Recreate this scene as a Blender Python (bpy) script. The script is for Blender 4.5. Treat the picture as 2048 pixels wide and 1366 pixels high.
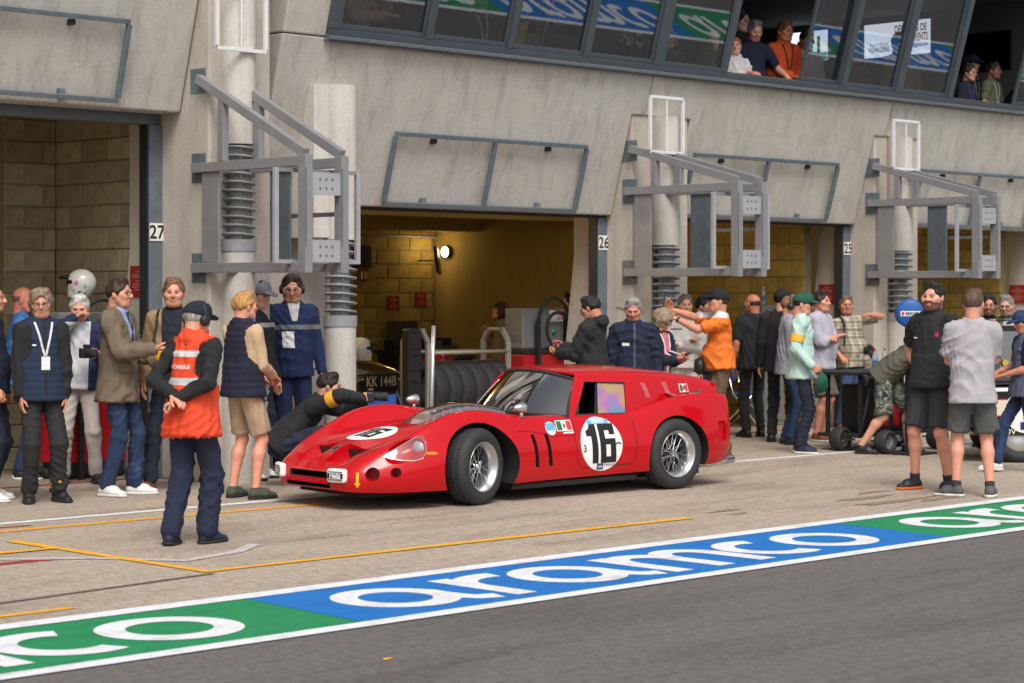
import bpy, bmesh, math, random
import numpy as np
from mathutils import Vector, Matrix
from mathutils.bvhtree import BVHTree
random.seed(7); np.random.seed(7)
SC = bpy.context.scene
for o in list(bpy.data.objects): bpy.data.objects.remove(o)
COL = SC.collection
# ---------------------------------------------------------------- camera
FPX, CX, YH, HC = 4250.0, 1024.0, 583.0, 1.8       # focal length, centre column, horizon row (2048 px wide frame), eye height
AZ = math.atan2(5300 - 1024, 4250)
FW = np.array([math.cos(AZ), math.sin(AZ), 0.]); RT = np.array([math.sin(AZ), -math.cos(AZ), 0.]); CAMP = np.array([0, 0, HC])
def ray(px, py): return FW + RT*(px-CX)/FPX + np.array([0, 0, (YH-py)/FPX])
def ground(px, py, z=0.):
    d = ray(px, py); return CAMP + d*((z-HC)/d[2])
def plane_y(px, py, y):
    d = ray(px, py); return CAMP + d*(y/d[1])
def plane_x(px, py, x):
    d = ray(px, py); return CAMP + d*(x/d[0])
cd = bpy.data.cameras.new('camera'); cam = bpy.data.objects.new('camera', cd); COL.objects.link(cam)
cam.location = CAMP; cam.rotation_euler = (math.pi/2, 0, AZ - math.pi/2)
cd.sensor_width = 36; cd.lens = 36*FPX/2048; cd.shift_y = -(683-YH)/2048; cd.clip_start = .1; cd.clip_end = 2000
cd.dof.use_dof = True; cd.dof.focus_distance = 18.3; cd.dof.aperture_fstop = 3.5
SC.camera = cam
# ---------------------------------------------------------------- sky, sun, exposure
SUN_EL, SUN_AZ = math.radians(52), math.radians(215)     # azimuth: direction the light comes from, clockwise from +y
w = bpy.data.worlds.new('World'); SC.world = w; w.use_nodes = True
nt = w.node_tree; bg = nt.nodes['Background']
sky = nt.nodes.new('ShaderNodeTexSky'); sky.sky_type = 'NISHITA'; sky.sun_disc = False
sky.sun_elevation = SUN_EL; sky.sun_rotation = SUN_AZ; sky.air_density = 1.0; sky.dust_density = 4.0; sky.ozone_density = 1.0
hs = nt.nodes.new('ShaderNodeHueSaturation'); hs.inputs['Saturation'].default_value = .42      # cloud cover greys the sky
nt.links.new(sky.outputs[0], hs.inputs['Color']); nt.links.new(hs.outputs[0], bg.inputs['Color'])
bg.inputs['Strength'].default_value = .13
sl = bpy.data.lights.new('sun', 'SUN'); sl.energy = 1.5; sl.angle = math.radians(24); sl.color = (1, .965, .92)
so = bpy.data.objects.new('sun', sl); COL.objects.link(so)
sd = Vector((math.sin(SUN_AZ)*math.cos(SUN_EL), math.cos(SUN_AZ)*math.cos(SUN_EL), math.sin(SUN_EL)))
so.rotation_euler = sd.to_track_quat('Z', 'Y').to_euler(); so.location = (0, -5, 12)
SC.view_settings.view_transform = 'Standard'; SC.view_settings.look = 'None'; SC.view_settings.gamma = 1
SC.view_settings.exposure = .32
SC.cycles.max_bounces = 6; SC.cycles.diffuse_bounces = 3; SC.cycles.glossy_bounces = 4; SC.cycles.transmission_bounces = 6
SC.cycles.transparent_max_bounces = 8; SC.cycles.caustics_reflective = False; SC.cycles.caustics_refractive = False
# ---------------------------------------------------------------- materials
MATS = {}
def srgb(r, g, b):
    f = lambda c: (c/255/12.92 if c/255 <= .04045 else ((c/255+.055)/1.055)**2.4)
    return (f(r), f(g), f(b))
def mat(name, col=(.5,.5,.5), rough=.6, metal=0., var=.0, vscale=6., bump=0., bscale=80., coat=0., stretch=None, emis=None, estr=0., alpha=None, trans=0., spec=.5, var2=None, sheen=0.):
    """procedural surface: base colour with two octaves of noise variation plus fine relief"""
    if name in MATS: return MATS[name]
    m = bpy.data.materials.new(name); m.use_nodes = True; MATS[name] = m
    n, l = m.node_tree.nodes, m.node_tree.links; b = n['Principled BSDF']
    c = tuple(col) + (1,)
    b.inputs['Base Color'].default_value = c; b.inputs['Roughness'].default_value = rough; b.inputs['Metallic'].default_value = metal
    b.inputs['Coat Weight'].default_value = coat; b.inputs['Coat Roughness'].default_value = .03; b.inputs['Specular IOR Level'].default_value = spec
    b.inputs['Transmission Weight'].default_value = trans; b.inputs['Sheen Weight'].default_value = sheen
    if emis: b.inputs['Emission Color'].default_value = tuple(emis)+(1,); b.inputs['Emission Strength'].default_value = estr
    if alpha is not None: b.inputs['Alpha'].default_value = alpha
    if var or bump:
        tc = n.new('ShaderNodeTexCoord'); mp = n.new('ShaderNodeMapping'); l.new(tc.outputs['Object'], mp.inputs[0])
        if stretch: mp.inputs['Scale'].default_value = stretch
    if var:
        t = n.new('ShaderNodeTexNoise'); t.inputs['Scale'].default_value = vscale; t.inputs['Detail'].default_value = 6; t.inputs['Roughness'].default_value = .65
        l.new(mp.outputs[0], t.inputs[0])
        r = n.new('ShaderNodeMapRange'); r.inputs[1].default_value = .3; r.inputs[2].default_value = .7; l.new(t.outputs[0], r.inputs[0])
        mx = n.new('ShaderNodeMix'); mx.data_type = 'RGBA'; l.new(r.outputs[0], mx.inputs[0])
        mx.inputs[6].default_value = tuple(x*(1-var) for x in col)+(1,)
        mx.inputs[7].default_value = tuple(min(1, x*(1+var)) for x in col)+(1,) if var2 is None else tuple(var2)+(1,)
        l.new(mx.outputs[2], b.inputs['Base Color'])
    if bump:
        t2 = n.new('ShaderNodeTexNoise'); t2.inputs['Scale'].default_value = bscale; t2.inputs['Detail'].default_value = 4; l.new(tc.outputs['Object'], t2.inputs[0])
        bp = n.new('ShaderNodeBump'); bp.inputs['Strength'].default_value = min(1, bump); bp.inputs['Distance'].default_value = .01
        l.new(t2.outputs[0], bp.inputs['Height']); l.new(bp.outputs[0], b.inputs['Normal'])
    return m
def nodes_of(m): return m.node_tree.nodes, m.node_tree.links, m.node_tree.nodes['Principled BSDF']
def noise_node(m, scale, detail=5, stretch=(1,1,1), rough=.6, coord='Object', loc=(0,0,0)):
    n, l, b = nodes_of(m); tc = n.new('ShaderNodeTexCoord'); mp = n.new('ShaderNodeMapping'); mp.inputs['Scale'].default_value = stretch; mp.inputs['Location'].default_value = loc
    l.new(tc.outputs[coord], mp.inputs[0]); t = n.new('ShaderNodeTexNoise'); t.inputs['Scale'].default_value = scale; t.inputs['Detail'].default_value = detail; t.inputs['Roughness'].default_value = rough
    l.new(mp.outputs[0], t.inputs[0]); return t.outputs[0]
def ramp_node(m, src, stops):
    n, l, b = nodes_of(m); r = n.new('ShaderNodeValToRGB'); l.new(src, r.inputs[0]); e = r.color_ramp.elements
    while len(e) < len(stops): e.new(.5)
    for i, (p, c) in enumerate(stops): e[i].position = p; e[i].color = (c if len(c) == 4 else tuple(c)+(1,))
    return r.outputs[0]
def mix_node(m, fac, a, bb, mode='MIX'):
    n, l, b = nodes_of(m); x = n.new('ShaderNodeMix'); x.data_type = 'RGBA'; x.blend_type = mode
    for s, v in ((x.inputs[0], fac), (x.inputs[6], a), (x.inputs[7], bb)):
        if isinstance(v, (int, float)): s.default_value = v
        elif isinstance(v, tuple): s.default_value = v if len(v) == 4 else v+(1,)
        else: l.new(v, s)
    return x.outputs[2]
def set_base(m, out): n, l, b = nodes_of(m); l.new(out, b.inputs['Base Color'])
def bump_from(m, src, strength=.3, dist=.01):
    n, l, b = nodes_of(m); bp = n.new('ShaderNodeBump'); bp.inputs['Strength'].default_value = strength; bp.inputs['Distance'].default_value = dist
    l.new(src, bp.inputs['Height']); l.new(bp.outputs[0], b.inputs['Normal'])
# ---------------------------------------------------------------- mesh helpers
def new_obj(name, verts, faces, m=None, parent=None, smooth=False, mats=None, fmat=None):
    me = bpy.data.meshes.new(name)
    v = np.asarray(verts, dtype=np.float32)
    me.from_pydata(v.tolist() if len(v) else [], [], faces if isinstance(faces, list) else faces.tolist())
    for x in (mats or ([m] if m else [])): me.materials.append(x)
    if fmat is not None: me.polygons.foreach_set('material_index', np.asarray(fmat, dtype=np.int32))
    if smooth: me.polygons.foreach_set('use_smooth', np.ones(len(me.polygons), dtype=bool))
    me.update()
    o = bpy.data.objects.new(name, me); COL.objects.link(o)
    if parent: o.parent = parent
    return o
def empty(name, loc=(0,0,0), rz=0, parent=None):
    o = bpy.data.objects.new(name, None); o.empty_display_size = .1; COL.objects.link(o); o.location = loc; o.rotation_euler = (0, 0, rz)
    if parent: o.parent = parent
    return o
def tag(o, label, cat=None, group=None, kind=None):
    if label: o['label'] = label
    if cat: o['category'] = cat
    if group: o['group'] = group
    if kind: o['kind'] = kind
    return o
def thing(name, label, cat, loc=(0,0,0), rz=0, group=None): return tag(empty(name, loc, rz), label, cat, group)
def frame_of(d, upv=(0,0,1)):
    d = np.asarray(d, float); d = d/np.linalg.norm(d); u = np.asarray(upv, float)
    if abs(d@u) > .98: u = np.array([1., 0, 0])
    s = np.cross(d, u); s /= np.linalg.norm(s); return d, s, np.cross(s, d)
class MB:
    """collects shapes that become ONE mesh object"""
    def __init__(self): self.v = []; self.f = []; self.fm = []; self.mi = 0
    def add(self, vs, fs):
        o = len(self.v); self.v += [tuple(map(float, x)) for x in vs]; self.f += [tuple(int(i)+o for i in f) for f in fs]; self.fm += [self.mi]*len(fs); return self
    def box(self, lo, hi):
        (a, b, c), (d, e, f) = lo, hi
        return self.add([(a,b,c),(d,b,c),(d,e,c),(a,e,c),(a,b,f),(d,b,f),(d,e,f),(a,e,f)], [(0,3,2,1),(4,5,6,7),(0,1,5,4),(1,2,6,5),(2,3,7,6),(3,0,4,7)])
    def beam(self, p, q, w, h, upv=(0,0,1)):
        p, q = np.asarray(p, float), np.asarray(q, float); d, s, u = frame_of(q-p, upv); vs = []
        for c in (p, q):
            for a, b in ((-1,-1),(1,-1),(1,1),(-1,1)): vs.append(c + s*w/2*a + u*h/2*b)
        return self.add(vs, [(0,3,2,1),(4,5,6,7),(0,1,5,4),(1,2,6,5),(2,3,7,6),(3,0,4,7)])
    def tube(self, pts, r, n=10, cap=True):
        pts = [np.asarray(p, float) for p in pts]; rs = r if hasattr(r, '__len__') else [r]*len(pts); vs = []; fs = []; pu = None
        for i, p in enumerate(pts):
            d = pts[min(i+1, len(pts)-1)] - pts[max(i-1, 0)]; d = d/np.linalg.norm(d)
            if pu is None: _, s, u = frame_of(d)
            else:
                u = pu - d*(pu@d); u /= np.linalg.norm(u); s = np.cross(d, u)
            pu = u
            for k in range(n): a = 2*math.pi*k/n; vs.append(p + rs[i]*(math.cos(a)*s + math.sin(a)*u))
        for i in range(len(pts)-1):
            for k in range(n): fs.append((i*n+k, i*n+(k+1)%n, (i+1)*n+(k+1)%n, (i+1)*n+k))
        if cap: fs += [tuple(range(n-1, -1, -1)), tuple((len(pts)-1)*n+k for k in range(n))]
        return self.add(vs, fs)
    def lathe(self, prof, n=24, org=(0,0,0), axis=(0,0,1), closed=False, a0=0., a1=2*math.pi):
        d, s, u = frame_of(axis); org = np.asarray(org, float); full = abs(a1-a0-2*math.pi) < 1e-6; vs = []; fs = []; nn = n if full else n+1; P = len(prof)
        for k in range(nn):
            a = a0 + (a1-a0)*k/n
            for (r, t) in prof: vs.append(org + d*t + r*(math.cos(a)*s + math.sin(a)*u))
        for k in range(n):
            k2 = (k+1) % nn
            for i in range(P if closed else P-1): j = (i+1) % P; fs.append((k*P+i, k2*P+i, k2*P+j, k*P+j))
        return self.add(vs, fs)
    def prism(self, poly, ext, org=(0,0,0)):
        """poly: 3D points of a flat outline, ext: extrusion vector"""
        n = len(poly); e = np.asarray(ext, float); a = [np.asarray(p, float)+np.asarray(org) for p in poly]
        return self.add(a+[p+e for p in a], [tuple(range(n-1, -1, -1)), tuple(range(n, 2*n))]+[(i, (i+1)%n, (i+1)%n+n, i+n) for i in range(n)])
    def build(self, name, m=None, parent=None, smooth=False, mats=None, bevel=0):
        o = new_obj(name, self.v, self.f, m, parent, smooth, mats, self.fm if mats else None)
        fix_normals(o.data)
        if bevel: b = o.modifiers.new('bevel', 'BEVEL'); b.width = bevel; b.segments = 2; b.limit_method = 'ANGLE'
        return o
def fix_normals(me):
    bm = bmesh.new(); bm.from_mesh(me); bmesh.ops.recalc_face_normals(bm, faces=bm.faces); bm.to_mesh(me); bm.free()
def smooth_by_angle(me, deg=35):
    me.polygons.foreach_set('use_smooth', np.ones(len(me.polygons), dtype=bool)); me.set_sharp_from_angle(angle=math.radians(deg))
def copy_tree(o, parent=None):
    c = o.copy(); COL.objects.link(c)
    if parent: c.parent = parent
    for ch in o.children: copy_tree(ch, c)
    return c
def part_box(name, lo, hi, m, parent, bevel=0): return MB().box(lo, hi).build(name, m, parent, bevel=bevel)
TXT = {}
def text_geo(s, bold=0.0, shear=0.):
    """flat outline letters from the built-in font, height of a capital = 1, baseline at 0, centred on x"""
    k = (s, bold, shear)
    if k in TXT: return TXT[k]
    cu = bpy.data.curves.new('txt', 'FONT'); cu.body = s; cu.size = 1; cu.offset = bold; cu.shear = shear; cu.resolution_u = 3; cu.fill_mode = 'BOTH'
    o = bpy.data.objects.new('txt', cu); COL.objects.link(o); me = o.to_mesh()
    v = np.array([x.co[:] for x in me.vertices]); f = [tuple(p.vertices) for p in me.polygons]
    o.to_mesh_clear(); bpy.data.objects.remove(o); bpy.data.curves.remove(cu)
    v[:, 0] -= (v[:, 0].min()+v[:, 0].max())/2; v[:, :2] /= .69
    TXT[k] = (v[:, :2], f); return TXT[k]
def text_obj(name, s, org, xd, yd, height, m, parent=None, bold=0., width=None, shear=0., lift=.003):
    v, f = text_geo(s, bold, shear); xd = np.asarray(xd, float); yd = np.asarray(yd, float); n = np.cross(xd, yd); W = v[:, 0].max()-v[:, 0].min()
    kx = height if width is None else width/W
    P = np.asarray(org, float)+np.outer(v[:, 0]*kx, xd)+np.outer(v[:, 1]*height, yd)+n*lift
    return new_obj(name, P, f, m, parent)
def stroke2d(pts, wd, closed=False):
    """thick 2-D line as quads"""
    p = np.asarray(pts, float); n = len(p); vs = []; fs = []
    for i in range(n):
        a = p[(i-1) % n] if closed or i > 0 else p[i]; b = p[(i+1) % n] if closed or i < n-1 else p[i]
        d = b-a; d /= np.linalg.norm(d); nn = np.array([-d[1], d[0]]); vs += [p[i]+nn*wd/2, p[i]-nn*wd/2]
    for i in range(n if closed else n-1): j = (i+1) % n; fs.append((2*i, 2*i+1, 2*j+1, 2*j))
    return vs, fs
def arc2d(cx, cy, rx, ry, a0, a1, n=24): return [(cx+rx*math.cos(math.radians(a0+(a1-a0)*i/n)), cy+ry*math.sin(math.radians(a0+(a1-a0)*i/n))) for i in range(n+1)]
# ---------------------------------------------------------------- surface materials
def concrete(name, base, dark, streak=1., seed=0., bumps=.25):
    m = mat(name, base, .85)
    a = noise_node(m, 1.6, 8, (1.6, 1.6, .55), .7, loc=(seed, 0, 0)); b_ = noise_node(m, 9, 6, (1, 1, 1), .75, loc=(0, seed, 0))
    c1 = ramp_node(m, a, [(.30, dark), (.50, base), (.72, tuple(min(1, x*1.13) for x in base))])
    c2 = ramp_node(m, b_, [(.28, tuple(x*.80 for x in base)), (.48, base), (.75, tuple(min(1, x*1.08) for x in base))])
    s = noise_node(m, 3.5, 5, (2.2, 2.2, .16), .65, loc=(seed*2, 1, 0)); sf = ramp_node(m, s, [(.50, (0,0,0)), (.74, (1,1,1))])
    x = mix_node(m, .5, c1, c2); d = mix_node(m, sf, x, tuple(v*.60 for v in dark))
    x = mix_node(m, .40*streak, x, d)
    p = noise_node(m, 42, 2, loc=(seed, 2, 3)); pf = ramp_node(m, p, [(.27, (1,1,1)), (.33, (0,0,0))]); x2 = mix_node(m, pf, x, tuple(v*.55 for v in dark)); x = mix_node(m, .5, x, x2)
    fi = ramp_node(m, noise_node(m, 60, 3, (1, 1, .7), .8, loc=(seed, 5, 1)), [(.30, (.80,.80,.80)), (.5, (1,1,1)), (.70, (1.10,1.10,1.10))]); x = mix_node(m, .75, x, mix_node(m, 1., x, fi, 'MULTIPLY'))
    ru = ramp_node(m, noise_node(m, 4.5, 5, (1.5, 1.5, .6), .7, loc=(seed, 9, 1)), [(.56, (1,1,1)), (.72, (1.0,.93,.89))]); x = mix_node(m, 1., x, ru, 'MULTIPLY')
    ru2 = ramp_node(m, noise_node(m, 6, 5, (1, 1, .7), .7, loc=(seed, 3, 8)), [(.55, (1,1,1)), (.72, (.90,.91,.94))]); x = mix_node(m, 1., x, ru2, 'MULTIPLY')
    set_base(m, x); bump_from(m, noise_node(m, 55, 6), bumps, .012); return m
M_CONC = concrete('concrete_panel', srgb(192,189,181), srgb(158,152,145), 1.15)
M_CONC2 = concrete('concrete_panel_pale', srgb(197,192,182), srgb(168,161,150), .9, 5.3)
M_PILL = concrete('concrete_pillar', srgb(190,182,170), srgb(164,154,142), .6, 11.)
M_COLW = concrete('pale_column_concrete', srgb(206,202,194), srgb(178,172,162), .7, 3.)
M_STEEL = mat('galvanised_steel', srgb(128,134,140), .48, .55, var=.14, vscale=9, bump=.06, bscale=60)
M_STEELD = mat('dark_galvanised_steel', srgb(104,114,121), .55, .15, var=.2, vscale=9, bump=.06)
M_GANTRY = mat('grey_painted_steel', srgb(146,146,148), .5, .25, var=.10, vscale=6, bump=.05)
M_WHITEM = mat('white_painted_metal', (.78,.78,.78), .4, .1, var=.06)
M_WINF = mat('window_frame_anodised', srgb(84,92,100), .42, .3, var=.1, vscale=4)
M_BLACK = mat('black_plastic', (.018,.018,.02), .5, var=.2)
M_RUBBER = mat('black_rubber', (.022,.022,.023), .8, var=.25, vscale=12, bump=.2, bscale=120)
M_WHITE = mat('white_print', (.82,.82,.80), .5, var=.03)
M_INK = mat('black_print', (.012,.012,.012), .5)
M_REDP = mat('red_sign', srgb(148,34,32), .55, var=.1)
M_CHROME = mat('chrome', (.75,.75,.76), .12, 1.)
M_SILVER = mat('brushed_silver', (.6,.6,.6), .32, .9, var=.08)
def blockmat(name, c):
    m = mat(name, c, .92); oi = m.node_tree.nodes.new('ShaderNodeObjectInfo')
    r = ramp_node(m, oi.outputs['Random'], [(0, tuple(x*.78 for x in c)), (.5, c), (1, tuple(min(1, x*1.18) for x in c))])
    nn = ramp_node(m, noise_node(m, 7, 6, coord='Object'), [(.3, (.7,.7,.7)), (.65, (1.1,1.1,1.1))]); set_base(m, mix_node(m, 1., r, nn, 'MULTIPLY')); bump_from(m, noise_node(m, 40, 4), .5, .012); return m
M_BLK = blockmat('sandy_concrete_block', (.37,.305,.185)); M_BLKWARM = blockmat('warm_lit_concrete_block', (.45,.325,.085)); M_MORT = mat('mortar', (.24,.20,.12), .95, var=.2)  # the yellower block has warm lamp light put into its colour
M_INT = concrete('yellow_interior_concrete', (.50,.38,.13), (.38,.28,.09), .6, 8.)  # yellow concrete, mottled and streaked darker
# ---------------------------------------------------------------- ground
def ground_mats():
    m = mat('tan_aggregate_concrete', srgb(184,170,154), .9)
    a = noise_node(m, 17, 9, (1, .75, 1), .88); g = ramp_node(m, a, [(.33, srgb(118,104,90)), (.45, srgb(172,157,140)), (.56, srgb(190,175,157)), (.70, srgb(226,212,194))])
    b_ = noise_node(m, .9, 7, (.6, 1.5, 1), .7); bb = ramp_node(m, b_, [(.28, (.66,.64,.62)), (.48, (.95,.95,.95)), (.7, (1.08,1.06,1.03))])
    gr = ramp_node(m, noise_node(m, 6, 4, (5.5, 1.3, 1), .75, loc=(7,3,0)), [(.30, (.74,.73,.72)), (.5, (1,1,1)), (.70, (1.16,1.15,1.13))]); g = mix_node(m, 1., g, gr, 'MULTIPLY')
    t = noise_node(m, 1.1, 6, (.35, 3.2, 1), .7, loc=(4,2,0)); tt = ramp_node(m, t, [(.56, (1,1,1)), (.72, (.60,.57,.55))])
    t2 = noise_node(m, 5, 6, (.5, 2.5, 1), .7, loc=(1,8,0)); tt2 = ramp_node(m, t2, [(.60, (1,1,1)), (.74, (.62,.58,.55))])
    set_base(m, mix_node(m, 1., mix_node(m, 1., mix_node(m, 1., g, bb, 'MULTIPLY'), tt, 'MULTIPLY'), tt2, 'MULTIPLY')); bump_from(m, noise_node(m, 75, 4, (.6, 1.4, 1)), .7, .02)
    k = mat('pit_lane_asphalt', srgb(92,88,86), .9)
    a = noise_node(k, 20, 9, (1, .75, 1), .88); g = ramp_node(k, a, [(.34, srgb(66,63,62)), (.47, srgb(97,93,90)), (.56, srgb(109,104,100)), (.70, srgb(140,134,128))])
    gr = ramp_node(k, noise_node(k, 7, 4, (5.5, 1.3, 1), .75, loc=(2,3,0)), [(.30, (.78,.78,.78)), (.5, (1,1,1)), (.70, (1.17,1.16,1.15))]); g = mix_node(k, 1., g, gr, 'MULTIPLY')
    t = noise_node(k, .8, 7, (.5, 2.2, 1), .7); tt = ramp_node(k, t, [(.32, (.72,.71,.71)), (.5, (1,1,1)), (.7, (1.12,1.1,1.08))])
    t3 = noise_node(k, 2.6, 5, (.5, 2.5, 1), .7, loc=(3,1,0)); tt3 = ramp_node(k, t3, [(.60, (1,1,1)), (.75, (.68,.68,.7))])
    set_base(k, mix_node(k, 1., mix_node(k, 1., g, tt, 'MULTIPLY'), tt3, 'MULTIPLY')); bump_from(k, noise_node(k, 120, 4), .45, .012)
    return m, k
M_TAN, M_ASPH = ground_mats()
def paint(name, c, worn=.35):
    m = mat(name, c, .65)
    a = noise_node(m, 24, 8, (1, .8, 1), .85); g = ramp_node(m, a, [(.3, tuple(x*.74 for x in c)), (.5, c), (.75, tuple(min(1, x*1.1) for x in c))])
    b_ = noise_node(m, 2.2, 7, (1, 2, 1), .75); bb = ramp_node(m, b_, [(.3, (.72,.70,.68)), (.5, (1,1,1))]); x = mix_node(m, 1., g, bb, 'MULTIPLY')
    ch = noise_node(m, 85, 5, rough=.8); cf = ramp_node(m, ch, [(.20+.13*worn, (1,1,1)), (.27+.13*worn, (0,0,0))])
    set_base(m, mix_node(m, cf, x, srgb(120,106,92))); bump_from(m, noise_node(m, 75, 4), .55, .015); return m
P_WHITE = paint('white_road_paint', (.80,.81,.82), .15); P_BLUE = paint('blue_road_paint', srgb(8,114,192), .15); P_GREEN = paint('green_road_paint', srgb(22,138,84), .15)
P_YEL = paint('yellow_road_paint', srgb(240,176,44), .7); P_RED = paint('red_road_paint', srgb(176,56,52), .9); P_FADE = paint('faded_white_paint', srgb(206,198,196), 1.4)
def sheet(name, x0, x1, y0, y1, z, m, parent=None, kind='structure'):
    o = new_obj(name, [(x0,y0,z),(x1,y0,z),(x1,y1,z),(x0,y1,z)], [(0,1,2,3)], m, parent)
    if kind and not parent: o['kind'] = kind
    return o
sheet('ground', -600, 600, -600, 600, -.012, M_ASPH)
sheet('pit_lane', -60, 160, -14, 8.8, 0, M_ASPH)
sheet('pit_apron', -60, 160, 8.8, 17.12, 0, M_TAN)
floor_m = mat('garage_floor_paint', srgb(150,140,124), .55, var=.15, vscale=3, bump=.1); sheet('garage_floor', 2, 40, 17.12, 27.5, .002, floor_m)
strip = sheet('painted_strip', -14, 40, 8.66, 10.02, .003, P_GREEN)
new_obj('blue_panel', [(7.56,8.70,.005),(13.22,8.70,.005),(13.40,10.0,.005),(7.66,10.0,.005)], [(0,1,2,3)], P_BLUE, strip)
sheet('white_edge_line', -14, 40, 9.90, 10.06, .0075, P_WHITE, strip); sheet('white_edge_line', -14, 40, 8.62, 8.755, .0075, P_WHITE, strip)
def strip_letters(strip, dy, x0, ky=1.):
    wd = .165
    def put(name, *strokes):
        mb = MB()
        for i, (pts, closed) in enumerate(strokes):
            v, f = stroke2d(pts, wd, closed); mb.add([(x0+a, 9.70+(b-9.70)*ky+dy, .0068+.0004*i) for a, b in v], f)
        o = new_obj(name, mb.v, mb.f, P_WHITE, strip)
    def la(x): put('letter_a', (arc2d(x+.38, 9.32, .30, .31, 0, 352, 40), True), ([(x+.68, 9.42), (x+.68, 9.25), (x+.70, 9.10), (x+.76, 9.0), (x+.88, 8.96)], False))
    la(0.0)
    put('letter_r', ([(1.06, 9.70), (1.06, 8.90)], False), (arc2d(1.40, 9.36, .33, .28, 180, 75, 14), False))
    la(1.46)
    put('letter_m', ([(2.50, 9.70), (2.50, 8.90)], False), (arc2d(2.72, 9.38, .21, .25, 180, 0, 18)+[(2.93, 8.90)], False), (arc2d(3.15, 9.38, .21, .25, 180, 0, 18)+[(3.36, 8.90)], False))
    put('letter_c', (arc2d(3.86, 9.32, .30, .31, 62, 298, 28), False))
    put('letter_o', (arc2d(4.53, 9.32, .32, .31, 0, 352, 40), True))
for k in (-1, 0, 1, 2): strip_letters(strip, 0, 7.92+5.76*k)
# the matching strip along the pit wall side, mirrored in the upper windows
strip2 = sheet('painted_strip', 12, 64, 1.75, 3.76, .003, P_GREEN); sheet('white_edge_line', 12, 64, 3.64, 3.80, .0075, P_WHITE, strip2); sheet('white_edge_line', 12, 64, 1.70, 1.85, .0075, P_WHITE, strip2)
for k in range(4): sheet('blue_panel', 17.6+11.5*k, 23.3+11.5*k, 1.8, 3.7, .005, P_BLUE, strip2)
for k in range(9): strip_letters(strip2, -6.26, 12.2+5.75*k, 1.45)
def line(name, pts, wd, m, z=.004):
    v, f = stroke2d(pts, wd); o = new_obj(name, [(a, b, z) for a, b in v], f, m); o['kind'] = 'structure'
line('white_line', [(2, 14.55), (12, 14.40), (24, 14.10), (40, 13.9)], .11, P_WHITE)
line('yellow_line', [(4, 14.03), (9, 13.97), (14.5, 13.82)], .10, P_YEL)
line('yellow_line', [(8.23, 13.40), (8.22, 11.05), (10.5, 11.02), (12.88, 10.96)], .10, P_YEL, .006)
line('yellow_line', [(6, 12.85), (8.26, 12.80)], .09, P_YEL, .008)
line('yellow_line', [(4, 10.36), (6.75, 10.33)], .07, P_YEL, .004)
line('faded_white_line', [(7.6, 12.55), (8.1, 12.15), (8.45, 11.6), (9.0, 11.75), (9.35, 12.0)], .10, P_FADE, .005)
line('red_line', [(4, 17.06), (12.0, 17.05)], .07, P_RED); line('red_line', [(14.3, 17.06), (18.3, 17.05)], .07, P_RED); line('red_line', [(19.3, 17.06), (23.0, 17.05)], .07, P_RED)
line('red_mark', [(6.9, 12.35), (7.9, 12.30)], .10, P_RED); line('red_mark', [(8.1, 14.22), (8.9, 14.20)], .05, P_RED)
line('tyre_mark', [(6.4, 10.75), (8.2, 10.95)], .05, mat('tyre_smear', srgb(96,84,76), .9, var=.3, vscale=20)); 
stain = mat('oil_stain', srgb(138,120,103), .8, var=.22, vscale=14)
def blob(name, x, y, rx, ry, m, seed):
    rnd = random.Random(seed); n = 28; v = [(x, y, .004)]
    for k in range(n): a = 2*math.pi*k/n; r = 1+.45*(rnd.random()-.5)+.2*math.sin(3*a+seed); v.append((x+rx*r*math.cos(a), y+ry*r*math.sin(a), .004))
    new_obj(name, v, [(0, 1+k, 1+(k+1) % n) for k in range(n)], m)['kind'] = 'structure'
for i, (px, py, rx, ry) in enumerate([(1735, 996, .28, .05), (1790, 1003, .42, .06), (1880, 998, .22, .05), (1745, 985, .18, .03), (1450, 1022, .16, .03), (1475, 1028, .10, .02)]):
    g = ground(px, py); blob('oil_stain', g[0], g[1], rx*1.3, ry*1.2, stain, i)
# ---------------------------------------------------------------- pit building
K = .28
def ly(z): return 16.8-K*(z-2.6)            # front face of the leaning wall at height z
bld = thing('pit_building', 'pale concrete pit garage building with leaning wall panels and a strip of dark windows above', 'building')
def lean_panel(name, x0, x1, z0, z1, m, back=17.3, notch=None):
    mb = MB(); poly = [(ly(z0), z0), (ly(z0)+.3, z0), (ly(z1)+.3, z1), (ly(z1), z1)]
    mb.prism([(x0, y, z) for y, z in poly], (x1-x0, 0, 0)); return mb.build(name, m, bld, bevel=.015)
ZN, ZL = 3.85, 4.33
lean_panel('wall_panel', 2.0, 12.0, 3.5, 6.2, M_CONC)
def notched(x0, xb, xa, x1, m):
    """panel x0..x1 above the notch, xb..xa below it"""
    mb = MB(); o = [(xb, 2.69), (xa, 2.69), (xa, ZN), (x1, ZN), (x1, ZL), (x0, ZL), (x0, ZN), (xb, ZN)]
    if x0 == xb: o = o[:6]
    vs = [(x, ly(z), z) for x, z in o]+[(x, ly(z)+.3, z) for x, z in o]; n = len(o); mb.add(vs, [tuple(range(n)), tuple(range(2*n-1, n-1, -1))]+[(i, (i+1) % n, (i+1) % n+n, i+n) for i in range(n)]); return mb.build('wall_panel', m, bld, bevel=.012)
notched(13.06, 13.06, 18.305, 18.54, M_CONC); notched(18.556, 19.36, 23.07, 23.31, M_CONC2); notched(23.326, 24.13, 27.85, 28.1, M_CONC)
lean_panel('wall_panel', 13.06, 13.60, ZL+.012, 6.2, M_CONC2)
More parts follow.
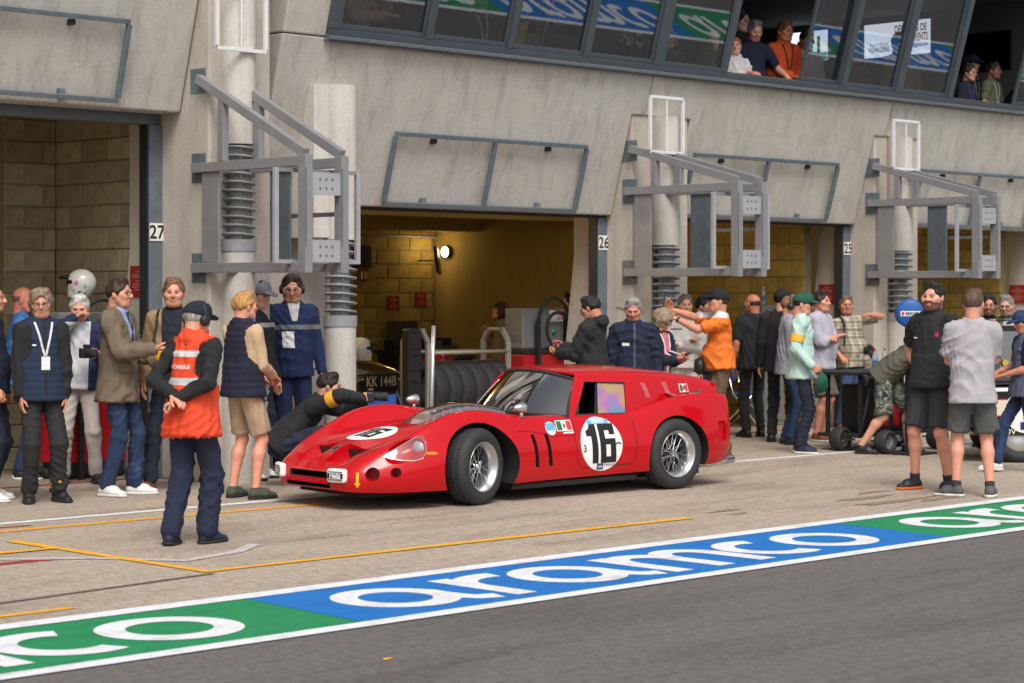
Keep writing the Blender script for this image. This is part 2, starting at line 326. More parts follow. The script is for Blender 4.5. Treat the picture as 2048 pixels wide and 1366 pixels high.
# pillars
def pillar(x0, x1, yf, z1, m=M_PILL):
    o = MB().prism([(x0, 17.05, 0), (x0, yf, 0), (x0, yf, z1-.0), (x0, 17.05, z1)], (x1-x0, 0, 0)).build('pillar', m, bld, bevel=.02); return o
pillar(12.02, 12.75, 16.12, 6.2); pillar(18.33, 19.33, 16.475, ZN+.03); pillar(23.10, 24.10, 16.475, ZN+.03); pillar(27.87, 28.9, 16.475, ZN+.03)
part_box('wall_recess', (12.70, 17.6, 0), (13.3, 17.7, 4.2), M_PILL, bld); part_box('wall_recess', (13.22, 16.93, 0), (14.32, 17.25, 4.2), M_PILL, bld)
part_box('upper_wall', (12.70, 16.75, 4.2), (13.10, 17.3, 6.2), M_PILL, bld)
# joint shadow gaps
for x, y0 in ((12.0, 0),): pass
# pillar returns behind the door jambs (visible through the openings)
for xr, zt in ((12.02, 3.6), (18.33, 3.), (23.10, 3.), (27.87, 3.)):
    MB().prism([(xr-.02, 17.0, 0), (xr-.02, 17.55, 0), (xr-.02, 17.55, .9), (xr-.02, 17.38, 2.2), (xr-.02, 17.38, zt), (xr-.02, 17.0, zt)], (.16, 0, 0)).build('pillar_return', M_PILL, bld)
# door frames: a jamb on the right, a head across
def door(xl, xr, zh, number):
    part_box('door_jamb', (xr-.13, 16.86, 0), (xr+.03, 17.02, zh), M_STEELD, bld, .006)
    MB().box((xr-.15, 16.88, 0), (xr-.132, 17.0, zh)).build('door_seal', M_BLACK, bld)
    part_box('door_head', (xl, 16.88, zh), (xr+.02, 17.03, zh+(.16 if zh > 3 else .05)), M_STEELD if zh > 3 else M_BLACK, bld, .006)
    zc = 2.37; s = thing('garage_number', {27: 'white plate reading 27 on the jamb left of the nearest gantry', 26: 'white plate reading 26 on the jamb of the lamp-lit garage', 25: 'white plate reading 25 on the jamb beyond the orange polo shirt', 24: 'white plate reading 24 hidden past the right edge'}[number], 'sign', (xr-.05, 16.853, zc))
    part_box('plate', (-.085, -.004, -.085), (.085, .004, .085), M_WHITE, s); text_obj('digits', str(number), (0, -.005, -.06), (1,0,0), (0,0,1), .125, M_INK, s, bold=.012)
door(2.2, 12.0, 3.40, 27); door(14.3, 18.31, 2.66, 26); door(19.33, 23.08, 2.66, 25) 
# banner frames on the leaning wall
def banner(x0, x1, z0, z1, label, mid=True):
    t = thing('banner_frame', label, 'frame', (0, 0, 0), group='empty banner frames on the leaning wall')
    P = lambda x, z, off: (x, ly(z)-off, z); o = .07; wd = .045
    for nm, a, b in [('top_rail', P(x0, z1, o), P(x1, z1, o)), ('bottom_rail', P(x0, z0, o), P(x1, z0, o)), ('side_rail', P(x0, z0+.024, o), P(x0, z1-.024, o)), ('side_rail', P(x1, z0+.024, o), P(x1, z1-.024, o))]+([('middle_rail', P((x0+x1)/2, z0+.024, o), P((x0+x1)/2, z1-.024, o))] if mid else []):
        MB().beam(a, b, wd, wd, (0, -1, -K)).build(nm, M_STEELD if nm != 'bottom_rail' else M_STEEL, t, bevel=.004)
    for fx in (.2, .8):
        for z, dz in ((z0, .05), (z1, -.05)): x = x0+(x1-x0)*fx; part_box('bracket', (x-.03, ly(z+dz)-o+.02, z+dz-.025), (x+.03, ly(z+dz)+.02, z+dz+.025), M_BLACK if dz < 0 else M_STEELD, t)
banner(14.7, 17.6, 2.72, 3.44, 'steel banner frame on the wall above garage 26')
banner(19.47, 22.34, 2.72, 3.44, 'steel banner frame above garage 25, behind the second gantry')
banner(24.23, 27.1, 2.72, 3.44, 'steel banner frame cut off by the right edge, above the last garage')
banner(8.3, 11.23, 3.56, 4.27, 'steel banner frame at the top left above garage 27')
# vent columns
M_RING = mat('grey_vent_ring', srgb(158,160,162), .55, .1, var=.12, vscale=8)
def ring_geo(): return MB().lathe([(.085, 0), (.165, .014), (.168, .022), (.165, .030), (.085, .010)], 26, closed=True)
RG = ring_geo(); RING = bpy.data.meshes.new('ring'); RING.from_pydata(RG.v, [], RG.f); RING.materials.append(M_RING); RING.update()
def column(x, y, z0, z1, ztop, label, fair=False, below=True):
    t = thing('vent_column', label, 'column', (x, y, 0), group='ringed vent columns')
    MB().lathe([(.001, ztop), (.168, ztop), (.168, z1), (.001, z1)], 28).build('upper_pipe', M_COLW, t, smooth=False); smooth_by_angle(t.children[-1].data)
    if fair: part_box('fairing', (-.36, -.02, z1+.02), (-.02, .5, ztop-.003), M_COLW, t)
    MB().lathe([(.10, z0-.02), (.10, z1+.02)], 20).build('core_pipe', M_RING, t, smooth=True)
    n = int((z1-z0)/.078)
    for k in range(n): o = bpy.data.objects.new('ring', RING); COL.objects.link(o); o.parent = t; o.location = (0, 0, z0+.02+k*(z1-z0)/n); o.rotation_euler = (0, .10, .4)
    MB().lathe([(.001, z0), (.172, z0), (.172, z0-.11), (.001, z0-.11)], 26).build('collar', M_RING, t); smooth_by_angle(t.children[-1].data)
    if below: MB().lathe([(.162, z0-.11), (.162, 0)], 28).build('lower_column', M_COLW, t, smooth=True)
    for a in (0, 2.1, 4.2): MB().tube([(.15*math.cos(a), .15*math.sin(a), z0), (.15*math.cos(a), .15*math.sin(a), z1)], .005, 6).build('tie_rod', M_STEEL, t)
column(12.33, 16.08, 2.29, 3.19, 6.0, 'tall pale round column with grey vent rings beside garage 27')
column(13.86, 16.40, 1.56, 2.32, 3.87, 'pale round column with low vent rings standing left of garage 26', True)
column(18.80, 16.36, 1.58, 2.34, 3.84, 'pale vent column behind the second gantry, by the phone photographer', False)
column(23.52, 16.36, 1.52, 2.34, 3.84, 'pale vent column behind the gantry at the right', False)
# gantries
def gantry(dx, dy, slope_z, label, zf=3.4, dz=0.):
    t = thing('gantry', label, 'gantry', (18.28+dx, 16.55+dy, 0), group='grey steel gantries over the garage pillars')
    m = M_GANTRY; M_GANL = mat('pale_grey_steel', srgb(172,173,176), .5, .2, var=.1, vscale=6); L = 1.66; xa, xb = 0, .42
    def bm(nm, p, q, w_, h_, mm=m, bev=.004): return MB().beam(p, q, w_, h_).build(nm, mm, t, bevel=bev)
    for x in (xa, xb):
        bm('lower_arm', (x, -.02, 2.02), (x, -L+.04, 2.02), .07, .09); bm('upper_arm', (x, -.02, 2.96), (x, -L+.04, 2.96), .07, .09)
        part_box('end_post', (x-.042, -L-.07, 1.965), (x+.042, -L+.035, 3.02), m, t, .004)
        bm('sloping_arm', (x, -.10, slope_z), (x, -L-.02, 3.03), .075, .085); zs = slope_z+(3.03-slope_z)*(.48-.10)/(L-.08)
        part_box('strut', (x-.035, -.52, 3.008), (x+.035, -.44, zs-.03), m, t, .004)
        part_box('web_plate', (x-.012, -.42 if x == xa else -.95, 2.068), (x+.012, -.17 if x == xa else -.66, 2.912), m if x == xa else M_STEELD, t, .003)
    for z in (2.02, 2.96): part_box('wall_plate', (.038, -.16, z-.14), (.049, .06, z+.14), M_STEELD, t)
    part_box('wall_plate', (.039, -.16, slope_z-.14), (.049, .08, slope_z+.10), M_STEELD, t)
    for z0, z1 in ((2.06, 2.26), (2.66, 2.86)): part_box('end_plate', (xa+.045, -L-.055, z0), (xb-.045, -L-.035, z1), M_GANL, t); [MB().lathe([(.001,.006),(.011,.005),(.012,0)], 8, (bx_, -L-.055, (z0+z1)/2+dz_), (0,-1,0)).build('bolt', M_STEELD, t) for bx_ in (.14, .21, .28) for dz_ in (-.04, .04)]
    for y in (-.35, -.75, -1.15): MB().beam((xa, y, 2.0), (xb, y, 2.0), .06, .05).build('cross_bar', m, t)
    MB().beam((xb+.06, -.65, 2.5), (xb+.06, -1.52, 2.5), .03, .04).build('side_rail', M_STEEL, t)
    f = -L+.16
    for x in (-.20, .75): part_box('frame_post', (x-.022, f-.03, 2.05), (x+.022, f+.01, 2.90), M_GANL, t, .003)
    part_box('frame_bar', (-.178, f-.03, 2.05), (.728, f+.01, 2.085), M_GANL, t); part_box('frame_bar', (-.178, f-.03, 2.865), (.728, f+.01, 2.90), m, t)
    # white rectangle standing on the sloping arms
    w0, w1, z0, z1, y = -.04, .53, zf, zf+.63, -.44
    wf = [((w0, z0), (w1, z0)), ((w0, z1), (w1, z1)), ((w0, z0+.02), (w0, z1-.02)), ((w1, z0+.02), (w1, z1-.02)), (((w0+w1)/2, z0+.02), ((w0+w1)/2, z1-.02))]
    for i, (a, b) in enumerate(wf): MB().beam((a[0], y, a[1]), (b[0], y, b[1]), .035 if i < 4 else .02, .035 if i < 4 else .02, (0, 1, 0)).build('sign_frame_bar', M_WHITEM, t, bevel=.003)
    for x in (xa, xb): part_box('bolt_strip', (x-.043, -L-.074, 2.2), (x-.03, -L-.0695, 2.9), M_STEELD, t)
    return t
gantry(0, 0, 3.45, 'grey steel gantry on the pillar between garages 26 and 25')
gantry(4.77, 0, 3.45, 'grey steel gantry at the far right past garage 25')
gantry(-6.30, -.22, 3.80, 'nearest and largest grey steel gantry, beside garage 27', 4.06)
# ---------------------------------------------------------------- window band
NB = (0, -1, -K); nl = math.sqrt(1+K*K); NV = np.array([0, -1, -K])/nl; TV = np.array([0, -K, 1])/nl
def lp(x, z, off=0): return np.array([x, ly(z), z])+NV*off
M_GLASS = mat('tinted_window_glass', (.02,.024,.026), .02, 0, spec=.5)
def glassmix():
    m = bpy.data.materials.new('tinted_pane'); m.use_nodes = True; n, l = m.node_tree.nodes, m.node_tree.links; n.remove(n['Principled BSDF'])
    g = n.new('ShaderNodeBsdfGlossy'); g.inputs['Roughness'].default_value = .015; g.inputs['Color'].default_value = (.9,.92,.95,1)
    t = n.new('ShaderNodeBsdfTransparent'); t.inputs['Color'].default_value = (.70,.72,.73,1)
    fr = n.new('ShaderNodeLayerWeight'); fr.inputs[0].default_value = .12; mr = n.new('ShaderNodeMapRange'); mr.inputs[3].default_value = .135; mr.inputs[4].default_value = .8; l.new(fr.outputs['Fresnel'], mr.inputs[0])
    mx = n.new('ShaderNodeMixShader'); l.new(mr.outputs[0], mx.inputs[0]); l.new(t.outputs[0], mx.inputs[1]); l.new(g.outputs[0], mx.inputs[2]); l.new(mx.outputs[0], n['Material Output'].inputs[0]); return m
M_PANE = glassmix()
wb = empty('window_band', parent=bld)
ZT = 6.25; ZB = ZL
def wbar(nm, x0, x1, z0, z1, off0, off1, m=M_WINF, par=None):
    mb = MB(); vs = []
    for o_ in (off0, off1):
        for x, z in ((x0, z0), (x1, z0), (x1, z1), (x0, z1)): vs.append(lp(x, z, o_))
    mb.add(vs, [(0,3,2,1),(4,5,6,7),(0,1,5,4),(1,2,6,5),(2,3,7,6),(3,0,4,7)]); return mb.build(nm, m, par or wb, bevel=.004)
wbar('sill', 13.60, 29, ZB, ZB+.035, -.10, .09, M_STEEL); wbar('lower_frame', 13.60, 29, ZB+.036, ZB+.10, -.10, .045)
wbar('drip_edge', 13.58, 29, ZB-.03, ZB-.002, .002, .05, M_STEELD)
MUL = [13.66, 14.93, 16.12, 17.32, 18.53, 19.73, 20.93, 22.12, 23.32, 24.52, 25.72, 26.92, 28.1]
for i, x in enumerate(MUL):
    if x in (20.93, 25.72): continue
    h_ = .05 if i % 2 else .035
    if i in (0, 4, 8, 12): h_ = .07
    wbar('mullion', x-h_, x+h_, ZB+.101, ZT, -.09, .05)
def pane(x0, x1, off, sash=True):
    e = empty('window', parent=wb)
    wbar('pane', x0+.03, x1-.03, ZB+.14, ZT-.02, off, off+.006, M_PANE, wb)
    if sash:
        wbar('sash', x0, x1, ZB+.102, ZB+.15, off-.02, off+.025, M_WINF, wb)
        for x in (x0, x1-.04): wbar('sash', x, x+.04, ZB+.151, ZT, off-.02, off+.025, M_WINF, wb)
    bpy.data.objects.remove(e)
for a, b in ((13.72, 14.9), (14.96, 16.09), (16.17, 17.29), (17.35, 18.46), (18.60, 19.70), (22.14, 23.25), (23.39, 24.47), (26.94, 28.05)): pane(a, b, -.01 if int(a*10) % 2 else .012)
pane(21.30, 22.15, -.05); pane(26.2, 26.93, -.05)
# room behind the windows
M_ROOM = mat('dark_lounge_wall', srgb(110,92,76), .8, var=.1); M_CEIL = mat('lounge_ceiling', srgb(92,92,94), .9)
part_box('lounge_floor', (13.1, 16.98, 3.26), (29, 24.5, 3.34), mat('lounge_carpet', srgb(58,50,44), .95, var=.2), bld)
part_box('lounge_ceiling', (13.1, 15.9, 6.3), (29, 24.5, 6.4), M_CEIL, bld); part_box('lounge_back_wall', (13.1, 24.4, 3.34), (29, 24.5, 6.3), M_ROOM, bld)
part_box('lounge_partition', (13.1, 17.3, 3.34), (13.2, 24.4, 6.3), M_ROOM, bld); part_box('lounge_partition', (28.9, 17.3, 3.34), (29, 24.4, 6.3), mat('pale_grey_wall', srgb(150,150,152), .8), bld)
part_box('roof', (2, 15.6, 6.41), (40, 27.5, 6.6), M_CONC, bld)
# ---------------------------------------------------------------- garage interiors
BW, BH, BD = .46, .222, .16
bv = MB().box((-BW/2+.005, -BD/2, -BH/2+.005), (BW/2-.005, BD/2, BH/2-.005))
bmq = bmesh.new(); _m = bpy.data.meshes.new('block'); _m.from_pydata(bv.v, [], bv.f); bmq.from_mesh(_m); bmesh.ops.bevel(bmq, geom=bmq.edges[:], offset=.008, segments=1, affect='EDGES'); bmq.to_mesh(_m); bmq.free()
BLOCK = {}
for mm in (M_BLK, M_BLKWARM): c = _m.copy(); c.materials.clear(); c.materials.append(mm); BLOCK[mm.name] = c
def block_wall(name, p0, p1, z0, z1, m):
    """wall of single blocks from p0 to p1 (plan), the visible face on its left-hand side when walking p0 -> p1 reversed"""
    p0, p1 = np.asarray(p0, float), np.asarray(p1, float); L = np.linalg.norm(p1-p0); d = (p1-p0)/L; n = np.array([-d[1], d[0]])
    w_ = empty(name, parent=bld)
    c = (p0+p1)/2; mb = MB().beam((p0[0], p0[1], (z0+z1)/2), (p1[0], p1[1], (z0+z1)/2), BD-.03, z1-z0); mb.build('mortar_core', M_MORT, w_)
    rnd = random.Random(len(name)+int(L*10)); rows = int(round((z1-z0)/BH)); me = BLOCK[m.name]
    for r in range(rows):
        s = -(BW/2 if r % 2 else 0)
        while s < L-.02:
            a, b = max(0, s), min(L, s+BW)
            if b-a > .06:
                o = bpy.data.objects.new('block', me); COL.objects.link(o); o.parent = w_; q = p0+d*(a+b)/2
                o.location = (q[0]+n[0]*rnd.uniform(-.004,.004), q[1]+n[1]*rnd.uniform(-.004,.004), z0+BH*(r+.5)); o.rotation_euler = (0, 0, math.atan2(d[1], d[0])); o.scale = ((b-a)/BW, 1, 1)
            s += BW
    return w_
block_wall('block_wall', (12.14, 17.40), (12.14, 18.78), 0, 3.774, M_BLK); block_wall('block_wall', (11.46, 18.86), (12.06, 18.86), 0, 3.774, M_BLK)
part_box('rear_wall', (2, 24.5, 0), (12.2, 24.6, 3.9), mat('yellow_wall', (.62,.40,.10), .8, var=.1), bld)  # plain yellow wall, slightly varied
block_wall('block_wall', (20.6, 24.68), (22.72, 24.68), .0, 3.33, M_BLKWARM)
block_wall('block_wall', (22.88, 17.40), (22.88, 20.1), 0, 3.108, M_BLKWARM)
part_box('concrete_partition', (22.80, 20.12, 0), (22.96, 24.76, 3.3), M_INT, bld)
block_wall('block_wall', (27.68, 17.40), (27.68, 19.5), 0, 3.108, M_BLKWARM)
part_box('rear_wall', (14.2, 24.77, 0), (40, 24.9, 3.9), M_INT, bld)
part_box('garage_ceiling', (12.22, 17.06, 3.1), (40, 24.77, 3.25), M_INT, bld); part_box('garage_ceiling', (2, 17.06, 3.80), (12.22, 24.77, 3.95), M_INT, bld)
part_box('ceiling_beam', (14.2, 20.9, 2.80), (22.78, 21.2, 3.098), M_INT, bld); part_box('ceiling_beam', (14.2, 23.6, 2.72), (22.78, 24.0, 3.098), M_INT, bld)
part_box('dividing_wall', (14.1, 17.26, 0), (14.3, 24.7, 3.1), M_INT, bld); part_box('dividing_wall', (1.9, 17.06, 0), (2, 24.77, 3.8), M_INT, bld); part_box('dividing_wall', (12.22, 17.4, 0), (12.4, 24.7, 3.1), M_INT, bld)
MB().tube([(14.3, 24.5, 2.66), (22.7, 24.5, 2.66)], .025).build('conduit', M_STEEL, bld)
# wall lamp
LP = np.array([22.70, 24.33, 2.42]); lt = thing('wall_lamp', 'round glowing bulkhead lamp on the garage wall', 'lamp', tuple(LP))
MB().lathe([(.001, .04), (.055, .03), (.085, .0)], 24, axis=(-1, 0, 0)).build('diffuser', mat('lamp_glow', (1, .9, .7), .5, emis=(1, .80, .50), estr=7), lt, smooth=True)
MB().lathe([(.085, 0), (.10, 0), (.10, -.08), (.001, -.08)], 24, axis=(-1, 0, 0)).build('housing', M_BLACK, lt)
pl = bpy.data.lights.new('lamp_light', 'POINT'); pl.energy = 7; pl.color = (1, .72, .34); pl.shadow_soft_size = .15; plo = bpy.data.objects.new('lamp_light', pl); COL.objects.link(plo); plo.parent = lt; plo.location = (-.30, -.1, 0)
# unseen fill lamps added to brighten the garages, tinted like the wall lamp
def fill_lamp(x, y, z, e):
    c = empty('fill_lamp', (x, y, z), 0, bld); part_box('fill_lamp_tray', (-.5,-.06,-.03), (.5,.06,.0), M_WHITEM, c); MB().tube([(-.46,0,-.05),(.46,0,-.05)], .02, 10).build('fill_lamp_tube', mat('fill_tube_glow', (1,.85,.6), .5, emis=(1,.78,.45), estr=3), c, True)
    l = bpy.data.lights.new('lamp_light', 'POINT'); l.energy = e; l.color = (1,.74,.38); l.shadow_soft_size = .2; o = bpy.data.objects.new('lamp_light', l); COL.objects.link(o); o.parent = c; o.location = (0,0,-.18)
fill_lamp(15.4, 20.0, 3.09, 60); fill_lamp(25.4, 20.6, 3.09, 16); fill_lamp(20.6, 18.9, 3.09, 10)  # first stands for an unseen lamp implied by the slanting wall shadow
# ---------------------------------------------------------------- racing car
def spline(x, xs, ys):
    """natural cubic spline through xs, ys (ys may have columns)"""
    xs = np.asarray(xs, float); ys = np.asarray(ys, float); n = len(xs); h = np.diff(xs); A = np.zeros((n, n)); A[0, 0] = A[-1, -1] = 1
    r = np.zeros((n,)+ys.shape[1:])
    for i in range(1, n-1):
        A[i, i-1] = h[i-1]; A[i, i] = 2*(h[i-1]+h[i]); A[i, i+1] = h[i]; r[i] = 3*((ys[i+1]-ys[i])/h[i]-(ys[i]-ys[i-1])/h[i-1])
    c = np.linalg.solve(A, r.reshape(n, -1)).reshape(r.shape); x = np.atleast_1d(x); k = np.clip(np.searchsorted(xs, x)-1, 0, n-2)
    d = x-xs[k]; hk = h[k]
    if ys.ndim > 1: d = d[:, None]; hk = hk[:, None]
    b = (ys[k+1]-ys[k])/hk-hk*(2*c[k]+c[k+1])/3; dd = (c[k+1]-c[k])/(3*hk)
    return ys[k]+b*d+c[k]*d**2+dd*d**3
def curve_pts(P, n):
    P = np.asarray(P, float); t = np.r_[0, np.cumsum(np.sqrt(np.linalg.norm(np.diff(P, axis=0), axis=1)))]; t /= t[-1]
    return spline(np.linspace(0, 1, n), t, P)
def grid_faces(nu, nv): return [(i*nv+j, i*nv+j+1, (i+1)*nv+j+1, (i+1)*nv+j) for i in range(nu-1) for j in range(nv-1)]
def bool_cut(o, cutters, op='DIFFERENCE'):
    for c in cutters:
        md = o.modifiers.new('cut', 'BOOLEAN'); md.operation = op; md.object = c; md.solver = 'EXACT'; md.material_mode = 'TRANSFER'
    dg = bpy.context.evaluated_depsgraph_get(); me = bpy.data.meshes.new_from_object(o.evaluated_get(dg), depsgraph=dg)
    o.modifiers.clear(); o.data = me
    for c in cutters: bpy.data.objects.remove(c)
def hull_obj(pts, m):
    bm = bmesh.new(); [bm.verts.new(p) for p in pts]; bmesh.ops.convex_hull(bm, input=bm.verts); me = bpy.data.meshes.new('c'); bm.to_mesh(me); bm.free(); me.materials.append(m)
    o = bpy.data.objects.new('c', me); COL.objects.link(o); return o
M_RED = mat('racing_red_paint', (.50,.001,.006), .24, 0, coat=.55, spec=.2, var=.03, vscale=2)
M_REDD = mat('red_paint_inside', (.36,.004,.012), .4)
M_DARK = mat('matt_black_interior', (.012,.012,.013), .8)
M_TYRE = mat('racing_tyre_rubber', (.028,.028,.03), .72, var=.2, vscale=9, bump=.1, bscale=40)
M_CLEAR = bpy.data.materials.new('clear_plexiglass'); M_CLEAR.use_nodes = True
def _clear(m, tint, refl):
    n, l = m.node_tree.nodes, m.node_tree.links; n.remove(n['Principled BSDF']); g = n.new('ShaderNodeBsdfGlossy'); g.inputs['Roughness'].default_value = .02; t = n.new('ShaderNodeBsdfTransparent'); t.inputs['Color'].default_value = tint
    fr = n.new('ShaderNodeLayerWeight'); fr.inputs[0].default_value = .25; mr = n.new('ShaderNodeMapRange'); mr.inputs[3].default_value = refl; mr.inputs[4].default_value = .75; l.new(fr.outputs['Fresnel'], mr.inputs[0])
    mx = n.new('ShaderNodeMixShader'); l.new(mr.outputs[0], mx.inputs[0]); l.new(t.outputs[0], mx.inputs[1]); l.new(g.outputs[0], mx.inputs[2]); l.new(mx.outputs[0], n['Material Output'].inputs[0])
_clear(M_CLEAR, (.93,.93,.93,1), .08)
M_WSCR = bpy.data.materials.new('windscreen_glass'); M_WSCR.use_nodes = True; _clear(M_WSCR, (.45,.46,.46,1), .22)
CARX = np.array([12.36470052, 12.86311087, 0]); _th = math.radians(50.5); EXC = FW*math.cos(_th)+RT*math.sin(_th); EYN = np.array([EXC[1], -EXC[0], 0])
CAR_O = CARX-EYN*.8
car = thing('racing_car', 'red vintage racing coupe with long flat roof and white number 16 roundels', 'car', tuple(CAR_O), math.atan2(EXC[1], EXC[0]))
WBASE = 2.324
ST = np.array([
# x     zc    y1   z1   yf   zf   w    zw   wl   zl   wb   zb
[-1.135,.318, .24, .316,.39, .31, .455,.265,.455,.215,.42, .165],
[-1.09, .348, .26, .345,.46, .345,.535,.285,.54, .22, .51, .16],
[-0.98, .425, .30, .415,.53, .418,.635,.31, .64, .22, .61, .155],
[-0.80, .515, .35, .485,.60, .515,.725,.345,.73, .225,.70, .15],
[-0.60, .575, .39, .535,.64, .605,.785,.375,.785,.23, .76, .15],
[-0.40, .618, .41, .572,.65, .695,.815,.41, .815,.24, .79, .15],
[-0.20, .648, .42, .602,.65, .762,.832,.44, .83, .25, .805,.15],
[ 0.05, .675, .43, .63, .65, .795,.842,.46, .838,.25, .81, .155],
[ 0.30, .695, .43, .655,.65, .778,.832,.46, .828,.25, .80, .16],
[ 0.60, .71,  .44, .68, .65, .727,.805,.46, .80, .25, .775,.165],
[ 0.90, .715, .45, .705,.66, .705,.785,.455,.785,.26, .76, .17],
[ 1.35, .71,  .46, .70, .67, .692,.778,.45, .778,.26, .755,.175],
[ 1.75, .71,  .47, .70, .68, .692,.785,.45, .785,.265,.76, .18],
[ 2.02, .73,  .49, .725,.69, .745,.812,.455,.81, .27, .785,.185],
[ 2.35, .75,  .51, .748,.70, .832,.842,.47, .835,.275,.81, .195],
[ 2.65, .75,  .52, .760,.70, .858,.835,.49, .825,.285,.795,.205],
[ 2.92, .75,  .52, .762,.695,.854,.80, .51, .785,.30, .755,.22],
[ 3.05, .75,  .51, .755,.69, .838,.765,.52, .745,.32, .715,.24]])
def car_body():
    xs = np.r_[np.linspace(-1.135, -.9, 16)[:-1], np.linspace(-.9, 3.05, 110)]
    q = spline(xs, ST[:, 0], ST[:, 1:]); NS = 34; NBt = 6; secs = []
    for x, r in zip(xs, q):
        zc, y1, z1, yf, zf, w_, zw, wl, zl, wb_, zb = r
        top = curve_pts([(0, zc), (y1*.5, zc*.55+z1*.45+.002), (y1, z1), (yf, zf), ((yf+w_)/2+.018, (zf*.52+zw*.48)), (w_, zw), (wl, zl), (wb_, zb)], NS)
        bot = np.c_[np.linspace(wb_, 0, NBt)[1:], np.full(NBt-1, zb)]; h = np.r_[top, bot]
        full = np.r_[h, (h[1:-1]*[-1, 1])[::-1]]; secs.append(np.c_[np.full(len(full), x), full])
    # rounded nose lip and tail
    def shrunk(s, dx, k):
        c = s.mean(0); o = c+(s-c)*[1, k, k]; o[:, 0] = s[0, 0]+dx; return o
    s0 = secs[0]; sE = secs[-1]
    allS = [shrunk(s0, -.022, .80), shrunk(s0, -.015, .92)]+secs+[shrunk(sE, .02, .975), shrunk(sE, .028, .93)]
    V = np.concatenate(allS); n = len(s0); F = []
    for i in range(len(allS)-1):
        for j in range(n): k = (j+1) % n; F.append((i*n+j, i*n+k, (i+1)*n+k, (i+1)*n+j))
    F += [tuple(range(n)), tuple(len(V)-n+j for j in range(n))[::-1]]
    o = new_obj('body', V, F, None, None, mats=[M_RED, M_DARK, M_REDD]); fix_normals(o.data); return o
body = car_body()
BVH0 = BVHTree.FromPolygons([v.co[:] for v in body.data.vertices], [tuple(p.vertices) for p in body.data.polygons])
def cyl_cut(xc, zc, rx, rz, y0, y1, m):
    n = 64; mb = MB().prism([(xc+rx*math.cos(2*math.pi*k/n), y0, zc+rz*math.sin(2*math.pi*k/n)) for k in range(n)], (0, y1-y0, 0)); o = mb.build('c', m); return o
cut = []
for s in (-1, 1):
    a, b = (.575*s, 1.0*s)
    cut += [cyl_cut(.05, .325, .405, .370, min(a, b), max(a, b), M_DARK), cyl_cut(WBASE+.02, .315, .365, .358, min(a, b), max(a, b), M_DARK)]
    # nostril
    P = [(-1.04,.07,.372),(-1.04,.34,.365),(-1.04,.07,.7),(-1.04,.34,.7),(-.80,.10,.385),(-.80,.30,.385),(-.775,.06,.7),(-.775,.42,.7),(-.79,.06,.47),(-.79,.37,.47)]
    cut.append(hull_obj([(x, y*s, z) for x, y, z in P], M_RED))
    # headlight bay, round nose ducts, side vents, rear duct
    bm = bmesh.new(); bmesh.ops.create_uvsphere(bm, u_segments=20, v_segments=12, radius=1); 
    Mx = Matrix.Translation((-.685, .745*s, .50)) @ Matrix.Rotation(math.radians(-24), 4, 'Y') @ Matrix.Rotation(math.radians(14*s), 4, 'Z') @ Matrix.Diagonal((.205, .13, .092, 1))
    bmesh.ops.transform(bm, matrix=Mx, verts=bm.verts); me = bpy.data.meshes.new('c'); bm.to_mesh(me); bm.free(); me.materials.append(M_RED); o = bpy.data.objects.new('c', me); COL.objects.link(o); cut.append(o)
    for (px_, py_, pz_, r_) in ((-.945, .63, .305, .058), (-.775, .72, .315, .042)):
        d = np.array([.75, -.66*s, 0.]); p0 = np.array([px_, py_*s, pz_]); mb = MB().tube([p0-d*.12, p0+d*.10], r_, 24); cut.append(mb.build('c', M_REDD))
    for x0 in (.655, .815): cut.append(hull_obj([(x0-.02+dx+dz*-.10, y*s, .44+dz) for dx in (0, .042) for dz in (-.15, .13) for y in (.70, .9)], M_DARK))
    cut.append(hull_obj([(x, y*s, z) for x in (2.86, 2.97) for y in (.765, .95) for z in ((.42, .60))], M_RED))
# mouth and lower slot, cockpit
cut.append(hull_obj([(x, y, z) for x in (-1.3, -1.0) for y in (-.27, .27) for z in (.258, .312)], M_DARK))
cut.append(hull_obj([(x, y, z) for x in (-1.3, -1.0) for y in (-.32, .32) for z in (.178, .212)], M_DARK))
cut.append(hull_obj([(x, y, z) for x in (1.12, 2.1) for y in (-.60, .60) for z in (.30, .95)], M_DARK))
bool_cut(body, cut); smooth_by_angle(body.data, 32); body.parent = car
# greenhouse: one skin from the belt over the roof, windscreen patch, cut side windows
def cabin_section(x, n=30):
    zc = spline(x, [1.1, 1.3, 1.6, 2.2, 2.7, 2.95, 3.14], [1.085, 1.118, 1.13, 1.11, 1.055, 1.015, .965])[0]
    ye = np.interp(x, [1.1, 1.4, 2.0, 3.14], [.50, .525, .53, .49]); ze = zc-np.interp(x, [1.1, 2, 3.14], [.075, .085, .05])
    yb_ = np.interp(x, [1.0, 1.8, 2.3, 3.14], [.672, .672, .595, .55]); zb_ = np.interp(x, [1.0, 1.8, 2.1, 2.6, 3.14], [.685, .68, .71, .735, .735])
    P = [(0, zc), (.22, zc-.008), (ye-.075, ze+.035), (ye-.01, ze-.005), (ye*.62+yb_*.38+.012, ze*.62+zb_*.38), (yb_, zb_)]
    return curve_pts(P, n)
def x_front(v):   # v: 0 roof centre .. 1 belt
    return np.interp(v, [0, .25, .46, .53, 1.0], [1.20, 1.235, 1.32, 1.37, 1.125])
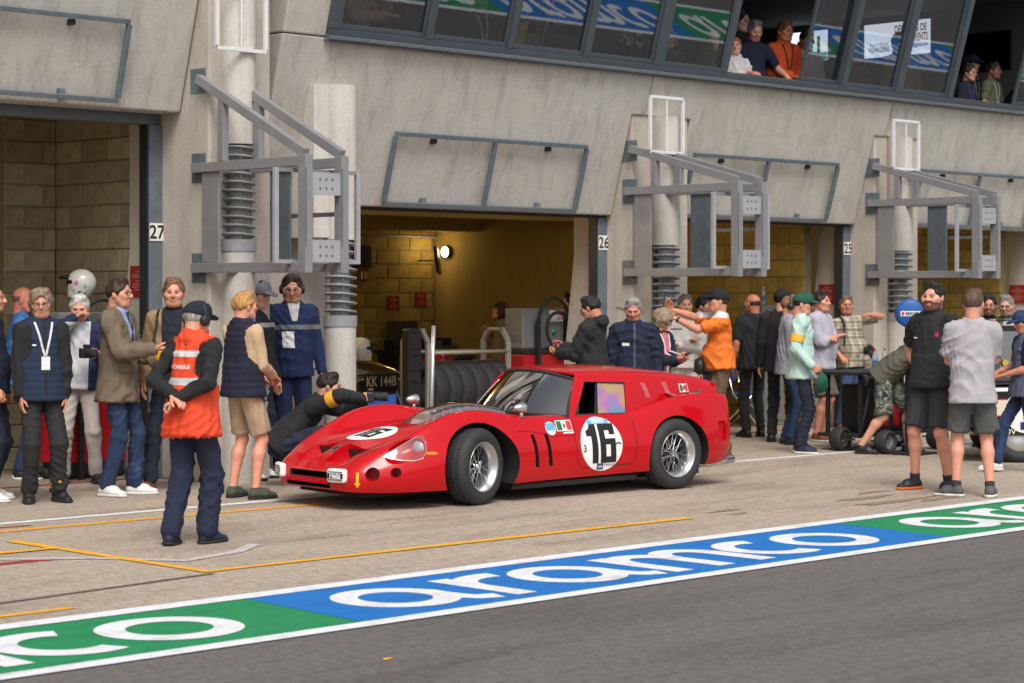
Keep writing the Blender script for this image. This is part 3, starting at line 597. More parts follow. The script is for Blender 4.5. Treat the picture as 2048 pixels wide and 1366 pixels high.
def build_cabin():
    nv, nu = 30, 44; rows = []
    for side in (1, -1):
        pass
    vv = np.linspace(0, 1, nv); G = np.zeros((nu, 2*nv-1, 3))
    xs_all = np.linspace(1.05, 3.14, 120); S = np.array([cabin_section(x, nv) for x in xs_all])   # (120, nv, 2)
    for j, v in enumerate(vv):
        xf = x_front(v)
        for i, s in enumerate(np.linspace(0, 1, nu)):
            x = xf+(3.12-xf)*s; y = np.interp(x, xs_all, S[:, j, 0]); z = np.interp(x, xs_all, S[:, j, 1])
            G[i, nv-1+j] = (x, -y, z); G[i, nv-1-j] = (x, y, z)
    V = G.reshape(-1, 3); F = grid_faces(nu, 2*nv-1)
    o = new_obj('cabin', V, F, None, None, mats=[M_RED, M_DARK]); fix_normals(o.data)
    BV = BVHTree.FromPolygons(V.tolist(), F)
    sd_ = o.modifiers.new('s', 'SOLIDIFY'); sd_.thickness = .018; sd_.offset = -1; sd_.material_offset = 1; sd_.material_offset_rim = 0
    dg = bpy.context.evaluated_depsgraph_get(); me = bpy.data.meshes.new_from_object(o.evaluated_get(dg), depsgraph=dg); o.modifiers.clear(); o.data = me
    win = [(1.225, .715), (1.835, .707), (1.90, .975), (1.425, .995)]
    cuts = [hull_obj([(x, y, z) for x, z in win for y in ((-.9, -.3) if s < 0 else (.3, .9))], M_RED) for s in (-1, 1)]
    bool_cut(o, cuts); smooth_by_angle(o.data, 30); o.parent = car; return o, BV, G, win, nv
cabin, BVC, CG, WIN, CNV = build_cabin()
part = MB().box((3.09, -.50, .72), (3.115, .50, .94)).build('tail_panel', M_RED, car)
# windscreen
def windscreen():
    nu, nv = 14, 21; G = []
    for i in range(nu):
        t = i/(nu-1); row = []
        for j in range(nv):
            s = -1+2*j/(nv-1); b = np.array([1.125-.27*(1-s*s), .665*s, .70+.03*(1-s*s)])
            zc = cabin_section(1.25, CNV); h = np.array([1.365-.165*(1-abs(s)**2.2), .505*s, 1.012+.076*(1-abs(s)**2.4)])
            p = b+(h-b)*t; p[2] += .012*math.sin(math.pi*t)*(1-s*s); p[0] -= .015*math.sin(math.pi*t); row.append(p)
        G.append(row)
    return np.array(G)
WS = windscreen(); new_obj('windscreen', WS.reshape(-1, 3), grid_faces(*WS.shape[:2]), M_WSCR, car, True)
MB().tube(list(WS[0])+list(WS[1:, -1])+list(WS[-1, ::-1][1:])+list(WS[::-1, 0][1:]), .015, 8).build('windscreen_seal', M_RUBBER, car, True)
MB().tube([p+np.array([-.012, -.004, .006]) for p in WS[1:-1, -1]], .007, 6).build('windscreen_trim', M_CHROME, car, True)
# side glass: a sliding pane in the rear half, black inside
def side_pt(x, z, s=-1):
    h = BVC.ray_cast(Vector((x, 2*s, z)), Vector((0, -s, 0))); return np.array(h[0]) if h[0] else np.array([x, .6*s, z])
m_ir = mat('iridescent_side_glass', (.55,.6,.6), .12)
g1 = ramp_node(m_ir, noise_node(m_ir, 2.6, 1, (1, 1, 1.6), loc=(3.2, 0, 1)), [(.25, srgb(70,150,118)), (.40, srgb(104,142,170)), (.50, srgb(160,112,172)), (.60, srgb(176,140,110)), (.75, srgb(150,172,104))]); set_base(m_ir, g1)
for s in (-1, 1):
    q = [(1.50, .712), (1.835, .707), (1.90, .972), (1.585, .985)]
    V = [side_pt(x, z, s)+np.array([0, -.012*s, 0]) for x, z in q]; new_obj('side_window', V, [(0, 1, 2, 3)], m_ir, car)
    V = [side_pt(x, z, s)+np.array([0, -.016*s, 0]) for x, z in [(1.46, .713), (1.50, .712), (1.585, .985), (1.565, .986)]]; new_obj('window_edge', V, [(0, 1, 2, 3)], M_CLEAR, car)
    MB().tube([side_pt(x, z, s) for x, z in WIN+WIN[:1]], .006, 6).build('window_seal', M_RUBBER, car)
# interior: seat, dash, wheel, roll bar
part_box('dashboard', (1.13, -.58, .60), (1.30, .58, .72), M_DARK, car, .03)
for y in (-.28, .28):
    mb = MB(); mb.prism([(1.75, y-.2, .34), (2.0, y-.2, .36), (2.06, y-.2, .86), (1.92, y-.2, .88), (1.80, y-.2, .50)], (0, .4, 0)); mb.build('seat', mat('seat_leather', (.04,.038,.036), .6), car, bevel=.04)
MB().lathe([(.165, 0), (.177, .012), (.165, .024), (.153, .012)], 26, (1.45, -.28, .70), (-1, 0, .35), True).build('steering_wheel', mat('wheel_wood', (.10,.05,.03), .4), car, True)
MB().tube([(2.08, -.48, .35), (2.10, -.46, .92), (2.10, -.40, 1.03), (2.10, .40, 1.03), (2.10, .46, .92), (2.08, .48, .35)], .02, 10).build('roll_bar', M_BLACK, car, True)
# decals: flat outlines laid onto the bodywork
def tess(v2, f, mx=.05):
    bm = bmesh.new(); vs = [bm.verts.new((a, b, 0)) for a, b in v2]
    for q in f:
        try: bm.faces.new([vs[i] for i in q])
        except ValueError: pass
    bmesh.ops.triangulate(bm, faces=bm.faces)
    for _ in range(5):
        e = [x for x in bm.edges if x.calc_length() > mx]
        if not e: break
        bmesh.ops.subdivide_edges(bm, edges=e, cuts=1); bmesh.ops.triangulate(bm, faces=bm.faces)
    bm.verts.index_update(); r = (np.array([x.co[:2] for x in bm.verts]), [tuple(x.index for x in q.verts) for q in bm.faces]); bm.free(); return r
def decal(name, v2, f, org, xd, yd, dr, m, bvh=None, off=.003, mx=.05, par=None, smooth=True):
    v2, f = tess(v2, f, mx); org, xd, yd, dr = [np.asarray(a, float) for a in (org, xd, yd, dr)]; out = []
    for a, b in v2:
        p = org+xd*a+yd*b; best = None
        for B in (bvh or [BVH0]):
            h = B.ray_cast(Vector(p-dr*1.2), Vector(dr))
            if h[0] is not None and (best is None or h[3] < best[1]): best = (h, h[3])
        if best is None: out.append(p)
        else:
            h = best[0]; nn = np.array(h[1]); nn = nn if nn@dr < 0 else -nn; out.append(np.array(h[0])+nn*off)
    return new_obj(name, out, f, m, par or car, smooth)
def disc2(rx, ry, n=40): return [(0, 0)]+[(rx*math.cos(2*math.pi*k/n), ry*math.sin(2*math.pi*k/n)) for k in range(n)], [(0, 1+k, 1+(k+1) % n) for k in range(n)]
def rect2(x0, x1, y0, y1): return [(x0, y0), (x1, y0), (x1, y1), (x0, y1)], [(0, 1, 2, 3)]
SIDE = dict(xd=(1, 0, 0), yd=(0, 0, 1), dr=(0, 1, 0))       # seen from the near (negative y) side
def poly2(*polys):
    v, f = [], []
    for p in polys: f.append(tuple(range(len(v), len(v)+len(p)))); v += list(p)
    return v, f
def number16(h):   # block figures 1 and 6, centred, height h
    k = h
    one = [[(-.50,.20),(-.50,.34),(-.40,.38),(-.34,.5),(-.13,.5),(-.13,.20)], [(-.34,-.5),(-.13,-.5),(-.13,.20),(-.34,.20)]]
    six = [[(-.05,-.5),(.15,-.5),(.15,.5),(-.05,.5)], [(.15,.33),(.31,.33),(.31,.5),(.15,.5)], [(.31,.22),(.50,.22),(.50,.5),(.31,.5)], [(.15,-.5),(.50,-.5),(.50,-.34),(.15,-.34)], [(.31,-.34),(.50,-.34),(.50,.12),(.31,.12)], [(.15,-.03),(.31,-.03),(.31,.12),(.15,.12)]]
    return poly2(*[[(x*k*.98, y*k) for x, y in p] for p in one+six])
RC = (1.43, -.78, .452)
rd = decal('number_roundel', *disc2(.245, .235), RC, (1,0,0), (0,0,1), (0,1,0), M_WHITE); rd['label'] = 'white roundel with black number 16 on the door'
decal('number_digits', *number16(.34), (RC[0]+.0, RC[1], RC[2]+.005), (1,0,0), (0,0,1), (0,1,0), M_INK, off=.005, par=rd)
M_LBLUE = mat('light_blue_print', srgb(96,170,214), .5); M_NAVYP = mat('navy_print', srgb(30,42,104), .5); M_GRN = mat('green_print', srgb(20,110,60), .5); M_REDPR = mat('red_print', srgb(206,50,48), .5); M_YELP = mat('yellow_print', srgb(244,178,28), .5)
decal('sponsor_strip', *rect2(-.125, .125, .175, .21), RC, (1,0,0), (0,0,1), (0,1,0), M_LBLUE, off=.005, par=rd)
v, f = text_geo('aramco', .02); decal('sponsor_text', (v*[.034, .032]+[0, .182]).tolist(), f, RC, (1,0,0), (0,0,1), (0,1,0), M_WHITE, off=.007, par=rd)
decal('sponsor_box', *rect2(-.06, .015, -.222, -.168), RC, (1,0,0), (0,0,1), (0,1,0), M_NAVYP, off=.005, par=rd)
v, f = text_geo('AXA', .02); decal('sponsor_text', (v*[.018, .026]+[-.022, -.208]).tolist(), f, RC, (1,0,0), (0,0,1), (0,1,0), M_WHITE, off=.007, par=rd)
v, f = text_geo('Passion'); decal('sponsor_text', (v*[.028, .028]+[.085, -.193]).tolist(), f, RC, (1,0,0), (0,0,1), (0,1,0), M_NAVYP, off=.005, par=rd)
v, f = text_geo('3', .02); decal('class_digit', (v*[.055, .06]+[-.20, -.06]).tolist(), f, RC, (1,0,0), (0,0,1), (0,1,0), M_INK, off=.005, par=rd)
v, f = stroke2d(arc2d(.198, -.02, .03, .025, 20, 160, 8), .012); decal('arch_mark', v, f, RC, (1,0,0), (0,0,1), (0,1,0), M_INK, off=.005, par=rd)
# bonnet roundel
HX = (-.50, 0, .6); hr = decal('number_roundel', *disc2(.23, .215), HX, (0,-1,0), (1,0,0), (0,0,-1), M_WHITE); hr['label'] = 'white roundel with number 16 on the bonnet'
decal('number_digits', *number16(.26), HX, (0,-1,0), (1,0,0), (0,0,-1), M_INK, off=.005, par=hr)
# flags and stickers on the wing
FX = (1.10, -.75, .625)
def flag(org, w_, h_, bvh=None):
    e = decal('flag_sticker', *rect2(-w_/2-.008, w_/2+.008, -h_/2-.008, h_/2+.008), org, (1,0,0), (0,0,1), (0,1,0), M_WHITE, bvh)
    for i, m_ in ((0, M_GRN), (2, M_REDPR)): decal('flag_band', *rect2(-w_/2+w_*i/3, -w_/2+w_*(i+1)/3, -h_/2, h_/2), org, (1,0,0), (0,0,1), (0,1,0), m_, bvh, off=.005, par=e)
    decal('flag_crest', *disc2(.014, .02, 12), org, (1,0,0), (0,0,1), (0,1,0), M_REDPR, bvh, off=.006, par=e)
flag((1.035, -.75, .628), .165, .075); flag((2.66, -.55, .905), .10, .062, [BVC, BVH0])
v, f = rect2(-.05, .07, -.068, -.054); decal('flag_caption', v, f, (1.06, -.75, .628), (1,0,0), (0,0,1), (0,1,0), M_WHITE)
st = decal('round_sticker', *disc2(.058, .058), (.875, -.75, .610), (1,0,0), (0,0,1), (0,1,0), M_WHITE); decal('sticker_band', *rect2(-.05, .05, -.018, .045), (.875, -.75, .610), (1,0,0), (0,0,1), (0,1,0), M_LBLUE, off=.005, par=st)
for x0, x1 in ((2.10, 2.16), (2.38, 2.44)):
    decal('quarter_louvre', [(x0+.035, .835), (x1+.035, .832), (x1-.005, .965), (x0-.005, .970)], [(0, 1, 2, 3)], (0, -.6, 0), (1,0,0), (0,0,1), (0,1,0), mat('faded_red_panel', (.50,.10,.10), .35), [BVC, BVH0])
# panel gaps
def gap(pts, wd=.007, bvh=None, org=(0, -.8, 0), xd=(1,0,0), yd=(0,0,1), dr=(0,1,0)):
    v, f = stroke2d(pts, wd); decal('panel_gap', v, f, org, xd, yd, dr, mat('panel_gap', (.05,.002,.004), .6), bvh, off=.0015, mx=.06)
gap([(1.16, .70), (1.13, .5), (1.15, .30), (1.2, .255), (1.75, .262), (1.83, .32), (1.84, .5), (1.84, .69)]); gap([(-.05+.1*k, .742-.0*k) for k in range(0)]+[(.47, .60), (.62, .60), (.85, .55), (1.14, .54)], .005)
for y_ in (-.46, .46): gap([(y_, -.62), (y_*1.02, -.2), (y_, .3), (y_, .62)], .006, None, (0, 0, 0), (0,1,0), (1,0,0), (0,0,-1))
# shield badge, mascot bonnet badge
decal('bonnet_badge', *rect2(-.035, .035, -.05, .05), (-.88, 0, .5), (0,-1,0), (1,0,0), (0,0,-1), M_SILVER)
decal('badge_mark', *rect2(-.018, .018, -.025, .025), (-.88, 0, .5), (0,-1,0), (1,0,0), (0,0,-1), M_INK, off=.005)
decal('wing_indicator', *disc2(.055, .014, 20), (-.46, -.8, .46), (1,0,0), (0,0,1), (0,1,0), mat('amber_lens', srgb(236,120,30), .25), off=.006)
v, f = poly2([(-.012, .0), (.012, .0), (.012, .085), (-.012, .085)], [(-.028, 0), (0, -.04), (.028, 0)]); decal('tow_arrow', v, f, (-1.03, -.55, .235), (.6,-.8,0), (0,0,1), (.8,.6,0), M_YELP)
# lamp covers on the nose
for s in (-1, 1):
    e = empty('auxiliary_lamp', (-1.155, .42*s, .292), 0, car)
    sl_ = 1; a = math.radians(18*s); e.rotation_euler = (0, 0, -a)
    MB().box((-.03, -.093, -.058), (.03, .093, .058)).build('lamp_cover', M_WHITE, e, bevel=.022)
    R = dict(xd=(0, -1, 0), yd=(0, 0, 1))
    for z in (-.036, .030): MB().box((-.0335, -.07, z), (-.030, .07, z+.006)).build('cover_line', M_INK, e)
    MB().box((-.0332, -.078, -.022), (-.030, .078, .020)).build('cover_band', M_INK, e)
    text_obj('cover_text', 'Hella', (-.0335, 0, -.020), (0,-1,0), (0,0,1), .046, M_WHITE, e, bold=.03, shear=.25, width=.115, lift=.0008)
# black panels paint in the dark depth of the nostrils
for s in (-1, 1): new_obj('nostril_opening', [(-.802,.10*s,.386),(-.802,.30*s,.386),(-.795,.368*s,.478),(-.795,.065*s,.478)], [(0,1,2,3)], M_INK, car)
# headlights
def outline_hl(): return [(-.205,-.035),(-.15,-.062),(-.06,-.085),(.05,-.098),(.13,-.085),(.175,-.03),(.185,.05),(.16,.115),(.10,.10),(0,.058),(-.1,.012),(-.17,-.012)]
for s in (-1, 1):
    o2 = outline_hl(); v = [(-.01, 0)]+o2; f = [(0, 1+k, 1+(k+1) % len(o2)) for k in range(len(o2))]
    kk = np.array([math.cos(.5), math.sin(.5)*s, 0])*np.array([1, 1, 1])
    hl = decal('headlight_cover', v, f, (-.685, .78*s, .505), (1, 0, 0), (0, 0, 1), (.25, -.95*s, -.15), M_CLEAR, off=.004, mx=.035)
    MB().tube([np.array(hl.data.vertices[1+k % len(o2)].co) for k in range(len(o2)+1)], .004, 6).build('cover_rim', M_SILVER, hl)
    c = np.array([-.545, .70*s, .50]); ax = np.array([-.93, .36*s, .05])
    MB().lathe([(.012, -.06), (.04, -.045), (.058, -.01), (.064, .0)], 28, c, ax).build('reflector', M_CHROME, hl, True)
    MB().lathe([(.001, .026), (.04, .018), (.063, .0)], 28, c, ax).build('lamp_glass', mat('headlamp_glass', (.42,.44,.46), .06, coat=.8), hl, True)
    for k in (1, 4, 6, 8): p = np.array(hl.data.vertices[1+k].co); MB().lathe([(.001, .004), (.006, .003), (.007, 0)], 10, p, (-.3, s, .2)).build('screw', M_SILVER, hl)
# intake bubble and trumpets
def bubble():
    nu, nv = 22, 18; V = []
    for i in range(nu):
        t = i/(nu-1); x = -.11+.90*t; h_ = .13*math.sin(math.pi*min(1, t*.80+.06))**.85*min(1, t*5+.15); w_ = .235*math.sin(math.pi*(.12+.5*t))**.5*(1 if t < .85 else 1)
        zc = spline(x, ST[:, 0], ST[:, 1])[0]
        for j in range(nv): a = math.pi*j/(nv-1); V.append((x, -w_*math.cos(a), zc-.004+h_*math.sin(a)**.8))
    return V, grid_faces(nu, nv)
v, f = bubble(); bb = new_obj('intake_bubble', v, f, M_CLEAR, car, True)
MB().tube([v[k*18] for k in range(22)], .005, 6).build('bubble_rim', M_CLEAR, bb); MB().tube([v[k*18+17] for k in range(22)], .005, 6).build('bubble_rim', M_CLEAR, bb)
for i in range(6):
    for y in (-.06, .06): MB().lathe([(.024, 0), (.024, .05), (.036, .085), (.038, .088), (.034, .086), (.02, .05)], 16, (.12+.09*i, y, .675+.004*i), (0,0,1)).build('intake_trumpet', M_SILVER, bb, True)
# mirrors, wiper, filler cap, exhausts
for s, mx_ in ((-1, .60), (1, .44)):
    e = empty('wing_mirror', (mx_, .665*s, spline(mx_, ST[:, 0], ST[:, 5])[0]-.015), 0, car)
    MB().lathe([(.001, -.085), (.02, -.075), (.038, -.03), (.046, .02), (.044, .035), (.001, .036)], 20, (0, 0, .085), (1, 0, 0)).build('mirror_shell', M_SILVER, e, True)
    MB().tube([(0, 0, 0), (.0, 0, .055)], [.022, .012], 12).build('mirror_foot', M_SILVER, e, True)
wp = MB(); wp.tube([(.90, -.30, .755), (.93, -.08, .80)], .006, 8); wp.beam((.89, -.26, .775), (1.0, .12, .84), .01, .022); wp.build('wiper', M_BLACK, car)
MB().lathe([(.001, .03), (.05, .028), (.058, .012), (.06, -.01)], 24, (2.73, -.63, .836), (0, -.15, 1)).build('filler_cap', M_CHROME, car, True); MB().beam((2.75, -.63, .862), (2.79, -.63, .892), .02, .012).build('cap_lever', M_CHROME, car)
for y in (-.64, -.55): MB().tube([(2.70, y+.1, .20), (2.9, y, .21), (3.16, y-.05, .235)], .042, 14).build('exhaust_pipe', M_CHROME, car, True)
part_box('underbody', (-.9, -.5, .10), (2.9, .5, .16), M_DARK, car)
MB().tube([(.45, -.70, .13), (1.9, -.70, .14)], .03, 10).build('side_pipe', M_BLACK, car)
# wheels
def wheel_parts(e, R=.322, W=.20, rimr=.205):
    MB().lathe([(rimr-.005, -W/2+.012), (rimr+.02, -W/2-.006), (R-.045, -W/2-.014), (R-.018, -W/2+.006), (R, -W/2+.035), (R, W/2-.035), (R-.018, W/2-.006), (R-.045, W/2+.014), (rimr+.02, W/2+.006), (rimr-.005, W/2-.012)], 64, axis=(0, 1, 0)).build('tyre', M_TYRE, e, True)
    g = MB()
    for k in range(72): a = 2*math.pi*k/72; [g.beam(((R+.001)*math.cos(a), y, (R+.001)*math.sin(a)), ((R+.001)*math.cos(a+.03), y+.03, (R+.001)*math.sin(a+.03)), .006, .003) for y in (-.06, 0.0, .04)]
    tag(g.build('tread_grooves', M_INK, e), None, kind='stuff')
    MB().lathe([(rimr-.032, W/2-.02), (rimr-.032, -W/2+.07)], 48, axis=(0, 1, 0)).build('rim_barrel', M_STEELD, e, True)
    MB().lathe([(rimr-.032, -W/2+.07), (rimr-.028, -W/2+.045), (rimr-.014, -W/2+.025), (rimr-.004, -W/2+.008), (rimr+.006, -W/2-.010), (rimr+.009, -W/2-.004), (rimr-.001, -W/2+.012)], 48, axis=(0, 1, 0)).build('rim', M_SILVER, e, True)
    MB().lathe([(.001, -.055), (.02, -.055), (.028, -.04), (.034, -.02), (.04, .05), (.001, .05)], 20, axis=(0, 1, 0)).build('hub', M_CHROME, e, True)
    sp = MB()
    for k in range(36):
        a = 2*math.pi*k/36; da = .42 if k % 2 else -.42; y0 = (-.035 if k % 4 < 2 else .035); y1 = (-.025 if k % 4 < 2 else .03)
        sp.tube([(.036*math.cos(a), y0, .036*math.sin(a)), ((rimr-.03)*math.cos(a+da), y1, (rimr-.03)*math.sin(a+da))], .0032, 5, False)
    tag(sp.build('wire_spokes', M_CHROME, e), None, kind='stuff')
    kn = MB(); kn.beam((-.055, -.058, 0), (.055, -.058, 0), .02, .024); kn.build('knock_off_nut', M_CHROME, e, bevel=.006)
    MB().lathe([(rimr-.035, .05), (.001, .05)], 32, axis=(0, 1, 0)).build('brake_drum', M_DARK, e)
for x in (.05, WBASE+.02):
    for s in (-1, 1):
        e = empty('wheel', (x, s*(.70), .322), 0, car); wheel_parts(e); st_ = math.radians(17) if x < 1 else 0
        e.rotation_euler = (0, random.uniform(0, 6), (0 if s < 0 else math.pi)+st_); e.rotation_mode = 'ZYX' if False else 'XYZ'
# ---------------------------------------------------------------- people: smooth distance-field bodies
def smin(a, b, k):
    h = np.clip(.5+.5*(b-a)/k, 0, 1); return b*(1-h)+a*h-k*h*(1-h)
class Field:
    def __init__(s, lo, hi, h):
        s.lo = np.asarray(lo, float)-3*h; s.h = h; s.n = np.ceil((np.asarray(hi)+3*h-s.lo)/h).astype(int)+1
        s.F = np.full(s.n, 1., np.float32); s.ax = [(s.lo[i]+h*np.arange(s.n[i])).astype(np.float32) for i in range(3)]
    def _sub(s, lo, hi, pad):
        a = np.clip(np.floor((lo-pad-s.lo)/s.h).astype(int), 0, s.n); b = np.clip(np.ceil((hi+pad-s.lo)/s.h).astype(int)+1, 0, s.n); sl = tuple(slice(int(x), int(y)) for x, y in zip(a, b))
        return sl, s.ax[0][sl[0]][:, None, None], s.ax[1][sl[1]][None, :, None], s.ax[2][sl[2]][None, None, :]
    def put(s, sl, d, k, sub):
        if d.size == 0: return
        s.F[sl] = -smin(-s.F[sl], d, k) if sub else smin(s.F[sl], d, k)
    def cap(s, a, b, ra, rb, k=.02, flat=False, sq=None, sub=False):
        """tapered capsule a->b; flat: square ends; sq=(axis, factor): squashed along axis"""
        a, b = np.asarray(a, float), np.asarray(b, float); r = max(ra, rb); sl, X, Y, Z = s._sub(np.minimum(a, b)-r, np.maximum(a, b)+r, k+3*s.h)
        ab = b-a; L2 = max(ab@ab, 1e-9); px, py, pz = X-a[0], Y-a[1], Z-a[2]; t = (px*ab[0]+py*ab[1]+pz*ab[2])/L2; tc = np.clip(t, 0, 1)
        qx, qy, qz = px-ab[0]*tc, py-ab[1]*tc, pz-ab[2]*tc
        if flat: qx, qy, qz = px-ab[0]*t, py-ab[1]*t, pz-ab[2]*t
        m = 1.
        if sq is not None:
            n, f = np.asarray(sq[0], float), sq[1]; w_ = (qx*n[0]+qy*n[1]+qz*n[2])*(1/f-1); qx, qy, qz = qx+n[0]*w_, qy+n[1]*w_, qz+n[2]*w_; m = (1+f)/2
        d = (np.sqrt(qx*qx+qy*qy+qz*qz)-(ra+(rb-ra)*tc))*m
        if flat: L = math.sqrt(L2); d = np.maximum(d, np.maximum(-t, t-1)*L)
        s.put(sl, d, k, sub); return s
    def ell(s, c, r, R=None, k=.02, sub=False):
        c, r = np.asarray(c, float), np.asarray(r, float); m = r.max(); sl, X, Y, Z = s._sub(c-m, c+m, k+3*s.h); px, py, pz = X-c[0], Y-c[1], Z-c[2]
        if R is not None: px, py, pz = [px*R[0, i]+py*R[1, i]+pz*R[2, i] for i in range(3)]
        k0 = np.sqrt((px/r[0])**2+(py/r[1])**2+(pz/r[2])**2); k1 = np.sqrt((px/r[0]**2)**2+(py/r[1]**2)**2+(pz/r[2]**2)**2)+1e-9
        s.put(sl, k0*(k0-1)/k1, k, sub); return s
    def clip(s, n, d0):   # keep n.p <= d0
        X, Y, Z = s.ax[0][:, None, None], s.ax[1][None, :, None], s.ax[2][None, None, :]; s.F = np.maximum(s.F, X*n[0]+Y*n[1]+Z*n[2]-d0).astype(np.float32); return s
    def mesh(s):
        F = s.F; S = F < 0; c = np.zeros(np.array(F.shape)-1, np.int8)
        O = [(i, j, k) for i in (0, 1) for j in (0, 1) for k in (0, 1)]; n = F.shape
        for i, j, k in O: c += S[i:n[0]-1+i, j:n[1]-1+j, k:n[2]-1+k]
        act = (c > 0) & (c < 8); idx = np.argwhere(act); N = len(idx)
        if N == 0: return np.zeros((0, 3)), np.zeros((0, 4), int)
        acc = np.zeros((N, 3)); cnt = np.zeros(N); val = {o: F[idx[:, 0]+o[0], idx[:, 1]+o[1], idx[:, 2]+o[2]] for o in O}
        for a in O:
            for ax in range(3):
                if a[ax]: continue
                b = tuple(1 if i == ax else a[i] for i in range(3)); va, vb = val[a], val[b]; m = (va < 0) != (vb < 0)
                t = va[m]/(va[m]-vb[m]); p = np.tile(np.array(a, float), (m.sum(), 1)); p[:, ax] += t; acc[m] += p; cnt[m] += 1
        V = s.lo+s.h*(idx+acc/cnt[:, None]); vid = np.full(act.shape, -1); vid[act] = np.arange(N); Q = []
        for ax in range(3):
            b, e = (ax+1) % 3, (ax+2) % 3; A = np.moveaxis(S, ax, 0); D = A[:-1] != A[1:]; D = np.moveaxis(D, 0, ax)
            ii = np.argwhere(D); ii = ii[(ii[:, b] > 0) & (ii[:, e] > 0) & (ii[:, b] < n[b]-1) & (ii[:, e] < n[e]-1)]
            def g(db, de): q = ii.copy(); q[:, b] -= db; q[:, e] -= de; return vid[q[:, 0], q[:, 1], q[:, 2]]
            q = np.stack([g(1, 1), g(0, 1), g(0, 0), g(1, 0)], 1); ins = S[ii[:, 0], ii[:, 1], ii[:, 2]]; q[~ins] = q[~ins][:, ::-1]; Q.append(q)
        return V, np.concatenate(Q)
def vnormals(V, Q):
    n = np.zeros_like(V); fn = np.cross(V[Q[:, 2]]-V[Q[:, 0]], V[Q[:, 3]]-V[Q[:, 1]])
    for i in range(4): np.add.at(n, Q[:, i], fn)
    return n/(np.linalg.norm(n, axis=1)[:, None]+1e-9)
def wavy(V, seed, freq, ani=(1, 1, 1)):
    r = np.random.RandomState(seed); o = np.zeros(len(V)); P = V*np.asarray(ani)
    for i in range(7): k = r.normal(size=3); k /= np.linalg.norm(k); o += np.sin(P@k*freq*(.6+1.1*r.rand())+r.rand()*6.3)
    return o/7*1.8
def folds(V, seed, wl=.075):
    """soft creases: thin ridges in a few slanting directions, each only in patches"""
    r = np.random.RandomState(seed); o = np.zeros(len(V)); warp = np.stack([wavy(V, seed+i, 8) for i in range(3)], 1)*.045
    for i in range(6):
        k = r.normal(size=3)*([1, 1, .35] if i % 2 else [.8, .8, .8]); k /= np.linalg.norm(k); w_ = wl*(.8+.9*r.rand()); s_ = np.sin((V+warp)@k*2*math.pi/w_+6.3*r.rand()); msk = np.clip(wavy(V, seed+20+i, 8)*2.0-.15, 0, 1); o += (1-np.abs(s_))**1.6*msk*1.5
    return o-.5
RX = lambda a: np.array([[1, 0, 0], [0, math.cos(a), -math.sin(a)], [0, math.sin(a), math.cos(a)]])
RY = lambda a: np.array([[math.cos(a), 0, math.sin(a)], [0, 1, 0], [-math.sin(a), 0, math.cos(a)]])
RZ = lambda a: np.array([[math.cos(a), -math.sin(a), 0], [math.sin(a), math.cos(a), 0], [0, 0, 1]])
TPL = {}
# ---- head templates (x right, y forward, z up, centre between the ears)
def head_tpl(kind):
    k_ = ('head', kind)
    if k_ in TPL: return TPL[k_]
    fem = kind == 'f'; fat = .006 if kind == 'b' else 0; slim = -.004 if kind in ('c', 'f') else 0; H = Field((-.11, -.12, -.24), (.11, .15, .14), .0074)
    H.ell((0, -.016, .030), (.077, .097, .088), k=.01)
    H.ell((0, .022, -.035), (.060+fat+slim, .070, .078), k=.035); H.cap((-.028, .052, -.088), (.028, .052, -.088), .024+fat, .024+fat, k=.035)
    H.cap((0, .062, -.094), (0, .070, -.090), .022, .018, k=.02)
    for s in (-1, 1):
        H.cap((.052*s, .052, -.012), (.040*s, .066, -.022), .022+fat, .020+fat, k=.03)      # cheekbones
        H.cap((.014*s, .089, .026), (.048*s, .074, .026), .0105, .009, k=.014)               # brow
        H.ell((.032*s, .096, .006), (.017, .014, .010), k=.012, sub=True)                      # eye socket
        H.ell((.031*s, .0765, .006), (.0125, .0125, .0115), k=.004)                            # eyeball
        H.ell((.079*s, -.008, -.004), (.010, .020, .033), RX(-.15)@RZ(.35*s), k=.01)           # ear
        H.cap((.050*s, .02, -.055), (.036*s, .045, -.082), .022+fat, .02+fat, k=.03)           # jaw
    H.cap((0, .088, .018), (0, .112, -.022), .0075, .0125 if not fem else .0105, k=.014); H.ell((0, .103, -.027), (.018, .014, .009), k=.008)
    H.ell((0, .088, -.052), (.022, .012, .0065), k=.006); H.ell((0, .087, -.062), (.019, .012, .0075), k=.006); H.cap((-.02, .101, -.0567), (.02, .101, -.0567), .0035, .0035, k=.004, sub=True)
    r = .050 if fem else .060
    H.cap((0, -.035, -.05), (0, -.040, -.165), r, r-.002, k=.03)
    V, Q = H.mesh(); TPL[k_] = (V, Q, vnormals(V, Q)); return TPL[k_]
def cranium(H, inf, k=.01): H.ell((0, -.016, .030), (.077+inf, .097+inf, .088+inf), k=k)
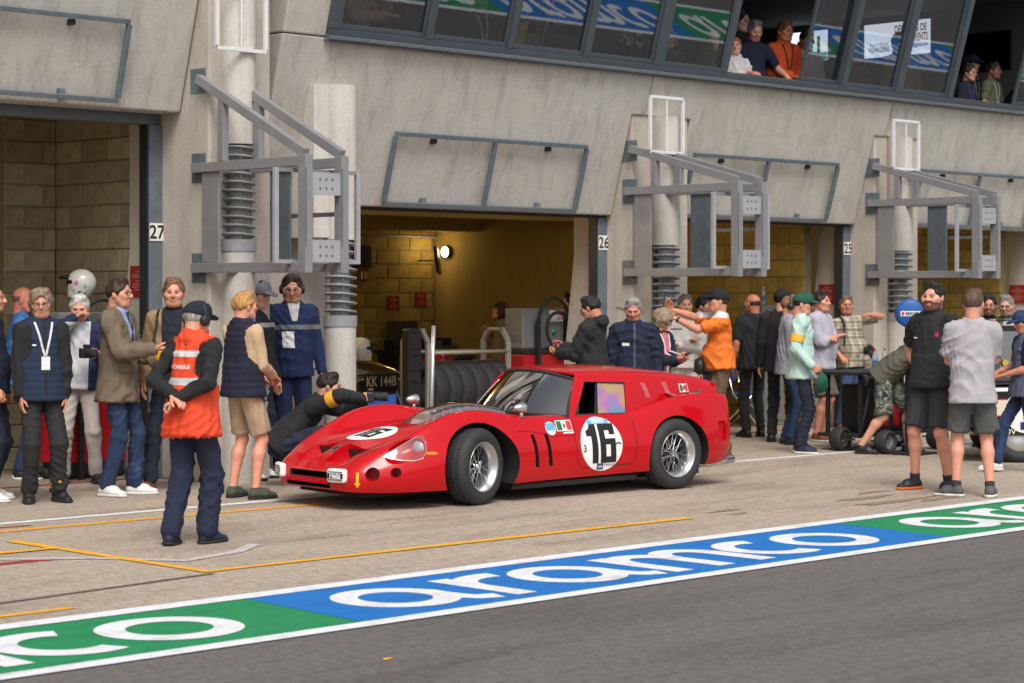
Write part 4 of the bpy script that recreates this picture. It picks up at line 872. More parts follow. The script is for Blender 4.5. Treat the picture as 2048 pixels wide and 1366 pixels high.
def hair_tpl(style):
    k_ = ('hair', style)
    if k_ in TPL: return TPL[k_]
    H = Field((-.16, -.19, -.26), (.16, .16, .20), .0088)
    if style == 'bald': cranium(H, .005); H.clip((0, 0, 1), .052); H.ell((0, .12, .03), (.2, .135, .2), k=.01, sub=True); H.ell((0, .0, .12), (.2, .2, .092), k=.01, sub=True)
    elif style in ('short', 'crop'):
        cranium(H, .011 if style == 'short' else .007); H.cap((-.03, .03, .105), (.03, .03, .105), .032, .032, k=.03)
        H.ell((0, .122, -.038), (.083, .105, .095), k=.012, sub=True); H.ell((0, .122, .022), (.072, .072, .073), k=.012, sub=True); H.clip((0, .35, -1), .055)
    elif style == 'mid':
        cranium(H, .024); H.cap((-.04, .04, .108), (.05, .05, .10), .036, .034, k=.03)
        for s in (-1, 1): H.cap((.072*s, -.03, .03), (.074*s, -.045, -.05), .03, .026, k=.02)
        H.cap((0, -.085, .0), (0, -.09, -.07), .05, .04, k=.03); H.ell((0, .125, -.035), (.078, .10, .10), k=.012, sub=True); H.ell((0, .128, .02), (.064, .07, .068), k=.01, sub=True)
    elif style == 'bob':
        cranium(H, .028); 
        for s in (-1, 1): H.cap((.078*s, .0, .05), (.085*s, .01, -.07), .036, .034, k=.02)
        H.cap((0, -.085, .02), (0, -.085, -.09), .065, .06, k=.03); H.ell((0, .13, -.03), (.066, .105, .10), k=.012, sub=True); H.ell((0, .13, .03), (.05, .06, .05), k=.01, sub=True)
    elif style == 'long':
        cranium(H, .02)
        for s in (-1, 1): H.cap((.075*s, .01, .05), (.088*s, .03, -.22), .03, .034, k=.02)
        H.cap((0, -.085, .02), (0, -.095, -.22), .06, .06, k=.03); H.ell((0, .13, -.03), (.062, .105, .10), k=.012, sub=True); H.ell((0, .13, .03), (.05, .06, .05), k=.01, sub=True)
    elif style == 'tail':
        cranium(H, .012); H.cap((0, -.11, -.01), (0, -.145, -.03), .03, .032, k=.02); H.cap((0, -.14, -.03), (0, -.15, -.10), .03, .015, k=.02)
        H.ell((0, .122, -.038), (.084, .11, .095), k=.012, sub=True); H.ell((0, .125, .03), (.062, .06, .056), k=.01, sub=True); H.clip((0, .3, -1), .08)
    if style in ('short', 'mid', 'crop', 'bob', 'tail', 'long'): H.ell((.084, -.004, -.01), (.02, .02, .03), k=.006, sub=True) if style not in ('bob', 'long') else None; H.ell((-.084, -.004, -.01), (.02, .02, .03), k=.006, sub=True) if style not in ('bob', 'long') else None
    V, Q = H.mesh(); n = vnormals(V, Q); a = .0018 if style in ('crop', 'bald') else .0055
    V = V+n*(a*wavy(V, 5, 150, (1, 1, .35))+a*.8*wavy(V, 9, 60))[:, None]; TPL[k_] = (V, Q); return TPL[k_]
def cap_tpl():
    if 'cap' in TPL: return TPL['cap']
    H = Field((-.12, -.14, -.05), (.12, .23, .16), .007); cranium(H, .018); H.ell((0, .03, .06), (.085, .085, .085), k=.02); H.clip((0, -.12, -1), -.022)
    G = Field((-.12, .0, -.02), (.12, .23, .10), .006); G.ell((0, .105, .040), (.082, .092, .020), RX(-.16), k=.01); G.ell((0, .10, .012), (.11, .12, .026), RX(-.16), k=.006, sub=True)
    a = H.mesh(); b = G.mesh(); TPL['cap'] = (np.r_[a[0], b[0]], np.r_[a[1], b[1]+len(a[0])]); return TPL['cap']
# ---- hands: wrist at origin, fingers along +y, palm facing -z, thumb towards +x (left hand as built: mirrored for the right)
def hand_tpl(pose):
    k_ = ('hand', pose)
    if k_ in TPL: return TPL[k_]
    curl = dict(relaxed=.35, fist=1.25, grip=.95, flat=.08, pinch=.75)[pose]; H = Field((-.09, -.06, -.12), (.10, .22, .06), .0064)
    H.cap((0, -.05, 0), (0, .01, 0), .027, .026, k=.015, sq=((0, 0, 1), .75))
    kn = [(.032, .090), (.011, .096), (-.010, .092), (-.030, .083)]; ln = [.068, .076, .071, .056]
    for i, ((x, y), L) in enumerate(zip(kn, ln)):
        H.cap((x*.55, .01, 0), (x, y, 0), .014, .0115, k=.010); p = np.array([x, y, 0.]); a = curl*(.75+.1*i) if pose != 'pinch' else curl*(.6+.12*i); ang = 0
        for f, (r0, r1) in zip((.45, .32, .23), ((.0098, .009), (.009, .0082), (.0082, .007))):
            ang += a*.85; q = p+L*f/.96*np.array([x*.6*(1-min(1, curl)), math.cos(ang), -math.sin(ang)]); H.cap(p, q, r0, r1, k=.004); p = q
    H.cap((.012, .015, -.006), (.038, .048, -.014), .016, .013, k=.012); t1 = np.array([.038, .048, -.014]); t2 = t1+np.array([.018-.016*min(1, curl), .03, -.010-.012*min(1, curl)]); t3 = t2+np.array([.004-.012*min(1, curl), .026, -.008-.008*min(1, curl)])
    H.cap(t1, t2, .0125, .0108, k=.006); H.cap(t2, t3, .0105, .0085, k=.005)
    TPL[k_] = H.mesh(); return TPL[k_]
def shoe_tpl(kind):
    k_ = ('shoe', kind)
    if k_ in TPL: return TPL[k_]
    H = Field((-.07, -.11, 0), (.07, .21, .2), .0095); bt = kind == 'boot'
    H.cap((0, -.045, .045), (0, .06, .040), .043, .047, k=.02, sq=((0, 0, 1), 1.0)); H.cap((0, .06, .030), (0, .145, .022), .047, .038, k=.03, sq=((0, 0, 1), .9))
    H.cap((0, -.02, .05), (0, -.025, .19 if bt else .105), .042, .040, k=.02, flat=True); H.cap((0, .02, .06), (0, .075, .055), .036, .032, k=.02)
    U = H.clip((0, 0, -1), -.024); up = U.mesh()
    G = Field((-.07, -.11, -.01), (.07, .21, .05), .0088); G.cap((0, -.05, .014), (0, .05, .014), .046, .052, k=.01, sq=((0, 0, 1), 1.)); G.cap((0, .05, .014), (0, .15, .016), .052, .040, k=.02); G.clip((0, 0, 1), .026); G.clip((0, 0, -1), -.001); so = G.mesh()
    TPL[k_] = (up, so); return TPL[k_]
SKINM = None
def skin_mat():
    global SKINM
    if SKINM: return SKINM
    m = mat('skin', (.5,.3,.2), .48, spec=.4); n, l, b = nodes_of(m); at = n.new('ShaderNodeAttribute'); at.attribute_name = 'Col'
    v = ramp_node(m, noise_node(m, 35, 4), [(.3, (.90,.86,.84)), (.7, (1.06,1.04,1.03))]); set_base(m, mix_node(m, 1., at.outputs['Color'], v, 'MULTIPLY')); SKINM = m; return m
def hair_mat(c):
    nm = 'hair_%d_%d_%d' % tuple(int(x*255) for x in c)
    if nm in MATS: return MATS[nm]
    m = mat(nm, c, .55, spec=.35); s = noise_node(m, 90, 4, (1, 1, .15)); set_base(m, ramp_node(m, s, [(.32, tuple(x*.45 for x in c)), (.5, c), (.7, tuple(min(1, x*1.6+.01) for x in c))])); bump_from(m, noise_node(m, 160, 3, (1, 1, .2)), .6, .006); return m
FABN = 0
def fabric(c, kind='plain', over=(), rough=.85, sheen=.0, c2=None):
    """cloth: colour, weave relief, optional overlays in the wearer's own space: ('band', z0, z1, col), ('front', w0, dw, z0, z1, col), ('x', x0, x1, y_side, z0, z1, col)"""
    global FABN; FABN += 1; m = mat('cloth_%d' % FABN, c, rough, sheen=sheen); n, l, b = nodes_of(m)
    big = ramp_node(m, noise_node(m, 7, 4), [(.3, (.84,.84,.84)), (.7, (1.08,1.08,1.08))]); base = mix_node(m, 0., tuple(c), tuple(c))
    if kind == 'denim': base = ramp_node(m, noise_node(m, 5, 5, (1, 1, .5)), [(.3, tuple(x*.65 for x in c)), (.55, c), (.75, tuple(min(1, x*1.7+.01) for x in c))])
    if kind == 'camo':
        k1 = ramp_node(m, noise_node(m, 13, 2), [(.42, srgb(58,62,58)), (.46, srgb(104,108,96)), (.54, srgb(104,108,96)), (.58, srgb(46,50,50))]); k1b = ramp_node(m, noise_node(m, 21, 2, loc=(3,3,3)), [(.58, (0,0,0)), (.60, (1,1,1))]); base = mix_node(m, k1b, k1, srgb(146,148,136))
    tc = n.new('ShaderNodeTexCoord'); sp = n.new('ShaderNodeSeparateXYZ'); l.new(tc.outputs['Object'], sp.inputs[0])
    def mth(op, a, bb):
        x = n.new('ShaderNodeMath'); x.operation = op
        for s_, v in ((x.inputs[0], a), (x.inputs[1], bb)):
            if isinstance(v, (int, float)): s_.default_value = v
            else: l.new(v, s_)
        return x.outputs[0]
    Xo, Yo, Zo = sp.outputs
    rng = lambda o, a, bb: mth('MULTIPLY', mth('GREATER_THAN', o, a), mth('LESS_THAN', o, bb))
    if kind == 'plaid':
        def st(o, f, t): return mth('LESS_THAN', mth('FRACT', mth('MULTIPLY', o, f), 0), t)
        r1 = mth('ADD', mth('MULTIPLY', Xo, .9), mth('MULTIPLY', Yo, .6))
        base = mix_node(m, mth('MULTIPLY', st(r1, 11, .42), .55), srgb(196,186,164), srgb(120,98,74)); base = mix_node(m, mth('MULTIPLY', st(Zo, 10, .4), .5), base, srgb(112,92,70)); base = mix_node(m, mth('MULTIPLY', st(r1, 22, .13), .8), base, srgb(60,74,92)); base = mix_node(m, mth('MULTIPLY', st(Zo, 20, .12), .7), base, srgb(226,222,212))
    for o in over:
        if o[0] == 'band': f = rng(Zo, o[1], o[2])
        elif o[0] == 'front': # open front: half width w0 at z0 growing by dw per metre
            f = mth('MULTIPLY', mth('MULTIPLY', mth('LESS_THAN', mth('ABSOLUTE', Xo, 0), mth('ADD', o[1], mth('MULTIPLY', mth('SUBTRACT', Zo, o[3]), o[2]))), mth('GREATER_THAN', Yo, .02)), rng(Zo, o[3], o[4]))
        else: f = mth('MULTIPLY', mth('MULTIPLY', rng(Xo, o[1], o[2]), mth('GREATER_THAN', mth('MULTIPLY', Yo, o[3]), 0)), rng(Zo, o[4], o[5]))
        base = mix_node(m, f, base, tuple(o[-1]))
    set_base(m, mix_node(m, 1., base, big, 'MULTIPLY'))
    wv = noise_node(m, 260, 2); fo = noise_node(m, 9, 3, (1, 1, .6)); mx = n.new('ShaderNodeMath'); mx.operation = 'MULTIPLY_ADD'; l.new(fo, mx.inputs[0]); mx.inputs[1].default_value = 3.; l.new(wv, mx.inputs[2]); bump_from(m, mx.outputs[0], .45, .012); return m
def ik(a, t, l1, l2, pole):
    a, t, pole = [np.asarray(x, float) for x in (a, t, pole)]; d = t-a; L = np.linalg.norm(d)
    if L > (l1+l2)*.998: t = a+d/L*(l1+l2)*.998; d = t-a; L = np.linalg.norm(d)
    u = d/L; c = (l1*l1+L*L-l2*l2)/(2*L); h = math.sqrt(max(0, l1*l1-c*c)); p = pole-u*(pole@u); p /= np.linalg.norm(p)+1e-9; return a+u*c+p*h, t
def skeleton(P):
    S = {}; lean, sl, tw = [math.radians(P.get(k, 0)) for k in ('lean', 'slean', 'twist')]; pel = np.array([P.get('pelx', 0), P.get('pely', 0), P.get('pelz', .945)])
    R = RZ(tw)@RY(sl)@RX(-lean); up, rt, fw = R[:, 2], R[:, 0], R[:, 1]; S.update(R=R, up=up, rt=rt, fw=fw, pel=pel, chest=pel+up*.38, neck=pel+up*.555)
    sw = P.get('sw', .168); sh = P.get('shrug', 0.); S['shR'] = pel+up*(.488+sh)+rt*sw; S['shL'] = pel+up*(.488+sh)-rt*sw
    hy, hp, hr = [math.radians(P.get(k, 0)) for k in ('hyaw', 'hpitch', 'hroll')]      # hyaw>0: turns to own left; hpitch>0: looks down
    upl = RX(-lean*.45)@np.array([0, 0, 1.]) if lean else up; S['head'] = S['neck']+upl*.148+RZ(tw+hy)@np.array([0, .02+.03*math.sin(max(0, hp)), -.02*abs(math.sin(hp))]); S['HR'] = RZ(tw+hy)@RY(hr)@RX(-hp-lean*P.get('hfollow', .3))
    for s, sd in (('R', 1), ('L', -1)):
        sh_ = S['sh'+s]; h = P.get('hand'+s); pole = P.get('pole'+s, (.45*sd, -.8, -.35)); pole = np.asarray(pole, float)
        if h is None: h = sh_+R@np.array([.095*sd, .04, -.525])
        elif isinstance(h, str) and h == 'pocket': h = pel+RZ(tw)@np.array([.185*sd, .06, -.05]); pole = np.array([.8*sd, -.5, 0])
        elif isinstance(h, str) and h == 'cross': h = S['chest']+R@np.array([-.035*sd, .20, -.085 if sd > 0 else -.125]); pole = np.array([.8*sd, -.15, -.7])
        elif isinstance(h, str) and h == 'back': h = pel+RZ(tw)@np.array([-.02+.02*sd, -.195, .14-.015*sd]); pole = np.array([1.0*sd, -.1, -.3])
        else: h = np.asarray(h, float)
        S['el'+s], S['wr'+s] = ik(sh_, h, .285, .255, RZ(tw)@pole)
        fo = S['wr'+s]-S['el'+s]; fo /= np.linalg.norm(fo); S['hd'+s] = np.asarray(P.get('hdir'+s, fo), float); S['hd'+s] /= np.linalg.norm(S['hd'+s])
        S['pn'+s] = np.asarray(P.get('palm'+s, RZ(tw)@np.array([-sd, .0, 0.]) if abs(S['hd'+s][2]) > .6 else np.array([-.2*sd, 0, -1.])), float)
        hip = pel+RZ(tw*.5)@np.array([.079*sd, 0, -.02]); an = np.asarray(P.get('foot'+s, (.105*sd, -.015+.02*sd, .085)), float); S['hip'+s] = hip
        kp = P.get('kpole'+s, (.12*sd, 1, 0)); S['kn'+s], S['an'+s] = ik(hip, an, .435, .43, kp); S['fy'+s] = math.radians(P.get('fyaw'+s, -14*sd)); S['fp'+s] = math.radians(P.get('fpitch'+s, 0))
    return S
def bounds(*pts, pad=.3): a = np.array(pts); return a.min(0)-pad, a.max(0)+pad
def xf(V, R, t): return V@R.T+t
def person(px, fy, hy, face, label, skin=(222,170,142), hair=('short', (70,50,38)), head='a', top=None, bottom=None, shoes=None, P=None, ground_z=0., height=None, pos=None, gloss=None, cap=None, headset=False, glasses=None, stub=0., q=1., vest=None, group=None, extras=(), brow=None):
    P = dict(P or {}); S = skeleton(P)
    if pos is not None: o3 = np.array(pos, float)
    elif ground_z: o3 = None
    else: o3 = ground(px, fy)
    Z = (o3-CAMP)@FW
    if height is None: height = (fy-hy)*Z/FPX
    sc = height/(1.778+(.022 if cap else 0)); vdir = o3[:2]-CAMP[:2]; vdir /= np.linalg.norm(vdir); rr = np.array([vdir[1], -vdir[0]]); a = math.radians(face); f2 = -vdir*math.cos(a)+rr*math.sin(a)
    rz = math.atan2(-f2[0], f2[1]); root = thing('person', label, 'person', tuple(o3), rz, group); root.scale = (sc,)*3
    sk = np.array(srgb(*skin)); hc = np.array(srgb(*hair[1])) if hair else np.array((.03,.02,.02)); V_all, F_all, C_all = [], [], []
    def addm(V, Q, C): o_ = sum(len(v) for v in V_all); V_all.append(V); F_all.append(np.asarray(Q)+o_); C_all.append(C)
    # head
    hv, hq, hn = head_tpl(head); x, y, z = hv.T; C = np.tile(sk, (len(hv), 1)); rnd = np.random.RandomState(abs(int(px*7+fy)) % 9999)
    def blend(mask, col, f): C[mask] = C[mask]*(1-f)+np.asarray(col)*f
    ws = rnd.uniform(.96, 1.05)
    blend((abs(z+.057) < .012) & (abs(x) < .024) & (y > .085), sk*[.80, .58, .55], .6); blend((abs(z+.02) < .022) & (abs(x) > .03) & (y > .05), sk*[1.0, .85, .82], .25); blend((abs(x) < .018) & (y > .098), sk*[1., .86, .82], .3)
    bc = np.asarray(srgb(*brow)) if brow else hc
    blend((z > .024) & (z < .037) & (abs(x) > .012) & (abs(x) < .052) & (y > .066), bc, .6)
    e = (abs(abs(x)-.031) < .013) & (abs(z-.006) < .0085) & (y > .074) & (y < .093); blend(e, (.36,.31,.28), .75); blend(e & (abs(abs(x)-.030) < .0068), (.03,.02,.015), 1.)
    blend((abs(z-.015) < .005) & (abs(abs(x)-.031) < .017) & (y > .07) & (y < .095), sk*.35, .6)
    if stub: m_ = ((z < -.028) & (y > -.01) & (z > -.125) & ~((abs(z+.057) < .011) & (abs(x) < .022) & (y > .085)) & ~((abs(x) > .035) & (z > -.04) & (y > .03))); blend(m_, hc*.9, stub)
    addm(xf(hv*[ws, 1, 1], S['HR'], S['head']), hq, C)
    # limbs, hands
    F = Field(*bounds(S['shR'], S['shL'], S['elR'], S['elL'], S['wrR'], S['wrL'], S['pel'], S['knR'], S['knL'], S['anR'], S['anL'], pad=.14), (.0135 if (bottom and bottom[0] == 'shorts') or (top and len(top) > 2 and top[2].get('sleeve') in ('short', 'three')) else .020)*max(1, q))
    F.cap(S['pel']+S['up']*.05, S['chest'], .105, .118, sq=(S['fw'], .66)); F.cap(S['chest'], S['neck'], .09, .055); F.cap(S['shR'], S['shL'], .036, .036, k=.04)
    bare_leg = bottom is not None and bottom[0] == 'shorts'
    lk = 1. if (bare_leg or bottom is None) else .58; ak = .80 if (top and (len(top) < 3 or top[2].get('sleeve', 'long') == 'long')) else 1.
    for s in 'RL':
        F.cap(S['sh'+s], S['el'+s], .040, .040*ak, k=.03); mid = S['el'+s]*.72+S['wr'+s]*.28; F.cap(S['el'+s], mid, .040*ak, .042*ak, k=.02); F.cap(mid, S['wr'+s], .042*ak, .027, k=.02)
        F.cap(S['hip'+s], S['kn'+s], .068*lk, .052*lk, k=.03); kn, an = S['kn'+s], S['an'+s]; cm = kn*.70+an*.30; bk = np.cross(np.cross(an-kn, S['fw']), an-kn); bk = -bk/(np.linalg.norm(bk)+1e-9) if np.linalg.norm(bk) > 1e-6 else -S['fw']
        bk = bk if bk@S['fw'] < 0 else -bk
        F.cap(kn, cm+bk*.018*lk, .050*lk, .054*lk, k=.03); F.cap(cm+bk*.018*lk, an, .054*lk, .034, k=.03); F.cap(an, an-np.array([0, 0, .03]), .034, .034)
    V, Q = F.mesh(); addm(V, Q, np.tile(sk*(1 if not bare_leg else [1, .95, .93]), (len(V), 1)))
    for s, sd in (('R', 1), ('L', -1)):
        hv_, hq_ = hand_tpl(P.get('hp'+s, 'relaxed')); Y = S['hd'+s]; Zp = -S['pn'+s]; Zp = Zp-Y*(Zp@Y); Zp /= np.linalg.norm(Zp)+1e-9; X = np.cross(Y, Zp); M = np.stack([X, Y, Zp], 1)
        vv = hv_.copy(); qq = hq_
        if (sd > 0) != P.get('hflip', False): vv = vv*[-1, 1, 1]; qq = hq_[:, ::-1]
        addm(xf(vv, M, S['wr'+s]), qq, np.tile(sk*[1, .90, .86], (len(vv), 1)))
    b = new_obj('body', np.concatenate(V_all), np.concatenate(F_all), skin_mat(), root, True); cl = b.data.color_attributes.new('Col', 'FLOAT_COLOR', 'POINT'); cc = np.c_[np.concatenate(C_all), np.ones(sum(len(v) for v in V_all))]; cl.data.foreach_set('color', cc.astype(np.float32).ravel())
    def hobj(name, V, Q, m, smooth=True): return new_obj(name, xf(np.asarray(V), S['HR'], S['head']), Q, m, root, smooth)
    if hair and hair[0]: hv2, hq2 = hair_tpl(hair[0]); hobj('hair', hv2*[ws, 1, 1], hq2, hair_mat(tuple(hc)))
    if cap is not None: cv, cq = cap_tpl(); hobj('cap', cv*[ws, 1, 1], cq, fabric(srgb(*cap), rough=.8))
    if headset:
        mb = MB(); mb.tube([(.088*math.sin(t), -.01+.0*t, .02+.112*math.cos(t)) for t in np.linspace(-1.75, 1.75, 15)], .011, 8); hobj('headset_band', mb.v, mb.f, M_BLACK)
        for s in (-1, 1): mb = MB().lathe([(.001, .036), (.03, .034), (.042, .02), (.042, -.006), (.03, -.01)], 18, (.078*s, -.008, -.006), (s, 0, 0)); hobj('ear_cup', mb.v, mb.f, M_BLACK)
    if glasses:
        dark = glasses == 'sun'; mb = MB()
        for s in (-1, 1):
            mb.tube([(.033*s+.023*math.cos(t), .101-.006*abs(math.cos(t)*0+s*.0)-.010*(1 if math.cos(t)*s > .5 else 0), .004+.017*math.sin(t)) for t in np.linspace(0, 2*math.pi, 13)], .0022, 5, False); mb.tube([(.055*s, .092, .008), (.079*s, .0, .012)], .0022, 5)
        mb.tube([(-.011, .104, .006), (.011, .104, .006)], .002, 5); g = hobj('glasses', mb.v, mb.f, M_BLACK)
        if dark:
            for s in (-1, 1): mb = MB().lathe([(.001, .003), (.0225, 0)], 14, (.033*s, .098, .004), (.15*s, 1, 0)); new_obj('lens', xf(np.array(mb.v), S['HR'], S['head']), mb.f, M_INK, g)
    def garment(name, F, m, amp=.004, freq=24, seed=0, quilt=0., ani=(1, 1, 1.0), wl=.115):
        V, Q = F.mesh(); n = vnormals(V, Q); d = amp*.8*wavy(V, seed+abs(int(px)), freq, ani)+amp*1.75*folds(V, seed+abs(int(px)), wl)
        if quilt: tz = (V-S['pel'])@S['up']; d = d*.4+quilt*(np.abs(np.sin(tz*math.pi/.055))**.6-.6)
        return new_obj(name, V+n*d[:, None], Q, m, root, True)
    OUT = {'root': root, 'S': S, 'sc': sc}
    h_ = .0152*q
    def torso(F, inf, hem, fat, belly):
        up, fw, pel, rt_ = S['up'], S['fw'], S['pel'], S['rt']; sq = (fw, .68)
        F.cap(pel+up*.25, pel+up*.39, .155+inf+fat*.5, .160+inf+fat*.3, k=.03, sq=sq); F.cap(pel+up*.17, pel+up*.26, .155+inf+fat, .152+inf+fat*.8, k=.04, sq=(fw, .74))
        if belly: F.ell(pel+up*.13+fw*(.05+belly*.35), (.125+fat+belly*.4, .085+belly, .14+belly*.3), S['R'], k=.06)
        F.cap(pel+up*.20, pel-up*hem, .150+inf+fat, .192+inf*1.15+fat*.8, k=.05, flat=True, sq=(fw, .82))
        for s, sd in (('R', 1), ('L', -1)): F.cap(S['neck']-up*.028+rt_*sd*.03, S['sh'+s]-rt_*sd*.012-up*.004, .052+inf*.5, .054+inf*.6, k=.05)
        F.cap(pel+up*.40, S['neck']-up*.05, .13+inf*.6, .075+inf*.5, k=.05, sq=(fw, .72))
        F.cap(S['neck']-up*.06, S['neck']+up*.030-fw*.016, .088+inf*.5, .066+inf*.4, k=.03, flat=True)
    def sleeves(F, inf, kind):
        for s in 'RL':
            a, e_, w_ = S['sh'+s], S['el'+s], S['wr'+s]
            if kind == 'short': F.cap(a, a+(e_-a)*.3, .056+inf, .058+inf, k=.04); F.cap(a+(e_-a)*.12, a+(e_-a)*.82, .056+inf, .060+inf, k=.03, flat=True); d = (e_-a)/np.linalg.norm(e_-a); 
            elif kind == 'three': F.cap(a, e_, .056+inf, .052+inf, k=.035); F.cap(e_, e_+(w_-e_)*.45, .052+inf, .05+inf, k=.02, flat=True)
            elif kind == 'long': m1 = a+(e_-a)*.22; F.cap(a, m1, .056+inf, .055+inf, k=.045); F.cap(m1, e_, .055+inf, .050+inf, k=.010); F.cap(e_, w_-(w_-e_)*.03, .050+inf, .038+inf, k=.010, flat=False)
    pts = [S[k] for k in ('shR', 'shL', 'elR', 'elL', 'wrR', 'wrL', 'pel', 'neck')]+[S['pel']-S['up']*.25]
    if bottom:
        kind, bm = bottom[:2]; o_ = bottom[2] if len(bottom) > 2 else {}; w_ = o_.get('w', 0.)
        F = Field(*bounds(S['pel'], S['knR'], S['knL'], S['anR'], S['anL'], S['hipR'], S['hipL'], pad=.2), h_); F.cap(S['hipR']+S['up']*.02, S['hipL']+S['up']*.02, .074+w_+o_.get('fat', 0), .074+w_+o_.get('fat', 0), k=.03, sq=(S['fw'], 1.2)); F.cap(S['pel']-S['up']*.03, S['pel']+S['up']*.09, .146+o_.get('fat', 0), .144+o_.get('fat', 0), k=.03, flat=True, sq=(S['fw'], .75))
        for s in 'RL':
            hip, kn, an = S['hip'+s], S['kn'+s], S['an'+s]
            if kind == 'shorts': F.cap(hip, hip+(kn-hip)*o_.get('len', .86), .086+w_, .090+w_, k=.02, flat=True)
            else: F.cap(hip, kn, .083+w_, .064+w_, k=.02); F.cap(kn, an-np.array([0, 0, .0])+(kn-an)*.02, .065+w_, .053+w_*1.2, k=.03, flat=True); F.cap(an+(kn-an)*.25, an+(kn-an)*.05, .058+w_, .056+w_*1.2, k=.02)
        garment('shorts' if kind == 'shorts' else 'trousers', F, bm, o_.get('amp', .0045), 30, 11, ani=(1, 1, .8))
    if top:
        nm, tm = top[:2]; o_ = top[2] if len(top) > 2 else {}; inf = o_.get('inf', .006); F = Field(*bounds(*pts, pad=.16), h_)
        torso(F, inf, o_.get('hem', .07), o_.get('fat', 0), o_.get('belly', 0)); sleeves(F, inf+o_.get('sinf', 0.), o_.get('sleeve', 'long'))
        if o_.get('collar'): F.cap(S['neck']-S['up']*.01-S['fw']*.012, S['neck']+S['up']*(.03+o_['collar'])-S['fw']*.008, .078+inf*.4, .074+inf*.4, k=.012, flat=True); 
        if o_.get('hood'): F.ell(S['neck']-S['fw']*.10+S['up']*.005, (.11, .07, .07), S['R'], k=.03)
        OUT['top'] = garment(nm, F, tm, o_.get('amp', .005), o_.get('freq', 20), 3, o_.get('quilt', 0.))
    if vest:
        nm, tm = vest[:2]; o_ = vest[2] if len(vest) > 2 else {}; F = Field(*bounds(*pts, pad=.16), h_); torso(F, o_.get('inf', .022), o_.get('hem', .10), o_.get('fat', 0), o_.get('belly', 0))
        for s, sd in (('R', 1), ('L', -1)): F.cap(S['sh'+s]+(S['el'+s]-S['sh'+s])*.16, S['sh'+s]+(S['el'+s]-S['sh'+s])*.6, .11, .11, k=.01, sub=True)
        if o_.get('collar'): F.cap(S['neck']-S['up']*.01-S['fw']*.012, S['neck']+S['up']*(.03+o_['collar'])-S['fw']*.008, .086, .084, k=.012, flat=True)
        OUT['vest'] = garment(nm, F, tm, o_.get('amp', .005), 18, 5, o_.get('quilt', 0.))
    if shoes:
        kind, um, sm_ = shoes; (uv, uq), (sv, sq_) = shoe_tpl(kind)
        for s in 'RL':
            M = RZ(S['fy'+s])@RX(S['fp'+s]); t = S['an'+s]-M@np.array([0, -.02, .085]); sh = new_obj('shoe', xf(uv, M, t), uq, um, root, True); new_obj('sole', xf(sv, M, t), sq_, sm_, sh, True)
            if kind == 'sneaker': mb = MB(); [mb.beam(xf(np.array([-.02, .05+.018*i, .085-.011*i]), M, t), xf(np.array([.02, .05+.018*i, .085-.011*i]), M, t), .006, .004) for i in range(4)]; mb.build('laces', M_WHITE if um.get('dark', 1) else M_INK, sh)
    main = OUT.get('vest') or OUT.get('top')
    if main and extras:
        bv_ = BVHTree.FromPolygons([v.co[:] for v in main.data.vertices], [tuple(p.vertices) for p in main.data.polygons]); OUT['bvh'] = bv_
        def on(p, d):   # drop a point onto the garment
            h = bv_.ray_cast(Vector(np.asarray(p)-np.asarray(d)*.5), Vector(d)); return np.array(h[0]) if h[0] is not None else np.asarray(p)
        for ex in extras:
            if ex[0] == 'lanyard':
                _, m_, zb, bw, bh, bm_ = ex; pl_ = []; d = -S['fw']
                for sgn in (-1, 1):
                    L = [S['neck']+S['rt']*sgn*(.075-.07*t)+S['up']*(.005-(.555-zb+.0)*t)+S['fw']*.02 for t in np.linspace(0.02, 1, 12)]; L = [on(p, d)+S['fw']*.006 for p in L]; mb = MB()
                    for a_, b_ in zip(L[:-1], L[1:]): mb.beam(a_, b_, .018, .003, S['fw'])
                    mb.build('lanyard', m_, root)
                c = on(S['pel']+S['up']*(zb-bh*.5), d)+S['fw']*.012; mb = MB().beam(c-S['up']*bh/2, c+S['up']*bh/2, bw, .006, S['fw']); mb.build('badge', bm_, root)
            elif ex[0] == 'text':
                _, s_, dx, dz, hgt, wid, back, m_, bold = ex; v, f = text_geo(s_, bold); v, f = tess((v*[wid/(v[:, 0].max()-v[:, 0].min()), hgt]).tolist(), f, .02); d = S['fw']*(1 if back else -1); xd = S['rt']*(1 if back else -1); pts_ = [on(S['pel']+S['up']*(dz+b_)+xd*(a_+dx), d)-d*.004 for a_, b_ in v]; new_obj('lettering', pts_, f, m_, root)
            elif ex[0] == 'patch':   # flat patch on front/back
                _, nm, dx, dz, w2, h2, back, m_ = ex; v, f = tess(*rect2(-w2/2, w2/2, -h2/2, h2/2), .02); d = S['fw']*(1 if back else -1); xd = S['rt']*(1 if back else -1); pts_ = [on(S['pel']+S['up']*(dz+b_)+xd*(a_+dx), d)-d*.004 for a_, b_ in v]; new_obj(nm, pts_, f, m_, root)
